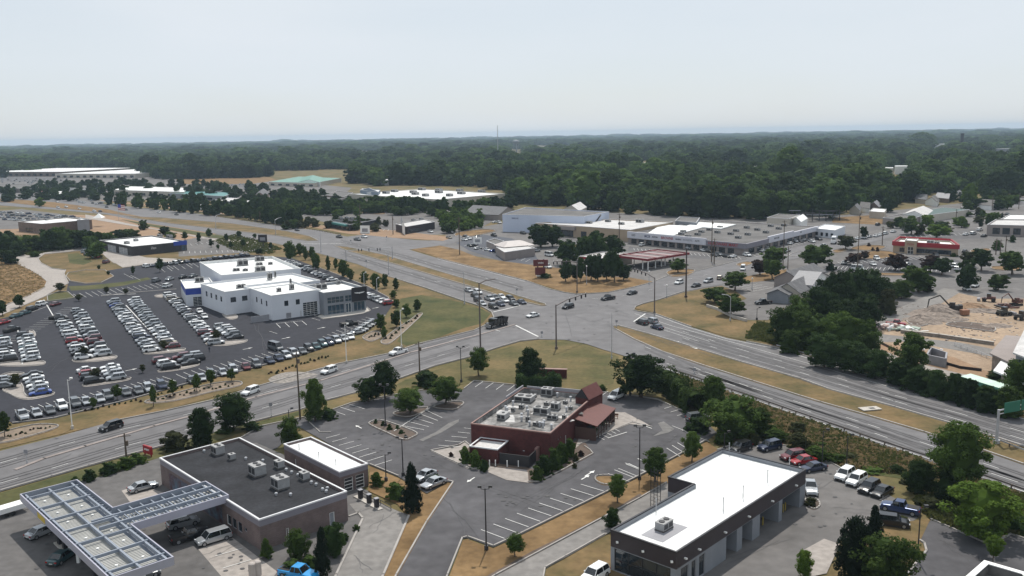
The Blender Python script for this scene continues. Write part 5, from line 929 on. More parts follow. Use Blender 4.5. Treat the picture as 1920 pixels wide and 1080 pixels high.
# big white walled building with dark roof
REDC=mat('dark_red_metal',(.17,.012,.018),.55,var=.08)
LB=mat('pale_blue_wall',(.50,.55,.66),.7,var=.05,scale=.1)
b=shop('white_warehouse','tall pale blue walled warehouse with a flat dark roof behind the shady trees','warehouse',[(942,402),(1095,405.5),(1142,397),(985,389)],10.5,LB,ROOFG,.4,sq=False)
b.text(0,.16,8.3,1.3,'BRIDGE',NAVY); mb=MB(); p0=b.lq[1].lerp(b.lq[2],.35); p1=b.lq[1].lerp(b.lq[2],.65); e=(b.lq[2]-b.lq[1]).normalized(); nn=Vector((e.y,-e.x))*b.sg*.15
mb.path([(p0.x+nn.x,p0.y+nn.y,4),(*(p0.lerp(p1,.35)+nn),6.2),(*(p0.lerp(p1,.6)+nn),7.4),(p1.x+nn.x,p1.y+nn.y,9.6)],.45,5); mb.build('painted_swoosh',BLACKP,b.root)
b=shop('tan_store','long tan walled store with a bleached flat roof left of the strip mall','store',[(1004,418),(1182,431),(1262,416),(1142,411)],6.6,TAN,MEMB2,.4,sq=False,ops={0:[(.28,.42,.2,3.8,'dark_window',(2,1)),(.50,.56,.2,3.8,'dark_window',(2,1))]},units=((1105,419,(3,2,1)),(1165,421,(3,2,1)),(1200,417,(4,3,1.6)),(1140,416,(3,2,1))))
b.panel(0,.26,.45,4.2,6.2,TAUPE,1.6,'canopy')
# strip mall
FW=mat('sign_fascia',(.55,.55,.60),.6,var=.05)
b=shop('strip_mall','long strip mall with white sign fascia and a worn grey roof right of centre','shopping mall',[(1178,438),(1396,458),(1533,425),(1330,413)],5.2,TAUPE,ROOFG,.3,sq=False,units=[(x,y,(2.6,2,1)) for x,y in ((1281,436),(1277,440),(1308,441),(1315,436),(1345,437),(1370,440),(1384,447),(1402,441),(1420,432),(1436,437),(1460,430),(1350,428),(1330,432),(1400,428),(1290,445),(1380,434),(1470,424),(1445,425))],ops={0:[(t,t+.05,.2,2.7,'dark_window',(2,1)) for t in np.arange(.03,.93,.07)],1:[(t,t+.07,.2,2.7,'dark_window',(2,1)) for t in np.arange(.05,.9,.1)]})
b.panel(0,.0,.70,3.1,6.4,FW,.9,'sign_fascia'); b.panel(0,.702,1.01,3.1,5.6,MAUVE,.9,'sign_fascia'); b.panel(1,.28,.62,3.1,6.3,FW,.9,'sign_fascia'); b.panel(1,.0,.278,3.1,5.4,MAUVE,.9,'sign_fascia'); b.panel(1,.622,.99,3.1,5.6,FW,.9,'sign_fascia')
for t,sz,s_,m in ((.06,1.5,'OO',DARK),(.13,1.2,'ZIPP',COPING),(.19,1.8,'MCB',NAVY),(.26,1.0,'ANTON',DARK),(.37,1.8,'BROWNS',REDM),(.47,1.0,'MARBLE',DARK),(.55,1.2,'ACOUSTIC',GREYW),(.63,1.2,'ALTS',DARK),(.84,2.0,'HARDWARE MART',REDM)):
    o=b.text(0,t,4.75 if t<.7 else 4.3,sz,s_,m,.03); e=(b.lq[1]-b.lq[0]).normalized(); nn=Vector((e.y,-e.x))*b.sg; o.location+=Vector((nn.x,nn.y,0))*.9
for t,sz,s_ in ((.38,1.2,'SHOP CARE'),(.72,1.0,'DELI')):
    o=b.text(1,t,4.7,sz,s_,DARK,.02); e=(b.lq[2]-b.lq[1]).normalized(); nn=Vector((e.y,-e.x))*b.sg; o.location+=Vector((nn.x,nn.y,0))*.9
q=foot([(1222,440),(1262,443),(1330,427),(1250,420)],5.0,False)
mb=MB(); mb.prism([tuple(p-b.off) for p in foot([(1215,437),(1262,441),(1322,425),(1240,421)],5.3,False)],5.0,5.35); mb.build('white_roof_section',MEMB,b.root)
mb=MB(); mb.prism([tuple(p-b.off) for p in foot([(1286,424),(1352,429),(1380,421),(1310,417)],5.3,False)],5.0,5.5); mb.build('white_roof_section',MEMB,b.root)
# red gas canopy by the corner trees
def slab_canopy(name,label,px,h,th,m,mtop,posts,pm,sq=True,panels=0,root=None):
    q=foot(px,h,sq); c=sum(q,Vector((0,0)))/len(q); root=root or empty(name,(c.x,c.y,0),0,label,'canopy'); q=[p-c for p in q]; mb=MB(); n=len(q); r=inset(q,.35)
    for i in range(n):
        j=(i+1)%n; mb.face([(*q[i],h-th),(*q[j],h-th),(*q[j],h),(*q[i],h)],m); mb.face([(*q[i],h),(*q[j],h),(*r[j],h),(*r[i],h)],m); mb.face([(*r[i],h-th*.5),(*r[j],h-th*.5),(*r[j],h),(*r[i],h)],m)
    mb.build('fascia',None,root); t=MB(); t.face([(*p,h-th*.5) for p in r]); t.face([(*p,h-th+.01) for p in q]); t.build('canopy_deck',mtop,root)
    for x,y in posts:
        g_=G(x,y); w_=MB(); w_.box((g_.x-c.x,g_.y-c.y,(h-th)/2),(.4,.4,h-th)); w_.build('post',pm,root)
    return root,q,c
R1,q1,c1=slab_canopy('fuel_canopy','red edged fuel canopy behind the dark corner trees',[(1170,477),(1212,489),(1279,473),(1232,466)],5.,.9,REDC,mat('canopy_top',(.26,.21,.21),.7,var=.1),[(1189,499),(1205,505),(1215,507),(1229,503),(1240,500),(1247,498),(1262,494)],WHITE)
for k in range(3):
    t=.2+.3*k; a_=q1[0].lerp(q1[3],t); c_=q1[1].lerp(q1[2],t); e=(c_-a_); mb=MB(); mb.box(((a_.x+c_.x)/2,(a_.y+c_.y)/2,5.02),(e.length,1.1,.14),math.atan2(e.y,e.x)); mb.build('red_rib',REDC,R1)
b=shop('station_store','small station store with a red roof band hidden behind dark trees','store',[(1098,480),(1140,487),(1175,476),(1130,470)],4.2,BEIGE,MEMB2,.3,bands=[(3.2,4.2,REDM)])
for k,(x,y) in enumerate(((1222,502),(1238,499),(1256,495))): g_=G(x,y); mb=MB(); mb.box((0,0,.9),(1,.7,1.8),.4,BLACKP); mb.box((0,-.36,1.3),(.7,.03,.5),.4,WHITE); mb.box((0,0,.1),(3.2,1.4,.2),.4,CONC); tag(mb.build('fuel_pump',None,None,(g_.x,g_.y,.14)),f'dark fuel pump under the red canopy, {ordn(k)} from the left','fuel pump','fuel pumps under the red canopy')
# red roofed fast food
b=shop('red_roof_restaurant','fast food restaurant with a bright red roof band on the right','restaurant',[(1675,456),(1797,463),(1782,452),(1688,447)],4.4,TAN,MEMB,.6,ops={0:[(.1,.9,.5,2.6,'window',(4,1))]},units=((1745,456,(3,2,1)),(1757,458,(2,2,1))),sq=False)
for i in range(4): b.panel(i,-.01,1.01,3.4,5.4,REDM,.5,'red_band')
q=foot([(1697,450.5),(1719,452),(1722,448),(1700,446.5)],6.3,False); tb=Bld('','','',q,6.3,TAN,MEMB,ph=.3,root=b.root,wallname='tower_wall',roofname='tower_roof',ops={0:[(.25,.75,.1,3.4,'doors',(2,2))]}); tb.text(0,.5,4.6,1.1,'PIZZA',REDM)
q=foot([(1835,418),(1852,423),(2010,425),(1990,412)],6,False)
b=shop('garage_door_building','taupe building with dark square openings at the right edge','building',[(1851,421),(2010,425),(1990,412),(1868,411)],6,TAUPE,MEMB2,.5,ops={0:[(.07,.16,1,4.4,'dark_window',(1,1)),(.19,.28,1,4.4,'dark_window',(1,1)),(.32,.41,1,4.4,'dark_window',(1,1)),(.5,.6,1,4.4,'dark_window')]},sq=False)
b=shop('flat_white_building','low building with a bright white roof at the upper right edge','building',[(1876,411),(1990,415),(1980,403),(1893,402)],5,TAUPE,MEMB,.4,sq=False)
# bank with gables
root=empty('gabled_bank',G(1500,565),0,'bank with grey shingle roofs, white gables and a drive-through canopy','bank')
def gable(px,h0,h1,wall,roof,axis=0,par=None,over=.5,wname='gable_wall',rname='gable_roof',sq=True):
    q=foot(px,h0,sq); off=par.location.to_2d(); q=[p-off for p in q]
    if axis: q=q[1:]+q[:1]
    m1=(q[0]+q[1])/2; m2=(q[2]+q[3])/2; mb=MB()
    for i in range(4): j=(i+1)%4; mb.face([(*q[i],0),(*q[j],0),(*q[j],h0),(*q[i],h0)],wall)
    mb.face([(*q[0],h0),(*q[1],h0),(*m1,h1)],wall); mb.face([(*q[2],h0),(*q[3],h0),(*m2,h1)],wall); mb.build(wname,None,par)
    rb=MB(); u=(m2-m1).normalized()*over
    for p,r_ in ((q[0],q[3]),(q[1],q[2])):
        a_=p+(p-m1).normalized()*over-u; c_=r_+(r_-m2).normalized()*over+u; dz=(h1-h0)*over/((p-m1).length); M1=m1-u; M2=m2+u
        rb.face([(*a_,h0-dz+.05),(*c_,h0-dz+.05),(*M2,h1+.05),(*M1,h1+.05)]); rb.face([(*a_,h0-dz-.12),(*c_,h0-dz-.12),(*M2,h1-.12),(*M1,h1-.12)]); rb.face([(*a_,h0-dz-.12),(*c_,h0-dz-.12),(*c_,h0-dz+.05),(*a_,h0-dz+.05)])
        for X,Y in ((a_,M1),(c_,M2)): rb.face([(*X,h0-dz-.12),(*Y,h1-.12),(*Y,h1+.05),(*X,h0-dz+.05)])
    return rb.build(rname,roof,par)
gable([(1462,543),(1500,550),(1535,530),(1500,521)],3.6,6.4,BEIGE,SHING,0,root); gable([(1490,530),(1520,536),(1548,520),(1518,512)],4.6,7.6,WHITE,mat('grey_metal_roof',(.20,.20,.21),.6,0.),1,root)
gable([(1441,549),(1480,553),(1492,541),(1455,538)],3.3,4.9,GREYW,SHING,0,root,wname='canopy_wall',rname='canopy_roof'); gable([(1455,520),(1500,524),(1545,508),(1500,503)],3.6,6.2,TAUPE,SHING,0,root)
# gas station canopy at the bottom left: open steel deck
C=[(41,926),(199,1084),(331,1044),(245,983.5),(427,927.5),(386,900),(212,952),(145,897.5)]
h=5.4; qc=[G(x,y,h).to_2d() for x,y in C]; qc=orth(qc); off=STORE.off*0+sum(qc,Vector((0,0)))/8
root=empty('fuel_canopy',(off.x,off.y,0),0,'T shaped grey steel fuel canopy with open beams over the forecourt','canopy'); qc=[p-off for p in qc]; CM=mat('canopy_grey',(.36,.36,.43),.5,var=.05); BM=mat('canopy_beam',(.24,.27,.32),.5,.1,var=.1)
mb=MB(); n=8; r=inset(qc,.18)
for i in range(n):
    j=(i+1)%n; mb.face([(*qc[i],h-1.15),(*qc[j],h-1.15),(*qc[j],h),(*qc[i],h)],CM); mb.face([(*r[i],h-1.15),(*r[j],h-1.15),(*r[j],h),(*r[i],h)],BM); mb.face([(*qc[i],h),(*qc[j],h),(*r[j],h),(*r[i],h)],CM)
mb.build('fascia',None,root)
DK=mat('ribbed_deck',(.40,.40,.38),.7,var=.1)
deck=MB(); deck.face([(*p,h-1.02) for p in r],BM); deck.build('canopy_deck',None,root)
P0,P1,P2,P3,P4,P5,P6,P7=qc
def along(a,b,t): return a+(b-a)*t
W=(P2-P1).length; Lm=(P1-P0).length; ex=(P2-P1).normalized(); ey=(P0-P1).normalized()
rib=MB(); nr=int(Lm/.45)
for k in range(nr):
    p=P1+ey*(.6+k*.45); 
    if (p-P0).length<.6: continue
    c_=p+ex*W*.5; rib.box((c_.x,c_.y,h-.93),(W-2.6,.26,.09),math.atan2(ex.y,ex.x))
rib.build('ribbed_panel',DK,root)
def beam(a,b,z=h-.45,w_=.28,hh=.5,nm='beam',m=BM): d_=b-a; m_=MB(); m_.box(((a.x+b.x)/2,(a.y+b.y)/2,z),(d_.length,w_,hh),math.atan2(d_.y,d_.x)); return m_.build(nm,m,root)
for t in (.09,.5,.91): beam(P1+ex*W*t+ey*.3,P0+ex*W*t-ey*.3)
for k in range(7): t=.06+k*.147; a_=P1+ey*Lm*t+ex*.3; beam(a_,a_+ex*(W-.6),h-.3,.22,.4)
br=MB()
for k in range(int(Lm/1.1)):
    for side in (.045,.955): p=P1+ey*(.5+k*1.1)+ex*W*side; br.box((p.x,p.y,h-.5),(W*.07,.07,.35),math.atan2(ex.y,ex.x))
br.build('bracket',BM,root)
La=(P4-P3).length; W2=(P4-P5).length; fx=(P4-P3).normalized(); fy=(P5-P4).normalized()
for t in (.3,.68): a_=P3+fy*W2*t-fx*W*.45; beam(a_,P4+fy*W2*t-fx*.3,h-.35,.26,.55)
for k in range(9): a_=P3+fx*La*(k+.5)/9+fy*.3; beam(a_,a_+fy*(W2-.6),h-.5,.16,.25)
rb=MB()
for k in range(int(La/.55)): a_=P3+fx*(.4+k*.55)+fy*W2*.5; rb.box((a_.x,a_.y,h-.95),(.2,W2-1.,.07),math.atan2(fx.y,fx.x))
rb.build('ribbed_panel',DK,root)
lm=MB()
for u_ in (.3,.72):
    for v_ in (.12,.3,.42,.62,.74,.9): p=P1+ey*Lm*v_+ex*W*u_; lm.box((p.x,p.y,h-.8),(.32,.32,.2))
lm.build('light_housing',WHITE,root)
for u_ in (.25,.75):
    for v_ in (.15,.5,.85): p=P1+ey*Lm*v_+ex*W*u_; c_=MB(); c_.box((p.x,p.y,(h-1.1)/2),(.4,.4,h-1.1)); c_.build('post',WHITE,root)
pn=MB(); a_=P1+ey*Lm*.72-ex*.02; pn.box((a_.x,a_.y,h-.6),(3.4,.05,.8),math.atan2(ey.y,ey.x)); pn.build('yellow_sign',mat('amber_panel',(.55,.40,.05),.5),root)
for k,(u_,v_) in enumerate(((.25,.28),(.75,.28),(.25,.68),(.75,.68))):
    p=P1+ey*Lm*v_+ex*W*u_+off; mb=MB(); mb.box((0,0,.1),(1.2,4.5,.2),0,CONC)
    for d_ in (-1.2,1.2): mb.box((0,d_,1.0),(.6,.9,1.7),0,BLACKP); mb.box((.31,d_,1.3),(.02,.6,.6),0,WHITE)
    tag(mb.build('fuel_pump',None,None,(p.x,p.y,.14),math.atan2(ex.y,ex.x)),['fuel pump island under the near end of the grey canopy','fuel pump island under the near right of the grey canopy','fuel pump island under the far end of the grey canopy','fuel pump island under the canopy near its crossing'][k],'fuel pump')
# corner of a white edged parapet building at the bottom right
q=foot([(1808,1085),(1846,1052),(1925,1075),(1990,1150),(1840,1180)],6,False); b=Bld('parapet_building','corner of a building with a thick white parapet at the bottom right','building',q,6,MAUVE,ROOFG,ph=1.2,coping=WHITE,th=.75)
# office at the edge of the construction site
root=empty('stone_office','' and (0,0,0) or G(1900,725),0,'unfinished stone and glass office beside the construction site','office building')
def blk(px,h,wall,roof,ops=None,over=.6,wn='wall',rn='roof',slab=.35):
    q=foot(px,h,False); off=root.location.to_2d(); q=[p-off for p in q]; s=1 if area2(q)>0 else -1; mb=MB(); class_=None
    bb=Bld.__new__(Bld); bb.root=root; bb.sg=s
    for i in range(len(q)):
        a_,c_=q[i],q[(i+1)%len(q)]; e=(c_-a_).normalized(); nn=Vector((e.y,-e.x))*s; cutwall(mb,a_,c_,nn,0,h,(ops or {}).get(i,[]),(),wall)
        for o in (ops or {}).get(i,[]): bb.fit(a_,c_,nn,o)
    mb.build(wn,None,root); o_=inset(q,-over); r_=MB(); r_.prism([tuple(p) for p in o_],h+.003,h+slab); r_.build(rn,roof,root)
blk([(1861,665),(1905,685),(2000,690),(2000,640),(1890,632)],4.2,STONEW,TAUPE,{0:[(.2,.45,.5,2.4,'window')]})
blk([(1905,664),(2010,705),(2020,640),(1925,622)],8.6,GREYW,MEMB2,{0:[(.05,.95,4.6,7.8,'window',(5,2))],3:[(.1,.9,4.6,7.8,'window',(3,2))]})
blk([(1878,698),(1990,745),(2010,690),(1900,668)],3.6,STONEW,MEMB,{0:[(.05,.16,.1,2.6,'doors'),(.3,.5,.1,2.6,'window')]},1.6)
# distant buildings
def far(name,label,px,h,wall,roof,cat='building',ph=.3,win=0,sq=False,**k):
    ops={0:[((i+.25)/win,(i+.75)/win,.8,h*.6,'dark_window',(1,1)) for i in range(win)]} if win else None
    return shop(name,label,cat,px,h,wall,roof,ph,ops=ops,sq=sq,**k)
def fbox(name,label,x0,x1,y,dep,h,wall,roof,cat='building',win=0,group=None,ph=.3,skew=0.):
    a=G(x0,y).to_2d(); b=G(x1,y+skew).to_2d(); e=(b-a).normalized(); n=Vector((-e.y,e.x)); n=n if n.y>0 else -n
    ops={0:[((i+.25)/win,(i+.75)/win,.8,h*.6,'dark_window',(1,1)) for i in range(win)]} if win else None
    return Bld(name,label,cat,[a,b,b+n*dep,a+n*dep],h,wall,roof,ph=ph,ops=ops,group=group)
def farhouse(label,px,h0,h1,wall,roof,axis=0,name='house',cat='house'):
    g_=G(*px[0]); r_=empty(name,(g_.x,g_.y,0),0,label,cat); gable(px,h0,h1,wall,roof,axis,r_,.4,'wall','roof',sq=False); return r_
b=far('purple_restaurant','dark purple fast food restaurant with an arched grey gable front beside the highway',[(742,420),(762,425),(815,416),(795,411)],4.6,PURP,MEMB2,'restaurant',units=((775,414,(3,2,1)),(790,412,(3,2,1))))
r_=b.root; gable([(740,420),(757,425),(768,414),(752,411)],5.2,7.4,WHITE,mat('grey_metal_roof',(.20,.20,.21)),0,r_,.3)
b.panel(1,.05,.45,.4,2.6,GLASS,.05,'window')
b=far('green_trim_restaurant','low dark restaurant with a green glass roof behind the small roadside trees',[(616,414),(656,421),(705,412),(660,407)],4.2,BLACKP,ROOFD,'restaurant',win=4,units=[(x,y,(2,2,1.2)) for x,y in ((640,411),(650,410),(660,411),(672,410))])
b.panel(0,.0,.9,2.8,4.0,mat('teal_roof',(.05,.20,.19),.4),1.8,'awning')
b=far('pavilion_restaurant','low restaurant with a pale hipped roof in the blue grey parking lot',[(930,463),(946,473),(1003,465),(985,458)],4,TAUPE,MEMB2,'restaurant',units=((952,459,(3,2,1.2)),))
q=foot([(929,459),(946,463.5),(999,459),(980,455)],4.1,False); mb=MB(); q=[p-b.off for p in q]; c_=sum(q,Vector((0,0)))/4; o_=inset(q,-.8); i_=inset(q,3.5)
for i in range(4): j=(i+1)%4; mb.face([(*o_[i],4.1),(*o_[j],4.1),(*i_[j],6.0),(*i_[i],6.0)])
mb.face([(*p,6.0) for p in i_]); mb.build('hipped_roof',mat('pale_metal_roof',(.48,.44,.42),.6,var=.08),b.root)
far('low_shed','small dark brick annex left of the pavilion restaurant',[(912,452),(930,459),(945,452),(927,447)],4,TAUPE,ROOFG)
farhouse('long low building with a wide grey gable roof left of the pale warehouse',[(870,400),(935,403),(968,395),(905,390)],4,8,TAUPE,SHING,1,'gable_building','building')
farhouse('pale gable roofed hall behind the pale warehouse',[(1058,391),(1086,395),(1100,388),(1076,384)],5,8,BEIGE,MEMB2,0,'gable_building','building')
b=far('green_roof_store','green metal roofed market far left of the big white store',[(504,341),(590,343),(640,334),(560,331)],5,BEIGE,GREENR,win=6,ph=.1)
farhouse('green gabled market entrance at the wood edge',[(560,341),(600,342),(606,333),(568,332)],5,8,WHITE,GREENR,0,'gable_building','building')
far('grey_roof_hall','grey roofed hall in front of the wood above the big white store',[(745,330),(832,332),(840,324),(765,322)],7,GREYW,ROOFG); far('white_barn','small white hall in the trees above the big white store',[(708,338),(728,338),(735,333),(712,332)],6,WHITE,MEMB)
far('taupe_shops','long taupe row of shops left of the big white roofed store',[(570,371),(640,373),(665,364),(600,361)],5.5,TAUPE,ROOFG,win=7); far('brick_gable_shops','brick shops behind the green parking trees',[(610,366),(645,369),(662,361),(632,358)],6.5,BRICKB,ROOFG)
far('white_supermarket','pale supermarket with a white roof beyond the highway belt',[(212,356),(345,360),(352,352),(240,349)],6,BEIGE,MEMB,'supermarket',win=8)
b=fbox('left_strip_mall','long brick strip mall with a white roof at the far left',-40,118,331,170,8,BRICKB,MEMB,'shopping mall',win=14); fbox('left_strip_mall','smaller white roofed mall wing at the far left',104,254,334,190,7,BEIGE,MEMB,'shopping mall',win=12)
b=far('striped_diner','little white diner with red and blue trim at the far left',[(76,361),(112,364),(118,357),(85,355)],4,WHITE,MEMB,'diner',win=5); b.panel(0,0,1,3.2,4.2,BLUEM,.3,'fascia'); b.panel(3,0,1,3.2,4.4,REDM,.3,'fascia')
far('grey_roof_shed','long low grey roofed building at the far left edge',[(-40,352),(60,354),(85,347),(-30,344)],5,TAUPE,ROOFG); far('white_clinic','low white roofed clinic right of the far left diner',[(130,352),(160,354),(170,349),(138,347)],4,WHITE,ROOFG)
far('dark_station','teal roofed car wash behind the belt of trees',[(318,362),(420,368),(440,361),(345,357)],5,GREYW,mat('teal_roof',(.05,.20,.19)),win=6); far('auto_shop','long white roofed car shop among trees beyond the highway',[(400,376),(480,380),(492,373),(420,370)],5,GREYW,MEMB2,win=6)
farhouse('brick gabled store front at the left of the taupe parking lot',[(478,366),(498,368),(504,360),(486,358)],6,9,BRICKB,SHING,0,'gable_building','building')
far('white_box_shop','white box shaped shop right of the strip mall',[(1527,428),(1565,432),(1585,424),(1548,420)],4.5,WALLW,MEMB,win=4); farhouse('small white gabled shed behind the strip mall end',[(1484,412),(1502,416),(1514,409),(1497,406)],5,7,WHITE,MEMB,0,'shed','shed')
far('blue_workshop','blue grey workshop behind the bleached store roof',[(1266,414),(1306,417),(1312,408),(1275,406)],7,GREYW,ROOFG); far('beige_block','beige block behind the round tree above the strip mall',[(1438,408),(1480,410),(1500,403),(1460,401)],6.5,BEIGE,ROOFG)
b=far('long_green_roof_building','long building with a dark green roof in the upper right',[(1692,400),(1735,404),(1818,393),(1770,389)],4.5,BEIGE,mat('dark_green_roof',(.05,.09,.085),.7,var=.2),ph=.1); farhouse('white gabled hall at the left end of the green roof building',[(1692,402),(1738,407),(1752,396),(1710,393)],4,7,WHITE,MEMB2,0,'gable_building','building')
far('flat_shed','white flat roofed shed beside the dark domed tree',[(1630,396),(1658,398),(1662,392),(1638,390)],4.5,BEIGE,MEMB); far('grey_annex','low grey shop row above the dry lot',[(1655,408),(1700,412),(1740,402),(1700,399)],4,TAUPE,ROOFG)
rg=random.Random(8)
for k,(x,y,w_,hh) in enumerate(((1604,392,22,1),(1622,388,22,0),(1640,386,24,1),(1728,372,24,0),(1748,376,26,1),(1768,370,30,0),(1795,366,26,1),(1850,383,34,0),(1718,366,14,1))):
    farhouse(f'{["pale","grey","white"][k%3]} roofed house, {ordn(k)} from the left at the wood edge in the upper right',[(x-w_/2,y),(x+w_*.35,y+2.5),(x+w_/2,y-2.5),(x-w_*.2,y-4)],3.5,6.5,[BEIGE,WHITE,BRICKB][k%3],[SHING,ROOFG,mat('grey_metal_roof',(.20,.20,.21))][k%3],k%2)
for k,(x,y,w_,hh) in enumerate(((1152,308,30,13),(1010,279,24,7),(1060,281,20,7),(700,291,28,8),(1210,318,18,8),(1400,326,34,8),(1690,327,24,8),(1660,331,30,8),(1880,288,26,8),(1760,278,26,10),(1530,333,18,7))):
    fbox('distant_building',f'pale {["low","square","bright"][k%3]} building, {ordn(k)} of the roofs peeping from the far wood',x-w_/2,x+w_/2,y,28,hh+2,[WHITE,BEIGE,GREYW][k%3],MEMB,group='roofs peeping from the far wood')
# silos, masts, water tower, chimney
for k,x in enumerate((1226,1231)): g_=G(x,322); mb=MB(); h_=HT(x,322,305); mb.tube((0,0,0),(0,0,h_),3.2,3.2,12); mb.ball((0,0,h_),3.2,3.2,1.8); tag(mb.build('silo',WHITE,None,(g_.x,g_.y,0)),['left of two white silos rising from the wood','right of two white silos rising from the wood'][k],'silo','white silos in the wood')
g_=G(968,290); h_=HT(968,290,262); o=empty('water_tower',(g_.x,g_.y,0),0,'grey water tower standing out of the far wood left of centre','water tower'); mb=MB(); mb.ball((0,0,h_-6),10,10,6,None,12,6); mb.build('tank',GREYW,o); mb=MB()
for i in range(5): t=i*1.257; mb.tube((8*math.cos(t),8*math.sin(t),0),(7*math.cos(t),7*math.sin(t),h_-6),.8)
mb.tube((0,0,0),(0,0,h_-8),1.4); mb.build('legs_frame',GREYW,o)
g_=G(934,303); h_=HT(934,303,235); mb=MB(); mb.tube((0,0,0),(0,0,h_),1.0,.6,5); tag(mb.build('radio_mast',METAL,None,(g_.x,g_.y,0)),'thin tall radio mast on the horizon above the wood','mast')
g_=G(1802,290); h_=HT(1802,290,250); mb=MB(); mb.tube((0,0,0),(0,0,h_),4.2,3.2,10); mb.tube((0,0,h_-2),(0,0,h_),3.8,3.8,10); tag(mb.build('chimney_stack',BLACKP,None,(g_.x,g_.y,0)),'tall dark factory chimney rising from the wood at the upper right','chimney')
# ---------------- vehicles ----------------
def paint(name,c,metal=.2,rough=.28): 
    m=mat('paint_'+name,c,rough,metal,var=.02,obj=True); m.node_tree.nodes['Principled BSDF'].inputs['Coat Weight'].default_value=.6; m.node_tree.nodes['Principled BSDF'].inputs['Coat Roughness'].default_value=.08; return m
PC={'white':paint('white',(.74,.75,.75),0),'silver':paint('silver',(.42,.44,.46),.5),'grey':paint('grey',(.13,.14,.15),.4),'black':paint('black',(.010,.010,.012),.1),'dark blue':paint('dark_blue',(.015,.025,.06),.2),'blue':paint('blue',(.02,.06,.28),.2),'steel blue':paint('steel_blue',(.028,.05,.13),.3),'red':paint('red',(.30,.015,.02),.1),'dark red':paint('dark_red',(.12,.012,.018),.2),'teal':paint('teal',(.03,.08,.09),.3),'bright blue':paint('bright_blue',(.02,.28,.62),.1),'tan':paint('tan',(.30,.26,.20),.3)}
CG=mat('car_glass',(.012,.015,.018),.05,var=.1,spec=.9); HLM=mat('headlight',(.75,.77,.78),.12,var=.02); TLM=mat('taillight',(.30,.01,.01),.2,var=.02); TRIMM=mat('trim_black',(.02,.02,.02),.7)
# kind: length, width, height, belt height, hood height, [x of: windscreen base, roof front, roof rear, rear glass base], wheel radius
SPEC={'sedan':(4.8,1.85,1.45,.92,.86,(1.05,.35,-1.0,-1.75),.34,.95),'hatchback':(4.3,1.80,1.52,.95,.90,(1.1,.45,-1.55,-1.95),.33,.97),'suv':(4.75,1.93,1.74,1.08,1.05,(1.15,.5,-1.9,-2.2),.38,1.06),'minivan':(5.1,1.98,1.78,1.05,.98,(1.45,.75,-2.15,-2.42),.36,1.03),'pickup':(5.7,2.0,1.86,1.15,1.15,(1.25,.65,-.55,-.80),.41,1.15),'van':(5.6,2.05,2.3,1.25,1.1,(1.9,1.35,-2.6,-2.72),.38,1.2)}
def car_meshes(kind):
    L,W,Hh,belt,hood,gx,wr,dk=SPEC[kind]; l=L/2; hw=W/2; B=MB(); z0=.24; deck=dk
    # lower body: stations (x, top z, half width, bottom z)
    st=[(l,.55,hw*.74,.32),(l-.12,hood*.80,hw*.86,z0),(l-.55,hood*.93,hw*.96,z0),(gx[0],hood,hw,z0),(0,belt,hw,z0),(gx[3],deck if kind!='pickup' else belt,hw,z0),(-l+.35,(deck*.98 if kind!='pickup' else belt),hw*.97,z0),(-l+.07,(deck*.92 if kind!='pickup' else belt*.98),hw*.90,.30),(-l,.60,hw*.84,.36)]
    R_=[]
    for x,zt,w_,zb in st: zm=zb+(zt-zb)*.55; R_.append([(x,-w_*.93,zb),(x,-w_,zb+.12),(x,-w_,zm),(x,-w_*.95,zt-.05),(x,-w_*.82,zt),(x,0,zt+.03),(x,w_*.82,zt),(x,w_*.95,zt-.05),(x,w_,zm),(x,w_,zb+.12),(x,w_*.93,zb)])
    vs=[p for r in R_ for p in r]; n=11; fs=[]
    for i in range(len(st)-1):
        for j in range(n): fs.append((i*n+j,i*n+(j+1)%n,(i+1)*n+(j+1)%n,(i+1)*n+j))
    fs.append(tuple(range(n))[::-1]); fs.append(tuple((len(st)-1)*n+j for j in range(n))); B.mesh(vs,fs,'B')
    # dark sills and bumpers
    B.box((0,0,.25),(L*.96,W*.97,.16),0,'T'); 
    for s in (1,-1): B.box((s*(l-.03),0,.42),(.10,W*.62,.2),0,'T')
    tw=hw*.74; bw=hw*.90; zt=Hh-.04; zb=belt-.02
    if kind=='pickup': B.box(((gx[3]-l)/2-.02,0,belt+.02),(l+gx[3]-.35,W*.80,.04),0,'T')
    rf=[(gx[1]+.04,-tw,zt),(gx[2]-.04,-tw,zt),(gx[2]-.04,tw,zt),(gx[1]+.04,tw,zt)]; up=[(x*.96 if 1 else x,y*.93,Hh) for x,y,z in rf]
    B.mesh(rf+up,[(4,7,6,5),(0,4,5,1),(1,5,6,2),(2,6,7,3),(3,7,4,0),(0,1,2,3)],'B')
    for s in (-1,1):
        for a,b in (((gx[0],s*bw,zb),(gx[1],s*tw,zt)),((gx[3],s*bw,zb),(gx[2],s*tw,zt)),(((gx[1]+gx[2])/2-.1,s*bw*1.0,zb),((gx[1]+gx[2])/2-.05,s*tw*1.01,zt))): B.tube(a,b,.045,None,4,'B')
        B.box((gx[0]-.35,s*(hw+.08),belt+.06),(.14,.16,.12),0,'B')
    G_=MB(); q=[(gx[0],-bw,zb),(gx[3],-bw,zb),(gx[3],bw,zb),(gx[0],bw,zb),(gx[1],-tw,zt),(gx[2],-tw,zt),(gx[2],tw,zt),(gx[1],tw,zt)]
    G_.mesh(q,[(0,1,5,4),(1,2,6,5),(2,3,7,6),(3,0,4,7)],'G')
    return B,G_,L,W,wr,belt,kind
def _remap(mb,mp): mb.mats=[mp[m] for m in mb.mats]; return mb
CM_={}
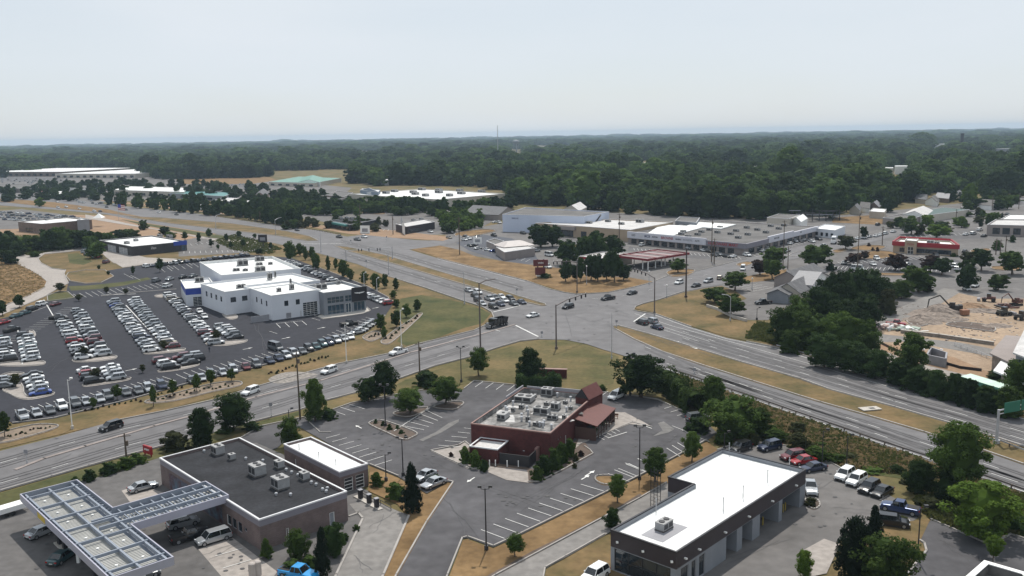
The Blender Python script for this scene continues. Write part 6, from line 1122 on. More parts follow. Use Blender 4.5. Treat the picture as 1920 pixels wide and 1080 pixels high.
for kd in SPEC:
    B,G_,L,W,wr,belt,_k=car_meshes(kd)
    one=MB(); one.v=list(B.v); one.f=list(B.f); one.m=list(B.m); one.mats=list(B.mats); k=len(one.v); one.v+=G_.v; one.f+=[tuple(j+k for j in f) for f in G_.f]; one.mats.append('G'); one.m+=[len(one.mats)-1]*len(G_.f)
    WP=[(sx*(L*.5-.85 if sx>0 else L*.5-.95),sy*(W/2-.10),wr) for sx in (1,-1) for sy in (1,-1)]
    for x,y,z in WP: one.tube((x,y-.11,z),(x,y+.11,z),wr,None,10,'Y')
    mp={'B':PC['white'],'T':TRIMM,'G':CG,'Y':TYRE}
    body=_remap(B,mp).data('body'); glass=_remap(G_,mp).data('window_glass'); single=_remap(one,mp).data('vehicle')
    w_=MB(); w_.tube((0,-.12,0),(0,.12,0),wr,None,14); wm=w_.data('wheel',TYRE); r_=MB(); r_.tube((0,-.128,0),(0,.128,0),wr*.62,None,10); rm=r_.data('rim',RIM)
    h_=MB(); h_.box((0,0,0),(.12,.40,.14)); hm=h_.data('headlight',HLM); t_=MB(); t_.box((0,0,0),(.10,.34,.20)); tm=t_.data('taillight',TLM); p_=MB(); p_.box((0,0,0),(.02,.5,.13)); pm_=p_.data('licence_plate',WHITE)
    CM_[kd]=dict(body=body,glass=glass,single=single,wheel=wm,rim=rm,head=hm,tail=tm,plate=pm_,WP=WP,L=L,W=W,belt=belt)
NCAR=[0]
def setpaint(o,c): o.material_slots[0].link='OBJECT'; o.material_slots[0].material=PC[c]
def vehicle(kind,colour,X,Y,ang,label,cat='car',name='parked_car',group=None,lod=1,z=.14,s=1.):
    d=CM_[kind]; NCAR[0]+=1
    if lod==2:
        o=inst(name,d['single'],None,(X,Y,z),ang,(s,s,s)); setpaint(o,colour); return tag(o,label,cat,group)
    r=empty(name,(X,Y,z),ang,label,cat,group); r.scale=(s,s,s)
    b=inst('body',d['body'],r); setpaint(b,colour); inst('window_glass',d['glass'],r)
    for p in d['WP']:
        w_=inst('wheel',d['wheel'],r,p)
        if lod==0: inst('rim',d['rim'],w_)
    if lod==0:
        for sy in (-1,1): inst('headlight',d['head'],r,(d['L']/2-.12,sy*d['W']*.36,d['belt']*.70)); inst('taillight',d['tail'],r,(-d['L']/2+.06,sy*d['W']*.38,d['belt']*.80))
        inst('licence_plate',d['plate'],r,(-d['L']/2-.005,0,.55))
    return r
def car(kind,colour,x,y,dx,dy,label,cat='car',name='parked_car',group=None,lod=1,zc=.7):
    g_=G(x,y,zc); return vehicle(kind,colour,g_.x,g_.y,dirw(x,y,dx,dy),label,cat,name,group,lod)
# dealership rows
CW=['white']*30+['silver']*22+['grey']*20+['black']*16+['dark blue']*4+['blue']*2+['red']*3+['dark red']*3
CK=['suv']*9+['sedan']*9+['hatchback']*2
def carrow(place,p0,p1,n,rel=90,seed=0,skip=(),cols=None,kinds=None,lod=1,face=None,name='parked_car',group=None,jit=.25):
    g_=random.Random(seed); a=G(*p0,.7); b=G(*p1,.7); d=b-a; base=math.atan2(d.y,d.x)+R(rel) if face is None else dirw(*face)
    for i in range(n):
        if i in skip: continue
        t=i/(n-1) if n>1 else 0; p=a.lerp(b,t); c=(cols[i] if cols and i<len(cols) and cols[i] else g_.choice(CW)); k=(kinds[i] if kinds and i<len(kinds) else g_.choice(CK))
        vehicle(k,c,p.x+g_.uniform(-jit,jit)*math.cos(base),p.y+g_.uniform(-jit,jit)*math.sin(base),base+R(g_.uniform(-1.5,1.5))+(math.pi if g_.random()<.12 else 0),f'{c} {k}, {ordn(i)} from the far end, {place}',group=group or ('cars '+place),lod=lod,name=name)
Q=lambda x,y:(180+x/7.715,540+y/7.715)
Q2=lambda x,y:(x/5.4,560+y/5.4)
carrow('left column of the third dealership block','' or Q(250,195),Q(800,890),20,90,1,cols=['silver','dark blue','blue','grey','grey','silver','silver','white','white','silver','black','white','silver','white','silver','dark blue','silver','silver','grey','white'])
carrow('right column of the third dealership block',Q(545,175),Q(1100,840),19,-90,2,cols=['white','silver','silver','grey','silver','grey','grey','silver','grey','grey','silver','grey','white','silver','white','silver','white','tan','dark red'])
carrow('long column beside the dealership service doors',(318,553),(404,642),20,90,3,cols=['white','white','tan','white','black','white','silver','silver','black','grey','white','grey','white','white','white','silver','dark red','silver','white','silver'])
vehicle('sedan','white',*G(296*1.0+27,585,.7).to_2d(),0,'x') if False else None
carrow('short column by the dealership corner wall',(415,612),(440,632),6,-90,4,cols=['silver','white','silver','white','grey','black'])
car('sedan','white',374,583,14,12,'white sedan, rear one of two nose to tail beside the dealership wall'); car('sedan','white',383,593,14,12,'white sedan, front one of two nose to tail beside the dealership wall')
carrow('left column of the second dealership block',Q2(625,195),Q2(845,590),12,90,5,cols=['black','black','white','silver','silver','white','silver','red','silver','white','black','white'])
carrow('right column of the second dealership block',Q2(790,120),Q2(1030,560),14,-90,6,cols=['silver','black','silver','grey','white','silver','white','grey','silver','dark red','dark red','grey','white','silver'])
vehicle('pickup','black',*G(*Q2(590,190),.7).to_2d(),dirw(*Q2(590,190),30,-2),'black pickup at the top left of the second dealership block',lod=1)
carrow('left column of the first dealership block',Q2(10,400),Q2(85,610),7,90,7,cols=['teal','white','silver','black','silver','white','black'])
carrow('right column of the first dealership block',Q2(250,370),Q2(315,610),9,-90,8,cols=['black','silver','white','white','teal','white','silver','white','silver'])
carrow('right of the big dealership planter',Q2(330,765),Q2(400,950),6,-90,9,cols=['black','white','silver','white','silver','blue'])
carrow('left of the big dealership planter',Q2(60,815),Q2(55,880),3,90,10,cols=['silver','grey','grey'])
carrow('left column of the small middle block',Q2(870,720),Q2(950,830),4,90,11,cols=['white','red','black','black'])
carrow('right column of the small middle block',Q2(1110,690),Q2(1170,800),4,-90,12,cols=['white','white','silver','silver'])
carrow('left column by the standing person',(303,676),(320,688),3,90,13,cols=['dark red','white','black'])
carrow('right column by the standing person',(340,669),(358,679),3,-90,14,cols=['dark red','grey','black']); carrow('last pair by the standing person',(360,667),(366,672),2,-90,15,cols=['silver','black'])
L=[(42,779,'silver','pickup'),(68,774,'silver','sedan'),(93,769,'grey','sedan'),(116,761,'white','suv'),(141,756,'grey','suv'),(161,752,'silver','sedan'),(187,747,'silver','sedan'),(202,742,'grey','suv'),(236,735,'grey','sedan'),(259,732,'grey','sedan'),(278,728,'silver','suv'),(303,723,'dark blue','suv'),(360,712,'grey','sedan'),(378,708,'silver','sedan'),(396,702,'grey','suv'),(418,698,'silver','sedan'),(437,693,'silver','suv'),(461,687,'dark red','sedan'),(481,683,'grey','suv')]
for i,(x,y,c,k) in enumerate(L): car(k,c,x,y,8,9.5,f'{c} {k}, {ordn(i)} from the left in the front row facing the road',group='cars in the dealership front row',lod=1)
L=[(505,676,'dark blue','sedan'),(522,671,'dark blue','sedan'),(537,667,'silver','suv'),(551,662,'silver','suv'),(566,658,'grey','sedan'),(579,653,'black','suv'),(592,649,'teal','sedan'),(605,645,'teal','suv'),(617,642,'dark blue','suv'),(631,638,'silver','suv'),(644,634,'silver','sedan'),(656,631,'white','sedan')]
for i,(x,y,c,k) in enumerate(L): car(k,c,x,y,8,5,f'{c} {k}, {ordn(i)} from the van in the front row of the dealership',group='cars in the right dealership front row',lod=1)
for i,(x,y,c) in enumerate(((671,622,'silver'),(677,618.5,'white'),(683,614,'silver'),(689,610,'white'),(695,606.5,'silver'),(699,603,'silver'))): car('sedan',c,x,y,16,-3,f'{c} sedan, {ordn(i)} from the front in the slanted group at the lot corner',group='slanted cars at the dealership corner')
car('van','grey',517,652,14,4,'grey high van standing loose beside the dealership front row','van','parked_van'); car('pickup','black',654,607,16,-2,'black pickup standing before the glass showroom','pickup','parked_pickup')
carrow('row below the black sign box',(688,553),(729,568),8,90,16,cols=['white','silver','white','grey','silver','white','white','red'])
carrow('row between dealership and highway',(543,490),(622,524),13,90,17,cols=['white','silver','white','grey','black','silver','grey','black','white','silver','black','grey','white'])
carrow('far back row behind the dealership',(272,499),(462,478),19,90,18,cols=['white','dark blue','grey','black','grey','silver']+['black','dark blue']*7)
for x,y,c,k in ((293,526,'grey','suv'),(318,523,'silver','sedan'),(343,519,'black','sedan'),(362,517,'grey','sedan'),(314,536,'white','suv')): car(k,c,x,y,14,-4,f'{c} {k} {"standing alone" if x==314 else "parked"} behind the blue service corner {"nearest the drive" if x<300 else "in the second spot" if x<330 else "in the third spot" if x<350 else "in the last spot" if x<370 else ""}'.strip())
for i,(x,y,c,k) in enumerate(((7,604,'red','sedan'),(30,592,'teal','sedan'),(47,586,'teal','sedan'),(60,579,'black','suv'),(78,570,'white','suv'),(104,570,'dark red','sedan'),(22,618,'black','pickup'))): car(k,c,x,y,18,-5,f'{c} {k}, {ordn(i)} in the scattered row along the curved drive',group='cars along the curved drive')
for i,(x,y,c,k) in enumerate(((158,472,'silver','suv'),(163,476,'black','sedan'),(168,474,'white','sedan'),(172,478,'black','sedan'),(178,481,'white','hatchback'),(184,481,'red','sedan'),(199,491,'dark red','suv'),(160,468,'teal','suv'))): car(k,c,x,y,14,-4,f'{c} {k}, {ordn(i)} in the cluster by the curved hedge of the tyre shop',group='cars beside the tyre shop')
# traffic
def drive(k,c,x,y,dx,dy,label,cat=None,lod=0): return car(k,c,x,y,dx,dy,label,cat or {'pickup':'pickup','van':'van','minivan':'minivan'}.get(k,'car'),{'pickup':'pickup_truck','van':'van','minivan':'minivan'}.get(k,'moving_car'),None,lod)
drive('suv','black',208,800,-30,9,'black suv driving left on the road below the dealership verge'); drive('suv','white',470,734,-30,11,'white boxy suv driving left beside the dealership verge trees'); drive('suv','white',617,695,-30,10,'white suv driving left past the stone bed'); drive('pickup','white',747,660,-30,8,'white pickup driving left past the green lawn')
drive('sedan','white',999,591,-30,6,'white sedan turning in the middle of the crossing'); drive('suv','black',1065,575,-30,7,'black car in the middle of the crossing left of the black pickup'); drive('pickup','black',1140,559,-30,5,'black pickup crossing in front of the dry corner island'); drive('sedan','black',1185,549,-30,7,'black sedan approaching the crossing from the right')
drive('suv','white',1273,529.5,-30,9,'white suv on the cross road next to the tall dark pole'); drive('sedan','black',1305,535,-30,7,'black sedan on the cross road above the dry verge'); drive('suv','silver',1328,527,-30,7,'silver suv on the cross road behind the black sedan'); drive('suv','tan',1350,521,10,-9,'tan suv seen from behind near the rounded tree'); drive('van','white',1393,504,-4,9,'white van with dark front coming down the cross road')
for i,(x,y,c,k) in enumerate(((879,544,'silver','sedan'),(896,548,'white','suv'),(891,554,'black','sedan'),(897,563,'black','suv'),(903,569,'silver','sedan'),(918,560,'silver','pickup'),(928,557,'grey','sedan'),(940,556,'white','sedan'),(925,575,'black','suv'),(938,570,'dark blue','sedan'),(946,563,'white','sedan'),(957,560,'black','suv'),(963,569,'grey','sedan'),(978,566,'dark blue','sedan'))):
    car(k,c,x,y,30,10.5,f'{c} {k}, {ordn(i)} from the left in the queue at the stop line',{'pickup':'pickup'}.get(k,'car'),'waiting_car','cars queueing at the stop line',0)
drive('suv','black',1204,604.5,-30,-9,'black suv waiting foremost right of the crossing'); drive('suv','silver',1222,602,-30,-9,'silver suv waiting behind the black suv right of the crossing'); drive('sedan','dark blue',1232,613,-30,-9,'dark blue sedan waiting in the nearer lane right of the crossing')
for x,y,c,k,dx,dy,l in ((636,444,'black','pickup',30,6,'black pickup on the highway turn-off'),(670,449,'grey','pickup',30,5,'grey pickup in the highway junction before a white suv'),(683,444,'white','suv',30,5,'white suv behind the grey pickup in the highway junction'),(331,402,'black','sedan',30,4,'black car on the far carriageway left of the billboard'),(557,431,'black','sedan',30,7,'black car on the far carriageway before the junction'),(107,378,'white','sedan',30,5,'white car highest up the distant highway'),(109,389,'white','suv',30,4,'white car left of a close pair on the distant highway'),(124,388,'white','suv',30,4,'white car right of a close pair on the distant highway'),(149,391,'white','sedan',30,4,'white car alone following the close pair on the distant highway'),(177,396,'white','suv',30,4,'white car ahead of a black one on the distant highway'),(188,396,'black','sedan',30,4,'black car behind a white one on the distant highway'),(200,388,'black','sedan',30,4,'black car on the upper carriageway of the distant highway'),(236,393,'black','sedan',30,4,'black car following on the upper carriageway of the distant highway'),(298,398,'white','sedan',30,4,'white car on the upper carriageway near the billboard')): car(k,c,x,y,dx,dy,l,{'pickup':'pickup'}.get(k,'car'),'distant_car' if x<400 else 'moving_car',None,1)
# near lots
N=lambda k,c,x,y,dx,dy,l,cat=None,nm=None: car(k,c,x,y,dx,dy,l,cat or {'pickup':'pickup','minivan':'minivan'}.get(k,'car'),nm or ('parked_'+({'pickup':'pickup','minivan':'minivan'}.get(k,'car'))),None,0)
N('sedan','silver',268,912,30,-8,'silver sedan on the concrete pad beside the dark roofed store'); N('sedan','silver',79,996,30,-12,'silver sedan half under the left edge of the grey canopy'); N('sedan','teal',117,1043,24,-16,'dark teal sedan under the near end of the grey canopy'); N('suv','silver',343,980,30,-8,'silver suv under the long arm of the grey canopy'); N('pickup','black',356,1004,30,-8,'black pickup in the shade behind the silver minivan'); N('minivan','silver',400,1008,-30,9,'silver minivan before the painted mural wall'); N('pickup','bright blue',560,1076,30,6,'bright blue truck cut by the bottom edge'); N('sedan','grey',265,1078,30,-10,'dark sedan at the bottom edge below the grey canopy')
N('sedan','silver',797,891,-30,14,'silver sedan parked farther from the kerb of a pair by the spruce'); N('sedan','silver',813,905,-30,12,'silver sedan nearest the kerb of a pair by the spruce'); N('minivan','white',1156,742,-22,10,'white minivan under the biggest tree beside the gabled tower'); N('suv','grey',1308,783,30,-4,'grey suv hidden behind the bushes at the stall row end')
N('suv','black',1389,839,-30,10,'black crossover farthest left behind the white roof'); N('suv','dark blue',1443,837,-30,7,'large dark suv with chrome front behind the white roof'); N('suv','dark red',1487,855,-24,4,'dark red suv at the right corner of the white roof'); N('sedan','red',1506,863,-30,5,'red sedan beside the dark red suv'); N('sedan','dark blue',1525,876,-30,5,'dark blue sedan beside the red sedan')
N('suv','white',1584,890,-26,17,'white suv at the left end of the row of four'); N('suv','white',1606,900,-26,16,'white crossover second in the row of four'); N('suv','black',1630,914,-26,15,'black suv third in the row of four'); N('sedan','black',1654,921,-26,14,'black sedan at the right end of the row of four'); N('pickup','steel blue',1688,953,-30,-6,'blue pickup parked sideways below the row of four'); N('suv','black',1674,978,30,4,'black suv below the blue pickup'); N('pickup','silver',1519,914,4,12,'silver pickup showing behind the garage corner'); N('suv','white',1115,1078,-22,14,'white vehicle cut by the bottom edge beside the garage')
N('pickup','black',1431,567,-30,2,'black pickup at the bank drive-through canopy')
# mid distance lots
M=[(887,460,'black','sedan'),(871,449,'white','sedan'),(873,443,'black','sedan'),(842,445,'tan','sedan'),(846,436,'black','suv'),(873,443,'black','sedan'),(879,447,'white','suv'),(896,444,'black','sedan'),(882,460,'black','sedan'),(896,465,'white','sedan'),(914,468,'white','sedan'),(926,470,'blue','sedan'),(972,471,'white','sedan'),(1005,470,'silver','suv'),(788,428,'silver','pickup'),(807,434,'white','sedan'),(928,416,'white','sedan'),(936,417,'white','suv'),(981,437,'black','suv'),(926,441,'black','pickup'),(1027,500,'white','suv'),(1080,476,'white','van'),(1030,478,'white','van'),(1055,470,'white','van')]
seen=set()
for i,(x,y,c,k) in enumerate(M):
    if (x,y) in seen: continue
    seen.add((x,y)); car(k,c,x,y,30,random.Random(i).choice((5,-4,7)),f'{c} {k}, {ordn(i)} of the cars scattered round the pavilion restaurant',group='cars round the pavilion restaurant',lod=1 if k!='van' else 2)
M=[(1204,459,'white','suv'),(1291,465,'silver','suv'),(1320,469,'white','sedan'),(1330,471,'black','suv'),(1340,478,'black','sedan'),(1347,477,'grey','suv'),(1362,480,'black','sedan'),(1375,480,'white','sedan'),(1401,478,'white','suv'),(1430,470,'silver','sedan'),(1440,466,'white','sedan'),(1463,472,'silver','sedan'),(1475,470,'white','pickup'),(1482,456,'white','sedan'),(1490,452,'silver','suv'),(1500,452,'black','sedan'),(1509,450,'grey','sedan'),(1522,452,'white','sedan'),(1545,460,'white','sedan'),(1535,448,'black','suv')]
for i,(x,y,c,k) in enumerate(M): car(k,c,x,y,30,random.Random(i).choice((6,-8,5)),f'{c} {k}, {ordn(i)} from the left in front of the strip mall',group='cars in front of the strip mall',lod=1)
M=[(1609,446.5,'white','sedan'),(1621,445,'white','suv'),(1630,443.5,'silver','sedan'),(1643,442,'white','sedan'),(1651,440,'white','sedan'),(1660,437.5,'white','suv'),(1675,434,'white','sedan'),(1687,446,'black','sedan'),(1595,448,'white','sedan'),(1646,421,'black','suv'),(1696,430,'black','sedan')]
for i,(x,y,c,k) in enumerate(M): car(k,c,x,y,30,-7,f'{c} {k}, {ordn(i)} in the line on the street above the red roofed restaurant',name='distant_car',group='cars on the street above the red roof',lod=1)
M=[(1637,495,'white','sedan'),(1644,484.5,'white','suv'),(1583,493,'silver','sedan'),(1700,497,'black','suv'),(1706,497,'black','sedan'),(1755,479,'black','suv'),(1767,492,'grey','suv'),(1773,505,'tan','sedan'),(1790,498,'white','suv'),(1796,504,'white','suv'),(1785,497,'black','sedan'),(1809,471,'black','sedan'),(1813,541,'white','sedan'),(1828,535,'white','sedan'),(1665,487,'silver','sedan')]
for i,(x,y,c,k) in enumerate(M): car(k,c,x,y,18,random.Random(i+5).choice((-7,-9,8)),f'{c} {k}, {ordn(i)} in the parking lot before the red roofed restaurant',group='cars before the red roofed restaurant',lod=1)
car('van','white',1609,504,30,2,'white van parked behind the dark loose trees','van','parked_van',None,1); 
M=[(1782,400,'white'),(1791,399,'white'),(1811,439,'white'),(1825,438,'silver'),(1845,442,'black'),(1837,431,'white'),(1765,432,'black'),(1805,391,'black'),(1888,401,'black'),(1868,382,'black'),(1900,375,'silver'),(1880,378,'white'),(1845,382,'grey')]
for i,(x,y,c) in enumerate(M): car('suv' if i%2 else 'sedan',c,x,y,26,-5,f'{c} car, {ordn(i)} scattered along the upper right road',name='distant_car',group='cars along the upper right road',lod=2)
# far car park at the left: rows of tiny cars
g_=random.Random(77); i=0
for r_ in range(6):
    for c_ in range(13):
        x=-4+c_*11.5+r_*4+g_.uniform(-2,2); y=397+r_*4.6+c_*.75+g_.uniform(-.5,.5)
        if x>145 or y>416 or (r_>3 and x<40) or x<-6: continue
        car(g_.choice(CK),g_.choice(['dark blue','silver','black','grey','white','dark blue']),x,y,30,g_.choice((-3,3)),f'car number {i} of the distant car lot' if 0 else f'car, {ordn(c_)} from the left in the {ORD[r_]} line of the distant lot',name='distant_car',group='cars of the distant car lot',lod=2); i+=1
mb=MB(); 
def faint(n,poly,seed):
    g2=random.Random(seed); out=[]
    for _ in range(n):
        a=g2.random(); b=g2.random(); p=[lerp(lerp(poly[0][k],poly[1][k],a),lerp(poly[3][k],poly[2][k],a),b) for k in (0,1)]; out.append(p)
    return sorted(out)
for place,poly,n,s_ in (('in front of the far left mall',[(0,333),(140,336),(110,346),(0,345)],44,1),('behind the belt of highway trees',[(330,388),(520,402),(560,394),(380,378)],20,2),('in the green lot of the taupe shops',[(520,392),(650,400),(700,385),(560,377)],40,3),('right of the far left diner',[(130,378),(235,388),(240,378),(150,371)],20,4),('in front of the white supermarket',[(350,352),(470,355),(480,345),(370,345)],18,5)):
    for i,(x,y) in enumerate(faint(n,poly,s_)): c=random.Random(i+s_).choice(['white','silver','grey','black','white']); car(random.Random(i).choice(CK),c,x,y,26,random.Random(i).choice((-4,4)),f'{c} tiny car, {ordn(i)} from the left {place}',name='distant_car',group='cars '+place,lod=2)
# dump truck
g_=G(931,606,1.2); o=empty('dump_truck',(g_.x,g_.y,.14),dirw(931,606,-30,8),'black dump truck with chrome front waiting at the left of the crossing','truck'); K=PC['black']
mb=MB(); mb.box((3.2,0,1.25),(1.9,1.9,.9),0,K); mb.box((4.2,0,1.2),(.08,1.3,.9),0,RIM); mb.box((4.25,0,.65),(.3,2.3,.35),0,RIM); mb.build('hood',None,o)
mb=MB(); mb.box((1.7,0,1.75),(1.5,2.3,1.9),0,K); mb.box((1.7,0,2.75),(1.3,2.1,.12),0,K); mb.build('cab',None,o); mb=MB(); mb.box((2.46,0,2.15),(.04,1.9,.75)); 
for s in (-1,1): mb.box((1.7,s*1.16,2.15),(1.0,.04,.7))
mb.build('window_glass',CG,o); mb=MB(); mb.mesh([(.8,-1.15,1.1),(-3.9,-1.15,1.1),(-3.9,1.15,1.1),(.8,1.15,1.1),(1.0,-1.3,2.75),(-4.3,-1.3,2.55),(-4.3,1.3,2.55),(1.0,1.3,2.75)],[(0,1,5,4),(1,2,6,5),(2,3,7,6),(3,0,4,7),(3,2,1,0)]); mb.box((-1.6,0,1.3),(4.7,2.2,.05)); mb.box((1.3,0,2.85),(1.2,2.4,.08)); 
for x in (-3.2,-1.8,-.4): 
    for s in (-1,1): mb.box((x,s*1.27,1.9),(.12,.1,1.4))
mb.build('dump_bed',K,o); mb=MB(); mb.box((0,0,.85),(8,.9,.3)); mb.build('chassis',TRIMM,o)
for x in (3.3,-1.2,-2.4,-3.6):
    for s in (-1,1): w_=MB(); w_.tube((x,s*1.0-.17,.52),(x,s*1.0+.17,.52),.52,None,14,TYRE); w_.tube((x,s*1.0-.18,.52),(x,s*1.0+.18,.52),.25,None,8,RIM); w_.build('wheel',None,o)
for s in (-1,1): w_=MB(); w_.box((4.2,s*.95,1.15),(.1,.35,.25)); w_.build('headlight',HLM,o)
# white box truck cab on the street
g_=G(1563,452,1.5); o=empty('semi_truck',(g_.x,g_.y,.14),dirw(1563,452,-10,9),'white semi truck cab parked right of the strip mall','truck'); mb=MB(); mb.box((1.6,0,1.4),(2.2,2.1,1.4)); mb.mesh([(.6,-1.2,1),(-1.8,-1.2,1),(-1.8,1.2,1),(.6,1.2,1),(.2,-1.1,3.6),(-1.8,-1.1,3.9),(-1.8,1.1,3.9),(.2,1.1,3.6)],[(0,1,5,4),(1,2,6,5),(2,3,7,6),(3,0,4,7),(4,5,6,7)]); mb.build('cab',PC['white'],o); mb=MB(); mb.box((.5,0,2.5),(.1,1.9,.8)); mb.build('window_glass',CG,o)
for x in (1.8,-1.6,-3):
    for s in (-1,1): w_=MB(); w_.tube((x,s*1.0-.17,.52),(x,s*1.0+.17,.52),.52,None,12); w_.build('wheel',TYRE,o)
mb=MB(); mb.box((-2,0,.9),(4.5,.9,.3)); mb.build('chassis',TRIMM,o)
# utility trailer with white cover at the left edge
g_=G(14,958,.8); o=empty('covered_trailer',(g_.x,g_.y,.14),dirw(14,958,30,-9),'white topped trailer at the left edge of the forecourt','trailer'); mb=MB(); mb.box((0,0,1.1),(5.5,2,.8)); mb.build('cargo_box',WHITE,o); mb=MB(); mb.tube((2.7,0,.5),(4.4,0,.5),.07); mb.build('tow_bar',DARK,o)
for x in (-.5,.5):
    for s in (-1,1): w_=MB(); w_.tube((x,s*.95-.1,.35),(x,s*.95+.1,.35),.35,None,12); w_.build('wheel',TYRE,o)
print('cars',NCAR[0])
# ---------------- poles, signs, rails, small things ----------------
def pole(x,y,top,kind,label,arm=None,r=.14,m=METAL,name=None,cat=None,group=None):
    g_=G(x,y); h_=HT(x,y,top); nm,ct={'cobra':('street_lamp','street lamp'),'signal':('traffic_signal_pole','traffic signal'),'util':('utility_pole','utility pole'),'lot':('lot_lamp','lamp post'),'globe':('globe_lamp','lamp post'),'sign':('road_sign','road sign'),'plain':('thin_pole','pole')}[kind]
    o=empty(name or nm,(g_.x,g_.y,0),0,label,cat or ct,group); mb=MB()
    if kind=='util':
        mb.tube((0,0,0),(0,0,h_),r*1.3,r*.8,8); mb.build('post',WOODP,o); c_=MB(); c_.box((0,0,h_-.6),(2.2,.12,.12),arm or 0); c_.tube((.35,0,h_-2.4),(.35,0,h_-1.5),.25,None,8); c_.build('crossarm',WOODP,o); return o
    mb.tube((0,0,0),(0,0,h_),r*1.2,r*.8,8); mb.tube((0,0,0),(0,0,.7),r*2.2,r*2.2,8,None); mb.build('post',m,o)
    if kind in('cobra','signal') and arm:
        d=G(*arm,h_*1.0); 
        # arm end given as a pixel: keep its height, place it level with the pole top
        t=Vector((d.x-g_.x,d.y-g_.y,0)); 
        if t.length>16: t=t.normalized()*16
        a_=MB(); s0=Vector((0,0,h_-.3)); s1=t*.35+Vector((0,0,h_+.35)); s2=t+Vector((0,0,h_+.5)); a_.tube(s0,s1,r*.9,r*.75,6); a_.tube(s1,s2,r*.75,r*.6,6); a_.build('arm',m,o)
        if kind=='cobra': l_=MB(); l_.box(s2,(.9,.35,.16),math.atan2(t.y,t.x)); l_.build('lamp_head',METAL,o)
        else:
            for k in (.45,.65,.85,1.):
                p=t*k+Vector((0,0,h_+.5-.55)); l_=MB(); l_.box(p,(.35,.3,1.0),math.atan2(t.y,t.x),BLACKP); l_.box(p+Vector((0,0,.75)),(.12,.12,.3),0,LAMPM); l_.build('signal_head',None,o)
    if kind=='lot':
        for s in ((-1,1) if not arm else (1,)):
            a_=MB(); a_.tube((0,0,h_-.15),(s*.55,0,h_-.05),.05); a_.tube((s*.55,0,h_-.05),(s*.6,0,h_+.25),.05); a_.build('arm',m,o); l_=MB(); l_.box((s*.75,0,h_+.32),(.55,.42,.28),0,m); l_.box((s*.78,-.02,h_+.17),(.42,.32,.03),0,LAMPM); l_.build('lamp_head',None,o)
        b_=MB(); b_.tube((0,0,0),(0,0,.75),.3,.3,10); b_.build('base',CONC if m is not DARK else DARK,o)
    if kind=='globe': l_=MB(); l_.ball((0,0,h_+.2),.3,.3,.3,None,10,6); l_.build('lamp_globe',LAMPM,o)
    if kind=='sign': l_=MB(); l_.box((0,-.08,h_-.35),(.7,.04,.75),0); l_.build('sign_plate',GREY,o)
    return o
BRZ=mat('weathered_bronze',(.12,.10,.095),.6,.2)
pole(901,655,530,'cobra','tallest bare pole with a curved arm left of the crossing, by the lawn corner',(931,526),.2,BRZ); pole(1043,655,571,'signal','signal pole on the near corner with its long arm reaching over the crossing',(1120,547),.19,BRZ)
pole(1227,588,520,'signal','signal pole on the right corner with a bright lamp arm',(1156,495),.18,BRZ); pole(1082,549,491,'signal','signal pole on the far corner before the narrow dark trees',(1038,493),.17,BRZ)
pole(649,489,468,'plain','left post of the highway signal gantry',None,.2); pole(736,486,462,'plain','right post of the highway signal gantry',None,.2)
a_=G(649,489); b_=G(736,486); h1=HT(649,489,470); o=empty('signal_gantry',(a_.x,a_.y,0),0,'long signal mast spanning the highway junction','traffic signal'); mb=MB(); d=b_-a_; mb.tube((0,0,h1),(d.x,d.y,h1+.6),.18,.12,6); mb.build('mast',METAL,o)
for t in (.28,.34,.5,.68,.74): l_=MB(); l_.box((d.x*t,d.y*t,h1+.1),(.4,.4,1.3)); l_.build('signal_head',BLACKP,o)
for x,y,t,l,arm in ((563,788,660,'brown utility pole beside the oval tree and the lot entrance',.3),(787,700,640,'grey utility pole on the verge above the dark wide shrub',.3),(237,858,812,'leaning thin utility pole beside the red sign bushes',.3),(862,478,407,'tall pole in the dry verge left of the parking lot',0),(1161,468,400,'tall pole in front of the tan store',0),(1334,491,410,'tallest pole in front of the strip mall',0),(1339,495,447,'shorter pole right beside the tallest strip mall pole',0),(1468,505,413,'pole among the trees right of the strip mall',0),(1607,516,400,'tall pole standing before the parked white van',0),(1654,460,424,'pole at the street above the red roofed restaurant',0),(1867,478,447,'left of three poles in the far right parking lot',0),(1875,478,449,'middle of three poles in the far right parking lot',0),(1885,474,442,'right of three poles in the far right parking lot',0),(676,430,384,'pole beside the small roadside sign',0),(737,440,405,'pole left of the purple restaurant',0),(1477,505,462,'short pole behind the bank',0),(1792,420,392,'pole at the upper right road',0),(1860,395,365,'pole near the upper right shops',0),(1910,392,362,'pole at the right end of the upper road',0),(488,418,396,'pole behind the highway belt of trees',0)): pole(x,y,t,'util',l,arm,.16 if y>500 else .2)
pole(1286,558,467,'plain','very tall dark bare pole on the dry verge right of the crossing',None,.26,mat('dark_bronze',(.05,.035,.035),.5)); pole(1147,673,587,'plain','thin grey pole on the near verge above the biggest tree',None,.09); pole(871,571,509,'plain','thin grey pole left of the waiting cars',None,.12); pole(602,473,437,'plain','thin grey pole at the highway junction',None,.15); pole(729,515,471,'plain','thin grey pole beside the highway gantry',None,.14); pole(648,522,462,'plain','thin grey pole on the slope behind the showroom',None,.1) if 0 else None
for x,y,t,l in ((912,1032,916,'black twin lamp post at the bottom stall row'),(1199,900,801,'black twin lamp post on the strip above the driveway'),(756,893,823,'black lamp post beside the spruce'),(723,800,724,'lamp post rising from the small kerbed planter'),(865,717,652,'black twin lamp post by the grass corner of the lot'),(1182,742,665,'lamp post hidden in the biggest tree')): pole(x,y,t,'lot',l,None,.1,DARK)
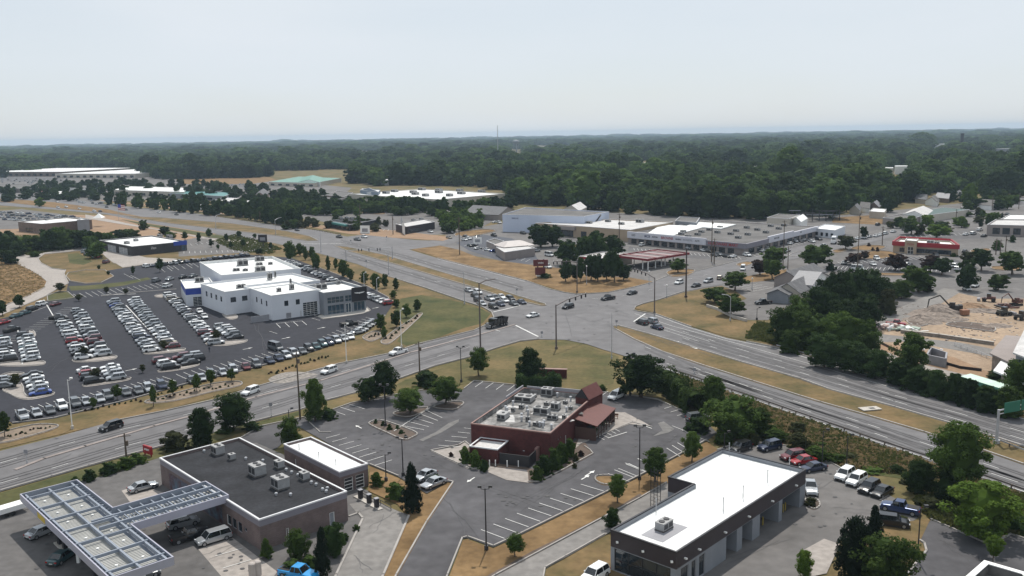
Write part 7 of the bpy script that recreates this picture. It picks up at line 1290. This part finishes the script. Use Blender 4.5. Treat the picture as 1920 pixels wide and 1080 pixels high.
for x,y,t,l in ((724,903,852,'short lamp post with one lamp beside the white roofed car wash'),(542,790,768,'short lamp on the grass at the lot entrance'),(1587,877,818,'dark pole lamp on the bank above the white cars'),(1541,875,808,'thin yellowish pole above the red sedan'),(1358,845,812,'thin post at the back corner of the white roof'),(1720,1052,953,'black lamp post beside the wide green tree'),(1419,600,578,'black lamp in the bank parking lot'),(753,652,581,'tall white lamp post at the right dealership corner'),(136,805,712,'tall white lamp post at the dealership front verge'),(650,682,609,'white lamp post in the dealership right verge'),(683,538,512,'white lamp post left of two on the slope'),(707,548,522,'white lamp post right of two on the slope')): pole(x,y,t,'lot',l,1,.09,DARK if 'white' not in l.split()[0:3] else WHITE)
for x,y,t,l in ((1250,558,536,'white globe lamp post on the near side of the cross road'),(1217,533,510,'white globe lamp post on the corner island'),(1410,543,523,'pale yard lamp before the bank'),(1555,505,475,'globe lamp among the trees behind the bank'),(1100,533,500,'globe lamp between the narrow dark trees')): pole(x,y,t,'globe',l,None,.1)
pole(1369,602,556,'cobra','pale lamp post with a left arm before the bank retaining wall',(1356,555),.12)
for x,y,t,l in ((405,430,405,'highway lamp left of two beyond the median'),(517,440,412,'highway lamp right of two beyond the median')): pole(x,y,t,'cobra',l,(x+10,t-3),.14)
for x,y,t,l in ((1302,702,690,'back of a small road sign at the guardrail'),(51,870,843,'small road sign on the thin median'),(509,783,755,'small road sign at the road edge by the entrance'),(1016,632,621,'small sign on the near corner'),(969,552,541,'small sign on the median left of the crossing'),(1156,615,600,'small sign on the tip of the near median'),(687,500,488,'small dark sign on the slope beside the highway'),(658,457,450,'small sign before the highway median tip'),(725,450,443,'small sign at the turn-off')): pole(x,y,t,'sign',l,None,.05)
# guardrails
def rail(px,label,sp=3.8,m=METAL,pm=WOODP):
    g0=G(*px[0]); o=empty('guardrail',(g0.x,g0.y,0),0,label,'guardrail'); mb=MB(); pb=MB(); cnt=0
    for a,b in zip(px,px[1:]):
        a=G(*a)-g0; b=G(*b)-g0; d=b-a; L=d.length; z=math.atan2(d.y,d.x); mb.box(((a.x+b.x)/2,(a.y+b.y)/2,.66),(L,.06,.30),z); mb.box(((a.x+b.x)/2,(a.y+b.y)/2,.66),(L,.10,.10),z)
        for k in range(int(L/sp)): p=a+d*((k+.5)*sp/L); n_=Vector((-d.y,d.x,0)).normalized()*.14; pb.box((p.x-n_.x,p.y-n_.y,.36),(.16,.2,.8),z)
    mb.build('rail',m,o); pp=pb.build('rail_posts',pm,o); pp['kind']='stuff'; pp.name='post_row'; return o
rail([(1249,693),(1362,732),(1541.7,794),(1643,830),(1738,861),(1876.7,909),(1990,950)],'long guardrail with wooden posts on the near side of the highway',m=mat('weathered_rail',(.16,.14,.13),.6,.2))
rail([(1455.6,651),(1594,692),(1705.6,723),(1872,769),(1990,801)],'pale guardrail on the far side of the highway in front of the wood')
rail([(1845,826),(1878,833),(1920,850),(1990,876)],'short guardrail around the overhead sign post in the median'); rail([(400,406),(480,416),(560,427),(640,441)],'distant dark guardrail above the far carriageway',m=DARK)
mb=MB(); g_=G(1631,769); mb.box((0,0,.35),(4.2,2.2,.16),.2,CONC); mb.box((.4,0,.42),(1.2,.9,.04),.2,DARK); tag(mb.build('drain_slab',None,None,(g_.x,g_.y,0)),'concrete drain slab lying in the grass median','drain')
# overhead sign
g_=G(1868,832); h_=HT(1868,832,768); o=empty('overhead_sign',(g_.x,g_.y,0),0,'green overhead highway sign on a steel post at the right edge','road sign'); mb=MB(); mb.tube((0,0,0),(0,0,h_),.3,.22,10); mb.tube((0,0,0),(0,0,.8),.6,.6,10); mb.build('post',METAL,o)
e_=G(1960,752,h_)-G(1868,768,h_); e_.z=0; mb=MB(); mb.tube((0,0,h_-.2),(e_.x,e_.y,h_+.6),.16); mb.tube((0,0,h_-.9),(e_.x,e_.y,h_-.3),.1); mb.build('truss_arm',METAL,o)
GR=mat('sign_green',(.015,.13,.085),.5); u_=e_.normalized()
for t0,t1,nm in ((1.2,5.2,''),(5.5,10.,'')): mb=MB(); c_=u_*((t0+t1)/2); mb.box((c_.x,c_.y-.25,h_+.2),(t1-t0,.08,2.0),math.atan2(u_.y,u_.x),GR); mb.build('sign_panel',None,o)
# red pylon sign, monument sign, billboards
RD=mat('dark_red_sign',(.11,.02,.02),.5)
g_=G(1014,521); h_=HT(1014,521,486); o=empty('pylon_sign',(g_.x,g_.y,0),0,'dark red pylon sign above the clipped hedge on the corner','sign'); mb=MB()
for s in (-1,1): mb.tube((s*1.2,0,0),(s*1.2,0,h_),.25)
mb.build('post',DARK,o); mb=MB(); mb.box((0,-.1,h_-1.5),(6,.8,2.6),0,RD); mb.box((-.2,-.1,h_-4.8),(4.2,.7,3.0),0,RD); mb.box((-.2,-.15,h_-6.8),(3.6,.5,.3),0,WHITE); mb.build('sign_box',None,o)
textobj('WIN',1.1,WHITE,o,Vector((0,-.53,h_-1.5)),Vector((1,0,0)),Vector((0,-1,0)))
g_=G(278,855); h_=HT(278,855,836); ang=dirw(278,855,30,10); o=empty('red_monument_sign',(g_.x,g_.y,0),ang,'red roadside sign between the bushes and the dark roof','sign'); mb=MB(); mb.box((0,0,h_-.75),(2.6,.35,1.5)); mb.build('sign_box',REDM,o); mb=MB()
for s in (-1,1): mb.tube((s*1.0,0,0),(s*1.0,0,h_-.6),.14)
mb.build('post',REDM,o); textobj('SPEEDY',.5,WHITE,o,Vector((0,-.2,h_-.7)),Vector((1,0,0)),Vector((0,-1,0)))
g_=G(1037,708); o=empty('monument_sign_wall',(g_.x,g_.y,0),dirw(1037,708,30,1),'low dark red brick sign wall on the grass corner','sign'); mb=MB(); mb.box((0,0,1.05),(6.6,.8,2.1)); mb.build('wall',BRICKR,o); mb=MB(); mb.box((0,0,2.17),(6.9,1,.14)); mb.build('coping',mat('brown_coping',(.25,.15,.13),.6),o)
for x,y,t,w_,l,m in ((383,403,383,5,'white billboard on a post at the highway belt',WHITE),(896,463,444,4.5,'square white sign in the dry verge',WHITE),(685,438,423,6,'white and red panel sign beside the purple restaurant',WHITE),(494,464,440,5,'dark pylon sign on the green strip by the highway',BLACKP)):
    g_=G(x,y); h_=HT(x,y,t); o=empty('panel_sign',(g_.x,g_.y,0),-.2,l,'sign'); mb=MB(); mb.tube((0,0,0),(0,0,h_),.25); mb.build('post',DARK,o); mb=MB(); mb.box((0,-.3,h_-w_*.4),(w_,.4,w_*.8),0,m); mb.box((0,-.51,h_-w_*.45),(w_*.6,.03,w_*.35),0,GREY); mb.build('sign_box',None,o)
for x,y,t in ((223,412,383),): 
    g_=G(x,y); h_=HT(x,y,t); o=empty('flag_pole',(g_.x,g_.y,0),0,'flag on a pole beside the distant highway','flag pole'); mb=MB(); mb.tube((0,0,0),(0,0,h_),.12); mb.build('post',METAL,o); mb=MB()
    for k in range(7): mb.face([(0+.02*k,0,h_-.6*k-.6),(5,.6,h_-.6*k-1.2),(5,.6,h_-.6*k-.6),(0,0,h_-.6*k)],REDM if k%2==0 else WHITE)
    mb.face([(0,-.02,h_-2.4),(2.2,.24,h_-2.6),(2.2,.24,h_),(0,-.02,h_)],BLUEM); mb.build('flag',None,o)
g_=G(145,409,8); mb=MB(); mb.mesh([(-3,-3,0),(3,-3,0),(3,3,0),(-3,3,0),(0,0,3)],[(0,1,4),(1,2,4),(2,3,4),(3,0,4)]); tag(mb.build('white_tent_peak',WHITE,None,(g_.x+3,g_.y+25,6)),'white peaked tent top behind the brown brick store','tent')
# person by the parked cars
def person(x,y,label,shirt=(.03,.035,.05),face=0.):
    g_=G(x,y); me=bpy.data.meshes.new('person'); J=[(0,0,.95),(0,0,1.2),(0,0,1.42),(0,0,1.52),(0,.01,1.66),(.10,0,.9),(.12,.02,.5),(.12,.0,.08),(.13,-.12,.03),(-.10,0,.9),(-.12,-.04,.5),(-.12,.04,.08),(-.13,-.08,.03),(.18,0,1.42),(.25,.0,1.15),(.26,-.08,.92),(-.18,0,1.42),(-.25,0,1.15),(-.26,-.05,.92)]
    Rr=[.15,.14,.16,.06,.11,.09,.065,.045,.04,.09,.065,.045,.04,.07,.045,.035,.07,.045,.035]; E_=[(0,1),(1,2),(2,3),(3,4),(0,5),(5,6),(6,7),(7,8),(0,9),(9,10),(10,11),(11,12),(2,13),(13,14),(14,15),(2,16),(16,17),(17,18)]
    me.from_pydata(J,E_,[]); o=inst('person',me,None,(g_.x,g_.y,.12),face); md=o.modifiers.new('skin','SKIN')
    for v,q in zip(me.skin_vertices[0].data,Rr): v.radius=(q,q)
    me.skin_vertices[0].data[0].use_root=True; o.modifiers.new('sub','SUBSURF').levels=1; me.materials.append(mat('dark_clothes_%d'%x,shirt,.9)); return tag(o,label,'person')
person(393,662,'person in dark clothes standing in the dealership driveway'); person(1029,511,'person in white beside the corner hedge',(.6,.6,.6)) if 0 else None
# gas bottle tanks and crate stand at the bottom
for k,(x,y) in enumerate(((474,1084),(484,1080))): g_=G(x,y); mb=MB(); mb.tube((0,0,0),(0,0,1.9),.5,.5,12); mb.ball((0,0,1.9),.5,.5,.25); tag(mb.build('gas_tank',mat('rusty_white',(.4,.36,.33),.6),None,(g_.x,g_.y,.12)),['left pale tank at the bottom edge below the store','right pale tank at the bottom edge below the store'][k],'tank')
# vacuum island by the car wash
g_=G(690,945); o=empty('vacuum_island',(g_.x,g_.y,0),dirw(672,935,40,22),'narrow island with black vacuum machines beside the car wash','vacuum station'); mb=MB(); mb.box((0,0,.2),(7.5,.9,.25)); mb.build('base',CONC,o)
for x in (-2.2,.4,2.6): mb=MB(); mb.box((x,0,1.0),(.6,.6,1.5),0,BLACKP); mb.box((x,0,1.78),(.7,.7,.08),0,GREY); mb.build('vacuum_machine',None,o)
mb=MB(); mb.tube((-4,1.1,.95),(5,1.1,.95),.05); mb.tube((-4,1.1,.5),(5,1.1,.5),.05)
for x in (-4,-1,2,5): mb.tube((x,1.1,0),(x,1.1,.95),.05)
mb.build('railing',DARK,o)
# bench on the restaurant pad
g_=G(1151,786); o=empty('bench',(g_.x,g_.y,.2),dirw(1151,786,30,1),'wooden bench on the paved corner beside the restaurant porch','bench'); W_=mat('bench_wood',(.22,.13,.09),.8)
mb=MB(); mb.box((0,0,.45),(1.8,.45,.06)); mb.build('seat',W_,o); mb=MB(); mb.box((0,.25,.75),(1.8,.06,.4)); mb.build('backrest',W_,o)
for s in (-1,1): mb=MB(); mb.box((s*.75,0,.22),(.1,.4,.44)); mb.build('leg',W_,o)
# boundary walls
g_=G(1356,588); o=empty('retaining_wall',(0,0,0),0,'low grey retaining wall on the dry verge before the bank','wall'); mb=MB(); pts=[G(1325,576),G(1345,582),G(1375,597),G(1400,604)]
for a,b in zip(pts,pts[1:]): d=b-a; mb.box(((a.x+b.x)/2,(a.y+b.y)/2,.5),(d.length,.4,1.),math.atan2(d.y,d.x))
mb.build('wall',CONC,o)
# ---- construction site
def excavator(x,y,ang,label,col,s=1.):
    g_=G(x,y); o=empty('excavator',(g_.x,g_.y,.1),ang,label,'excavator'); o.scale=(s,s,s); m=mat('machine_'+col[0],col[1],.6); mb=MB()
    for q in (-1,1): mb.box((0,q*1.2,.45),(4.2,.6,.8),0,TRIMM)
    mb.build('track',None,o); mb=MB(); mb.box((-.6,0,1.7),(3.4,2.6,1.2)); mb.box((-1.8,0,1.9),(1.2,2.4,1.2)); mb.build('body',m,o); mb=MB(); mb.box((.6,.8,2.4),(1.6,1.0,1.7),0,m); mb.box((1.42,.8,2.6),(.04,.9,1.1),0,CG); mb.build('cab',None,o)
    mb=MB(); mb.tube((1,-.2,1.8),(4.2,-.2,5.2),.28,.22,6); mb.tube((4.2,-.2,5.2),(7.2,-.2,3.8),.24,.16,6); mb.build('boom',m,o); mb=MB(); mb.tube((7.2,-.2,3.9),(7.6,-.2,.9),.2,.14,6); mb.box((7.3,-.2,.6),(1.,1.2,.8)); mb.build('bucket',TRIMM,o)
excavator(1788,586,math.pi-.35,'dark excavator with its arm reaching left over the rubble',('dark',(.035,.032,.03))); excavator(1905,573,math.pi+.3,'dark red excavator right at the upper edge of the site',('rust',(.10,.038,.03)),.8)
def loader(x,y,ang,label,c):
    g_=G(x,y); o=empty('wheel_loader',(g_.x,g_.y,.1),ang,label,'loader'); mb=MB(); mb.box((-.8,0,1.3),(2.6,1.6,.9)); mb.box((1.2,0,.95),(1.6,1.2,.5)); mb.build('body',mat('machine_'+c[0],c[1],.6),o); mb=MB(); mb.box((-.1,0,2.2),(1.3,1.4,1.1)); mb.build('cab',CG,o); mb=MB(); mb.box((2.9,0,.6),(.9,2.4,.8)); mb.build('bucket',GREY,o)
    for X in (-1.5,1.2):
        for s in (-1,1): w_=MB(); w_.tube((X,s*1.0-.25,.65),(X,s*1.0+.25,.65),.65,None,12); w_.build('wheel',TYRE,o)
loader(1883,592,.2,'olive wheel loader in the middle of the construction site',('olive',(.06,.06,.05))); loader(1916,600,.4,'dark loader cut by the right edge of the site',('dark',(.035,.032,.03))); loader(1853,566,2.6,'dark red loader beside the red excavator',('rust',(.10,.038,.03)))
def heap(x,y,r,h,m,label,name='rubble_heap',sx=1.6):
    g_=G(x,y); g2=random.Random(int(x)); mb=MB(); n=18; vs=[(0,0,h)]
    for j in (1,2,3,4):
        for i in range(n): t=2*math.pi*i/n; q=r*j/4*g2.uniform(.85,1.15); vs.append((q*math.cos(t)*sx,q*math.sin(t),max(0,h*(1-(j/4)**1.2)+g2.uniform(-.25,.3)*h*(j<4)*.6)))
    fs=[(0,1+i,1+(i+1)%n) for i in range(n)]
    for j in range(3):
        for i in range(n): a=1+j*n+i; b=1+j*n+(i+1)%n; fs.append((a,a+n,b+n,b))
    mb.mesh(vs,fs); return tag(mb.build(name,m,None,(g_.x,g_.y,.05)),label,'heap')
heap(1758,590,6,2.6,mat('rubble',(.23,.19,.16),.95,var=.35,scale=1,scale2=3),'brown rubble heap under the dark excavator arm'); heap(1730,600,4,1.6,mat('rubble',(.23,.19,.16)),'smaller rubble heap left of the excavator'); heap(1820,578,4,1.8,SOIL,'sandy spoil heap behind the dark excavator')
def scraps(x,y,n,r,label,ms,name='pipe_pile',L=(1,3)):
    g_=G(x,y); g2=random.Random(int(x+y)); mb=MB()
    for k in range(n): a=g2.uniform(0,6.3); q=g2.uniform(0,r); p=Vector((q*1.6*math.cos(a),q*math.sin(a),g2.uniform(.1,1.1))); mb.box(p,(g2.uniform(*L),g2.uniform(.3,.9),g2.uniform(.15,.5)),g2.uniform(0,3),g2.choice(ms),('X',g2.uniform(-.4,.4)))
    return tag(mb.build(name,None,None,(g_.x,g_.y,.05)),label,'pile',None,'stuff') 
PINK=mat('pale_boards',(.55,.42,.38),.8); scraps(1662,616,46,3.6,'pile of pale pink and white boards at the bend of the track',[WHITE,PINK,PINK,COPING],'board_pile'); scraps(1700,621,16,2.6,'pale planks laid beside the board pile',[WHITE,mat('pale_green',(.35,.42,.36))],'plank_pile',(2,5)); scraps(1788,588,14,2,'white sacks and concrete rings beside the rubble',[COPING,CONC],'sack_pile',(.6,1.2)); scraps(1750,664,16,2.2,'broken white scraps in the walled bin',[WHITE,COPING],'scrap_pile',(.5,1.2)); scraps(1888,577,16,3,'dark red steel parts at the top of the site',[mat('machine_rust',(.10,.038,.03)),DARK],'steel_pile',(1,4))
car('pickup','red',1680,607,24,2,'red pickup beside the pale board pile','pickup','parked_pickup',None,1)
g_=G(1808,592); mb=MB(); mb.box((0,0,1),(2.4,1.6,1.6)); tag(mb.build('site_container',mat('orange_brown',(.25,.12,.07),.7),None,(g_.x,g_.y,.1),.2),'small brown container standing on the sand','container')
q=[G(1737,682),G(1772,690),G(1774,678),G(1745,668)]; o=empty('walled_bin',(q[0].x,q[0].y,0),0,'grey block walled bin below the bare soil slope','bin'); mb=MB()
for a,b in zip(q,q[1:]+q[:1]): a=a-o.location; b=b-o.location; d=b-a; mb.box(((a.x+b.x)/2,(a.y+b.y)/2,1.2),(d.length,.4,2.4),math.atan2(d.y,d.x))
mb.build('wall',GREY,o)
o=empty('stone_retaining_wall',(0,0,0),0,'pale stone retaining wall with fence rails across the construction site','wall'); mb=MB(); pts=[G(1690,625),G(1760,633),G(1820,642),G(1862,648)]
for a,b in zip(pts,pts[1:]): d=b-a; mb.box(((a.x+b.x)/2,(a.y+b.y)/2,.5),(d.length+.3,.6,1.0),math.atan2(d.y,d.x),STONEW); mb.box(((a.x+b.x)/2,(a.y+b.y)/2,1.06),(d.length+.3,.8,.12),math.atan2(d.y,d.x),CONC)
mb.build('wall',None,o); mb=MB(); pts=[G(1790,650),G(1830,664),G(1870,682)]
for a,b in zip(pts,pts[1:]):
    d=b-a
    for z in (.5,1.1): mb.tube(a+Vector((0,0,z)),b+Vector((0,0,z)),.07)
    for k in range(int(d.length/2.5)): p=a+d*(k*2.5/d.length); mb.tube(p,p+Vector((0,0,1.1)),.06)
mb.build('fence_rail',METAL,o)
mb=MB(); pts=[G(1640,628),G(1650,645),G(1680,660),G(1772,684),G(1800,692),G(1840,697)]
for a,b in zip(pts,pts[1:]): d=b-a; mb.box(((a.x+b.x)/2,(a.y+b.y)/2,.4),(d.length+.1,.06,.8),math.atan2(d.y,d.x))
tag(mb.build('silt_fence',BLACKP),'low black silt fence along the bare soil slope','fence')
g_=G(1850,738); o=empty('green_canopy_tent',(g_.x,g_.y,0),dirw(1825,730,70,22),'mint green fabric covered enclosure behind the highway hedge','enclosure'); mb=MB(); mb.mesh([(-6,-1.5,0),(6,-1.5,0),(6,1.5,0),(-6,1.5,0),(-6,-1.5,2.6),(6,-1.5,2.6),(6,1.5,2.9),(-6,1.5,2.9)],[(0,1,5,4),(1,2,6,5),(2,3,7,6),(3,0,4,7)],mat('mint_dark',(.10,.28,.22),.8)); mb.face([(-6,-1.5,2.6),(6,-1.5,2.6),(6,1.5,2.9),(-6,1.5,2.9)],mat('mint_cloth',(.52,.66,.58),.8)); mb.build('cover',None,o)
# black steel frames of the motorsport yard
g_=G(1530,415); o=empty('steel_rack',(g_.x,g_.y,0),.1,'dark steel racks stacked behind the right end of the strip mall','rack'); mb=MB(); g2=random.Random(3)
for k in range(26): p=Vector((g2.uniform(-16,16),g2.uniform(-6,6),g2.uniform(1,7))); mb.box(p,(g2.uniform(3,9),.5,.4),g2.uniform(-.5,.5),g2.choice([BLACKP,DARK,GREYW]))
for k in range(8): x=-16+k*4.5; mb.box((x,0,3.5),(.4,.4,7),0,DARK)
mb.build('frame',None,o)
for k,(x,y) in enumerate(((590,395),(607,399),(700,470))): pass

for k,(x,y,r_,h_,mm) in enumerate(((1775,602,3,1.2,'rubble'),(1745,607,2.5,.9,'rubble'),(1800,600,2,.8,'rubble'),(1836,584,3.5,1.1,'rubble'),(1870,612,3,.9,'rubble'),(1700,612,3,.7,'rubble'),(1765,577,3,1.3,'rubble'))): heap(x,y,r_,h_,MATS[mm],f'small earth mound, {ORD[k]} of those strewn over the construction site','earth_mound')
mb=MB(); g2=random.Random(12)
for k in range(260):
    x=g2.uniform(1690,1910); y=g2.uniform(566,640); p=G(x,y,.12); s_=g2.uniform(.15,.55); mb.box(p,(s_*1.4,s_,s_*.6),g2.uniform(0,3),g2.choice([MATS['rubble'],CONC,MULCH,TAUPE]))
tag(mb.build('site_debris'),'stones and broken concrete strewn over the sandy site ground','debris',kind='stuff')
# dull, dusty surfaces: little mirror sheen towards the sun
for m_ in (LOTN,LOTO,LOTO2,LOTB): m_.node_tree.nodes['Principled BSDF'].inputs['Specular IOR Level'].default_value=.15
for m_ in (LOTL,FORE,GRN,DRY,DRYG,LAWN,LAWN2,SAND,SOIL,LANE,ROOFD,RROOF,BRICKR): m_.node_tree.nodes['Principled BSDF'].inputs['Specular IOR Level'].default_value=.2
# ---------------- haze ----------------
HD=0.000085
mb=MB(); mb.box((0,6000,41.5),(26000,14000,87)); 
m=bpy.data.materials.new('haze_air'); m.use_nodes=True; t=m.node_tree; t.nodes.remove(t.nodes['Principled BSDF']); v=t.nodes.new('ShaderNodeVolumePrincipled'); v.inputs['Density'].default_value=HD; v.inputs['Color'].default_value=(.64,.82,1,1); v.inputs['Anisotropy'].default_value=0
t.links.new(v.outputs[0],t.nodes['Material Output'].inputs['Volume']); hz=mb.build('haze',m); tag(hz,'thin bluish summer haze over the whole place','haze',kind='stuff')
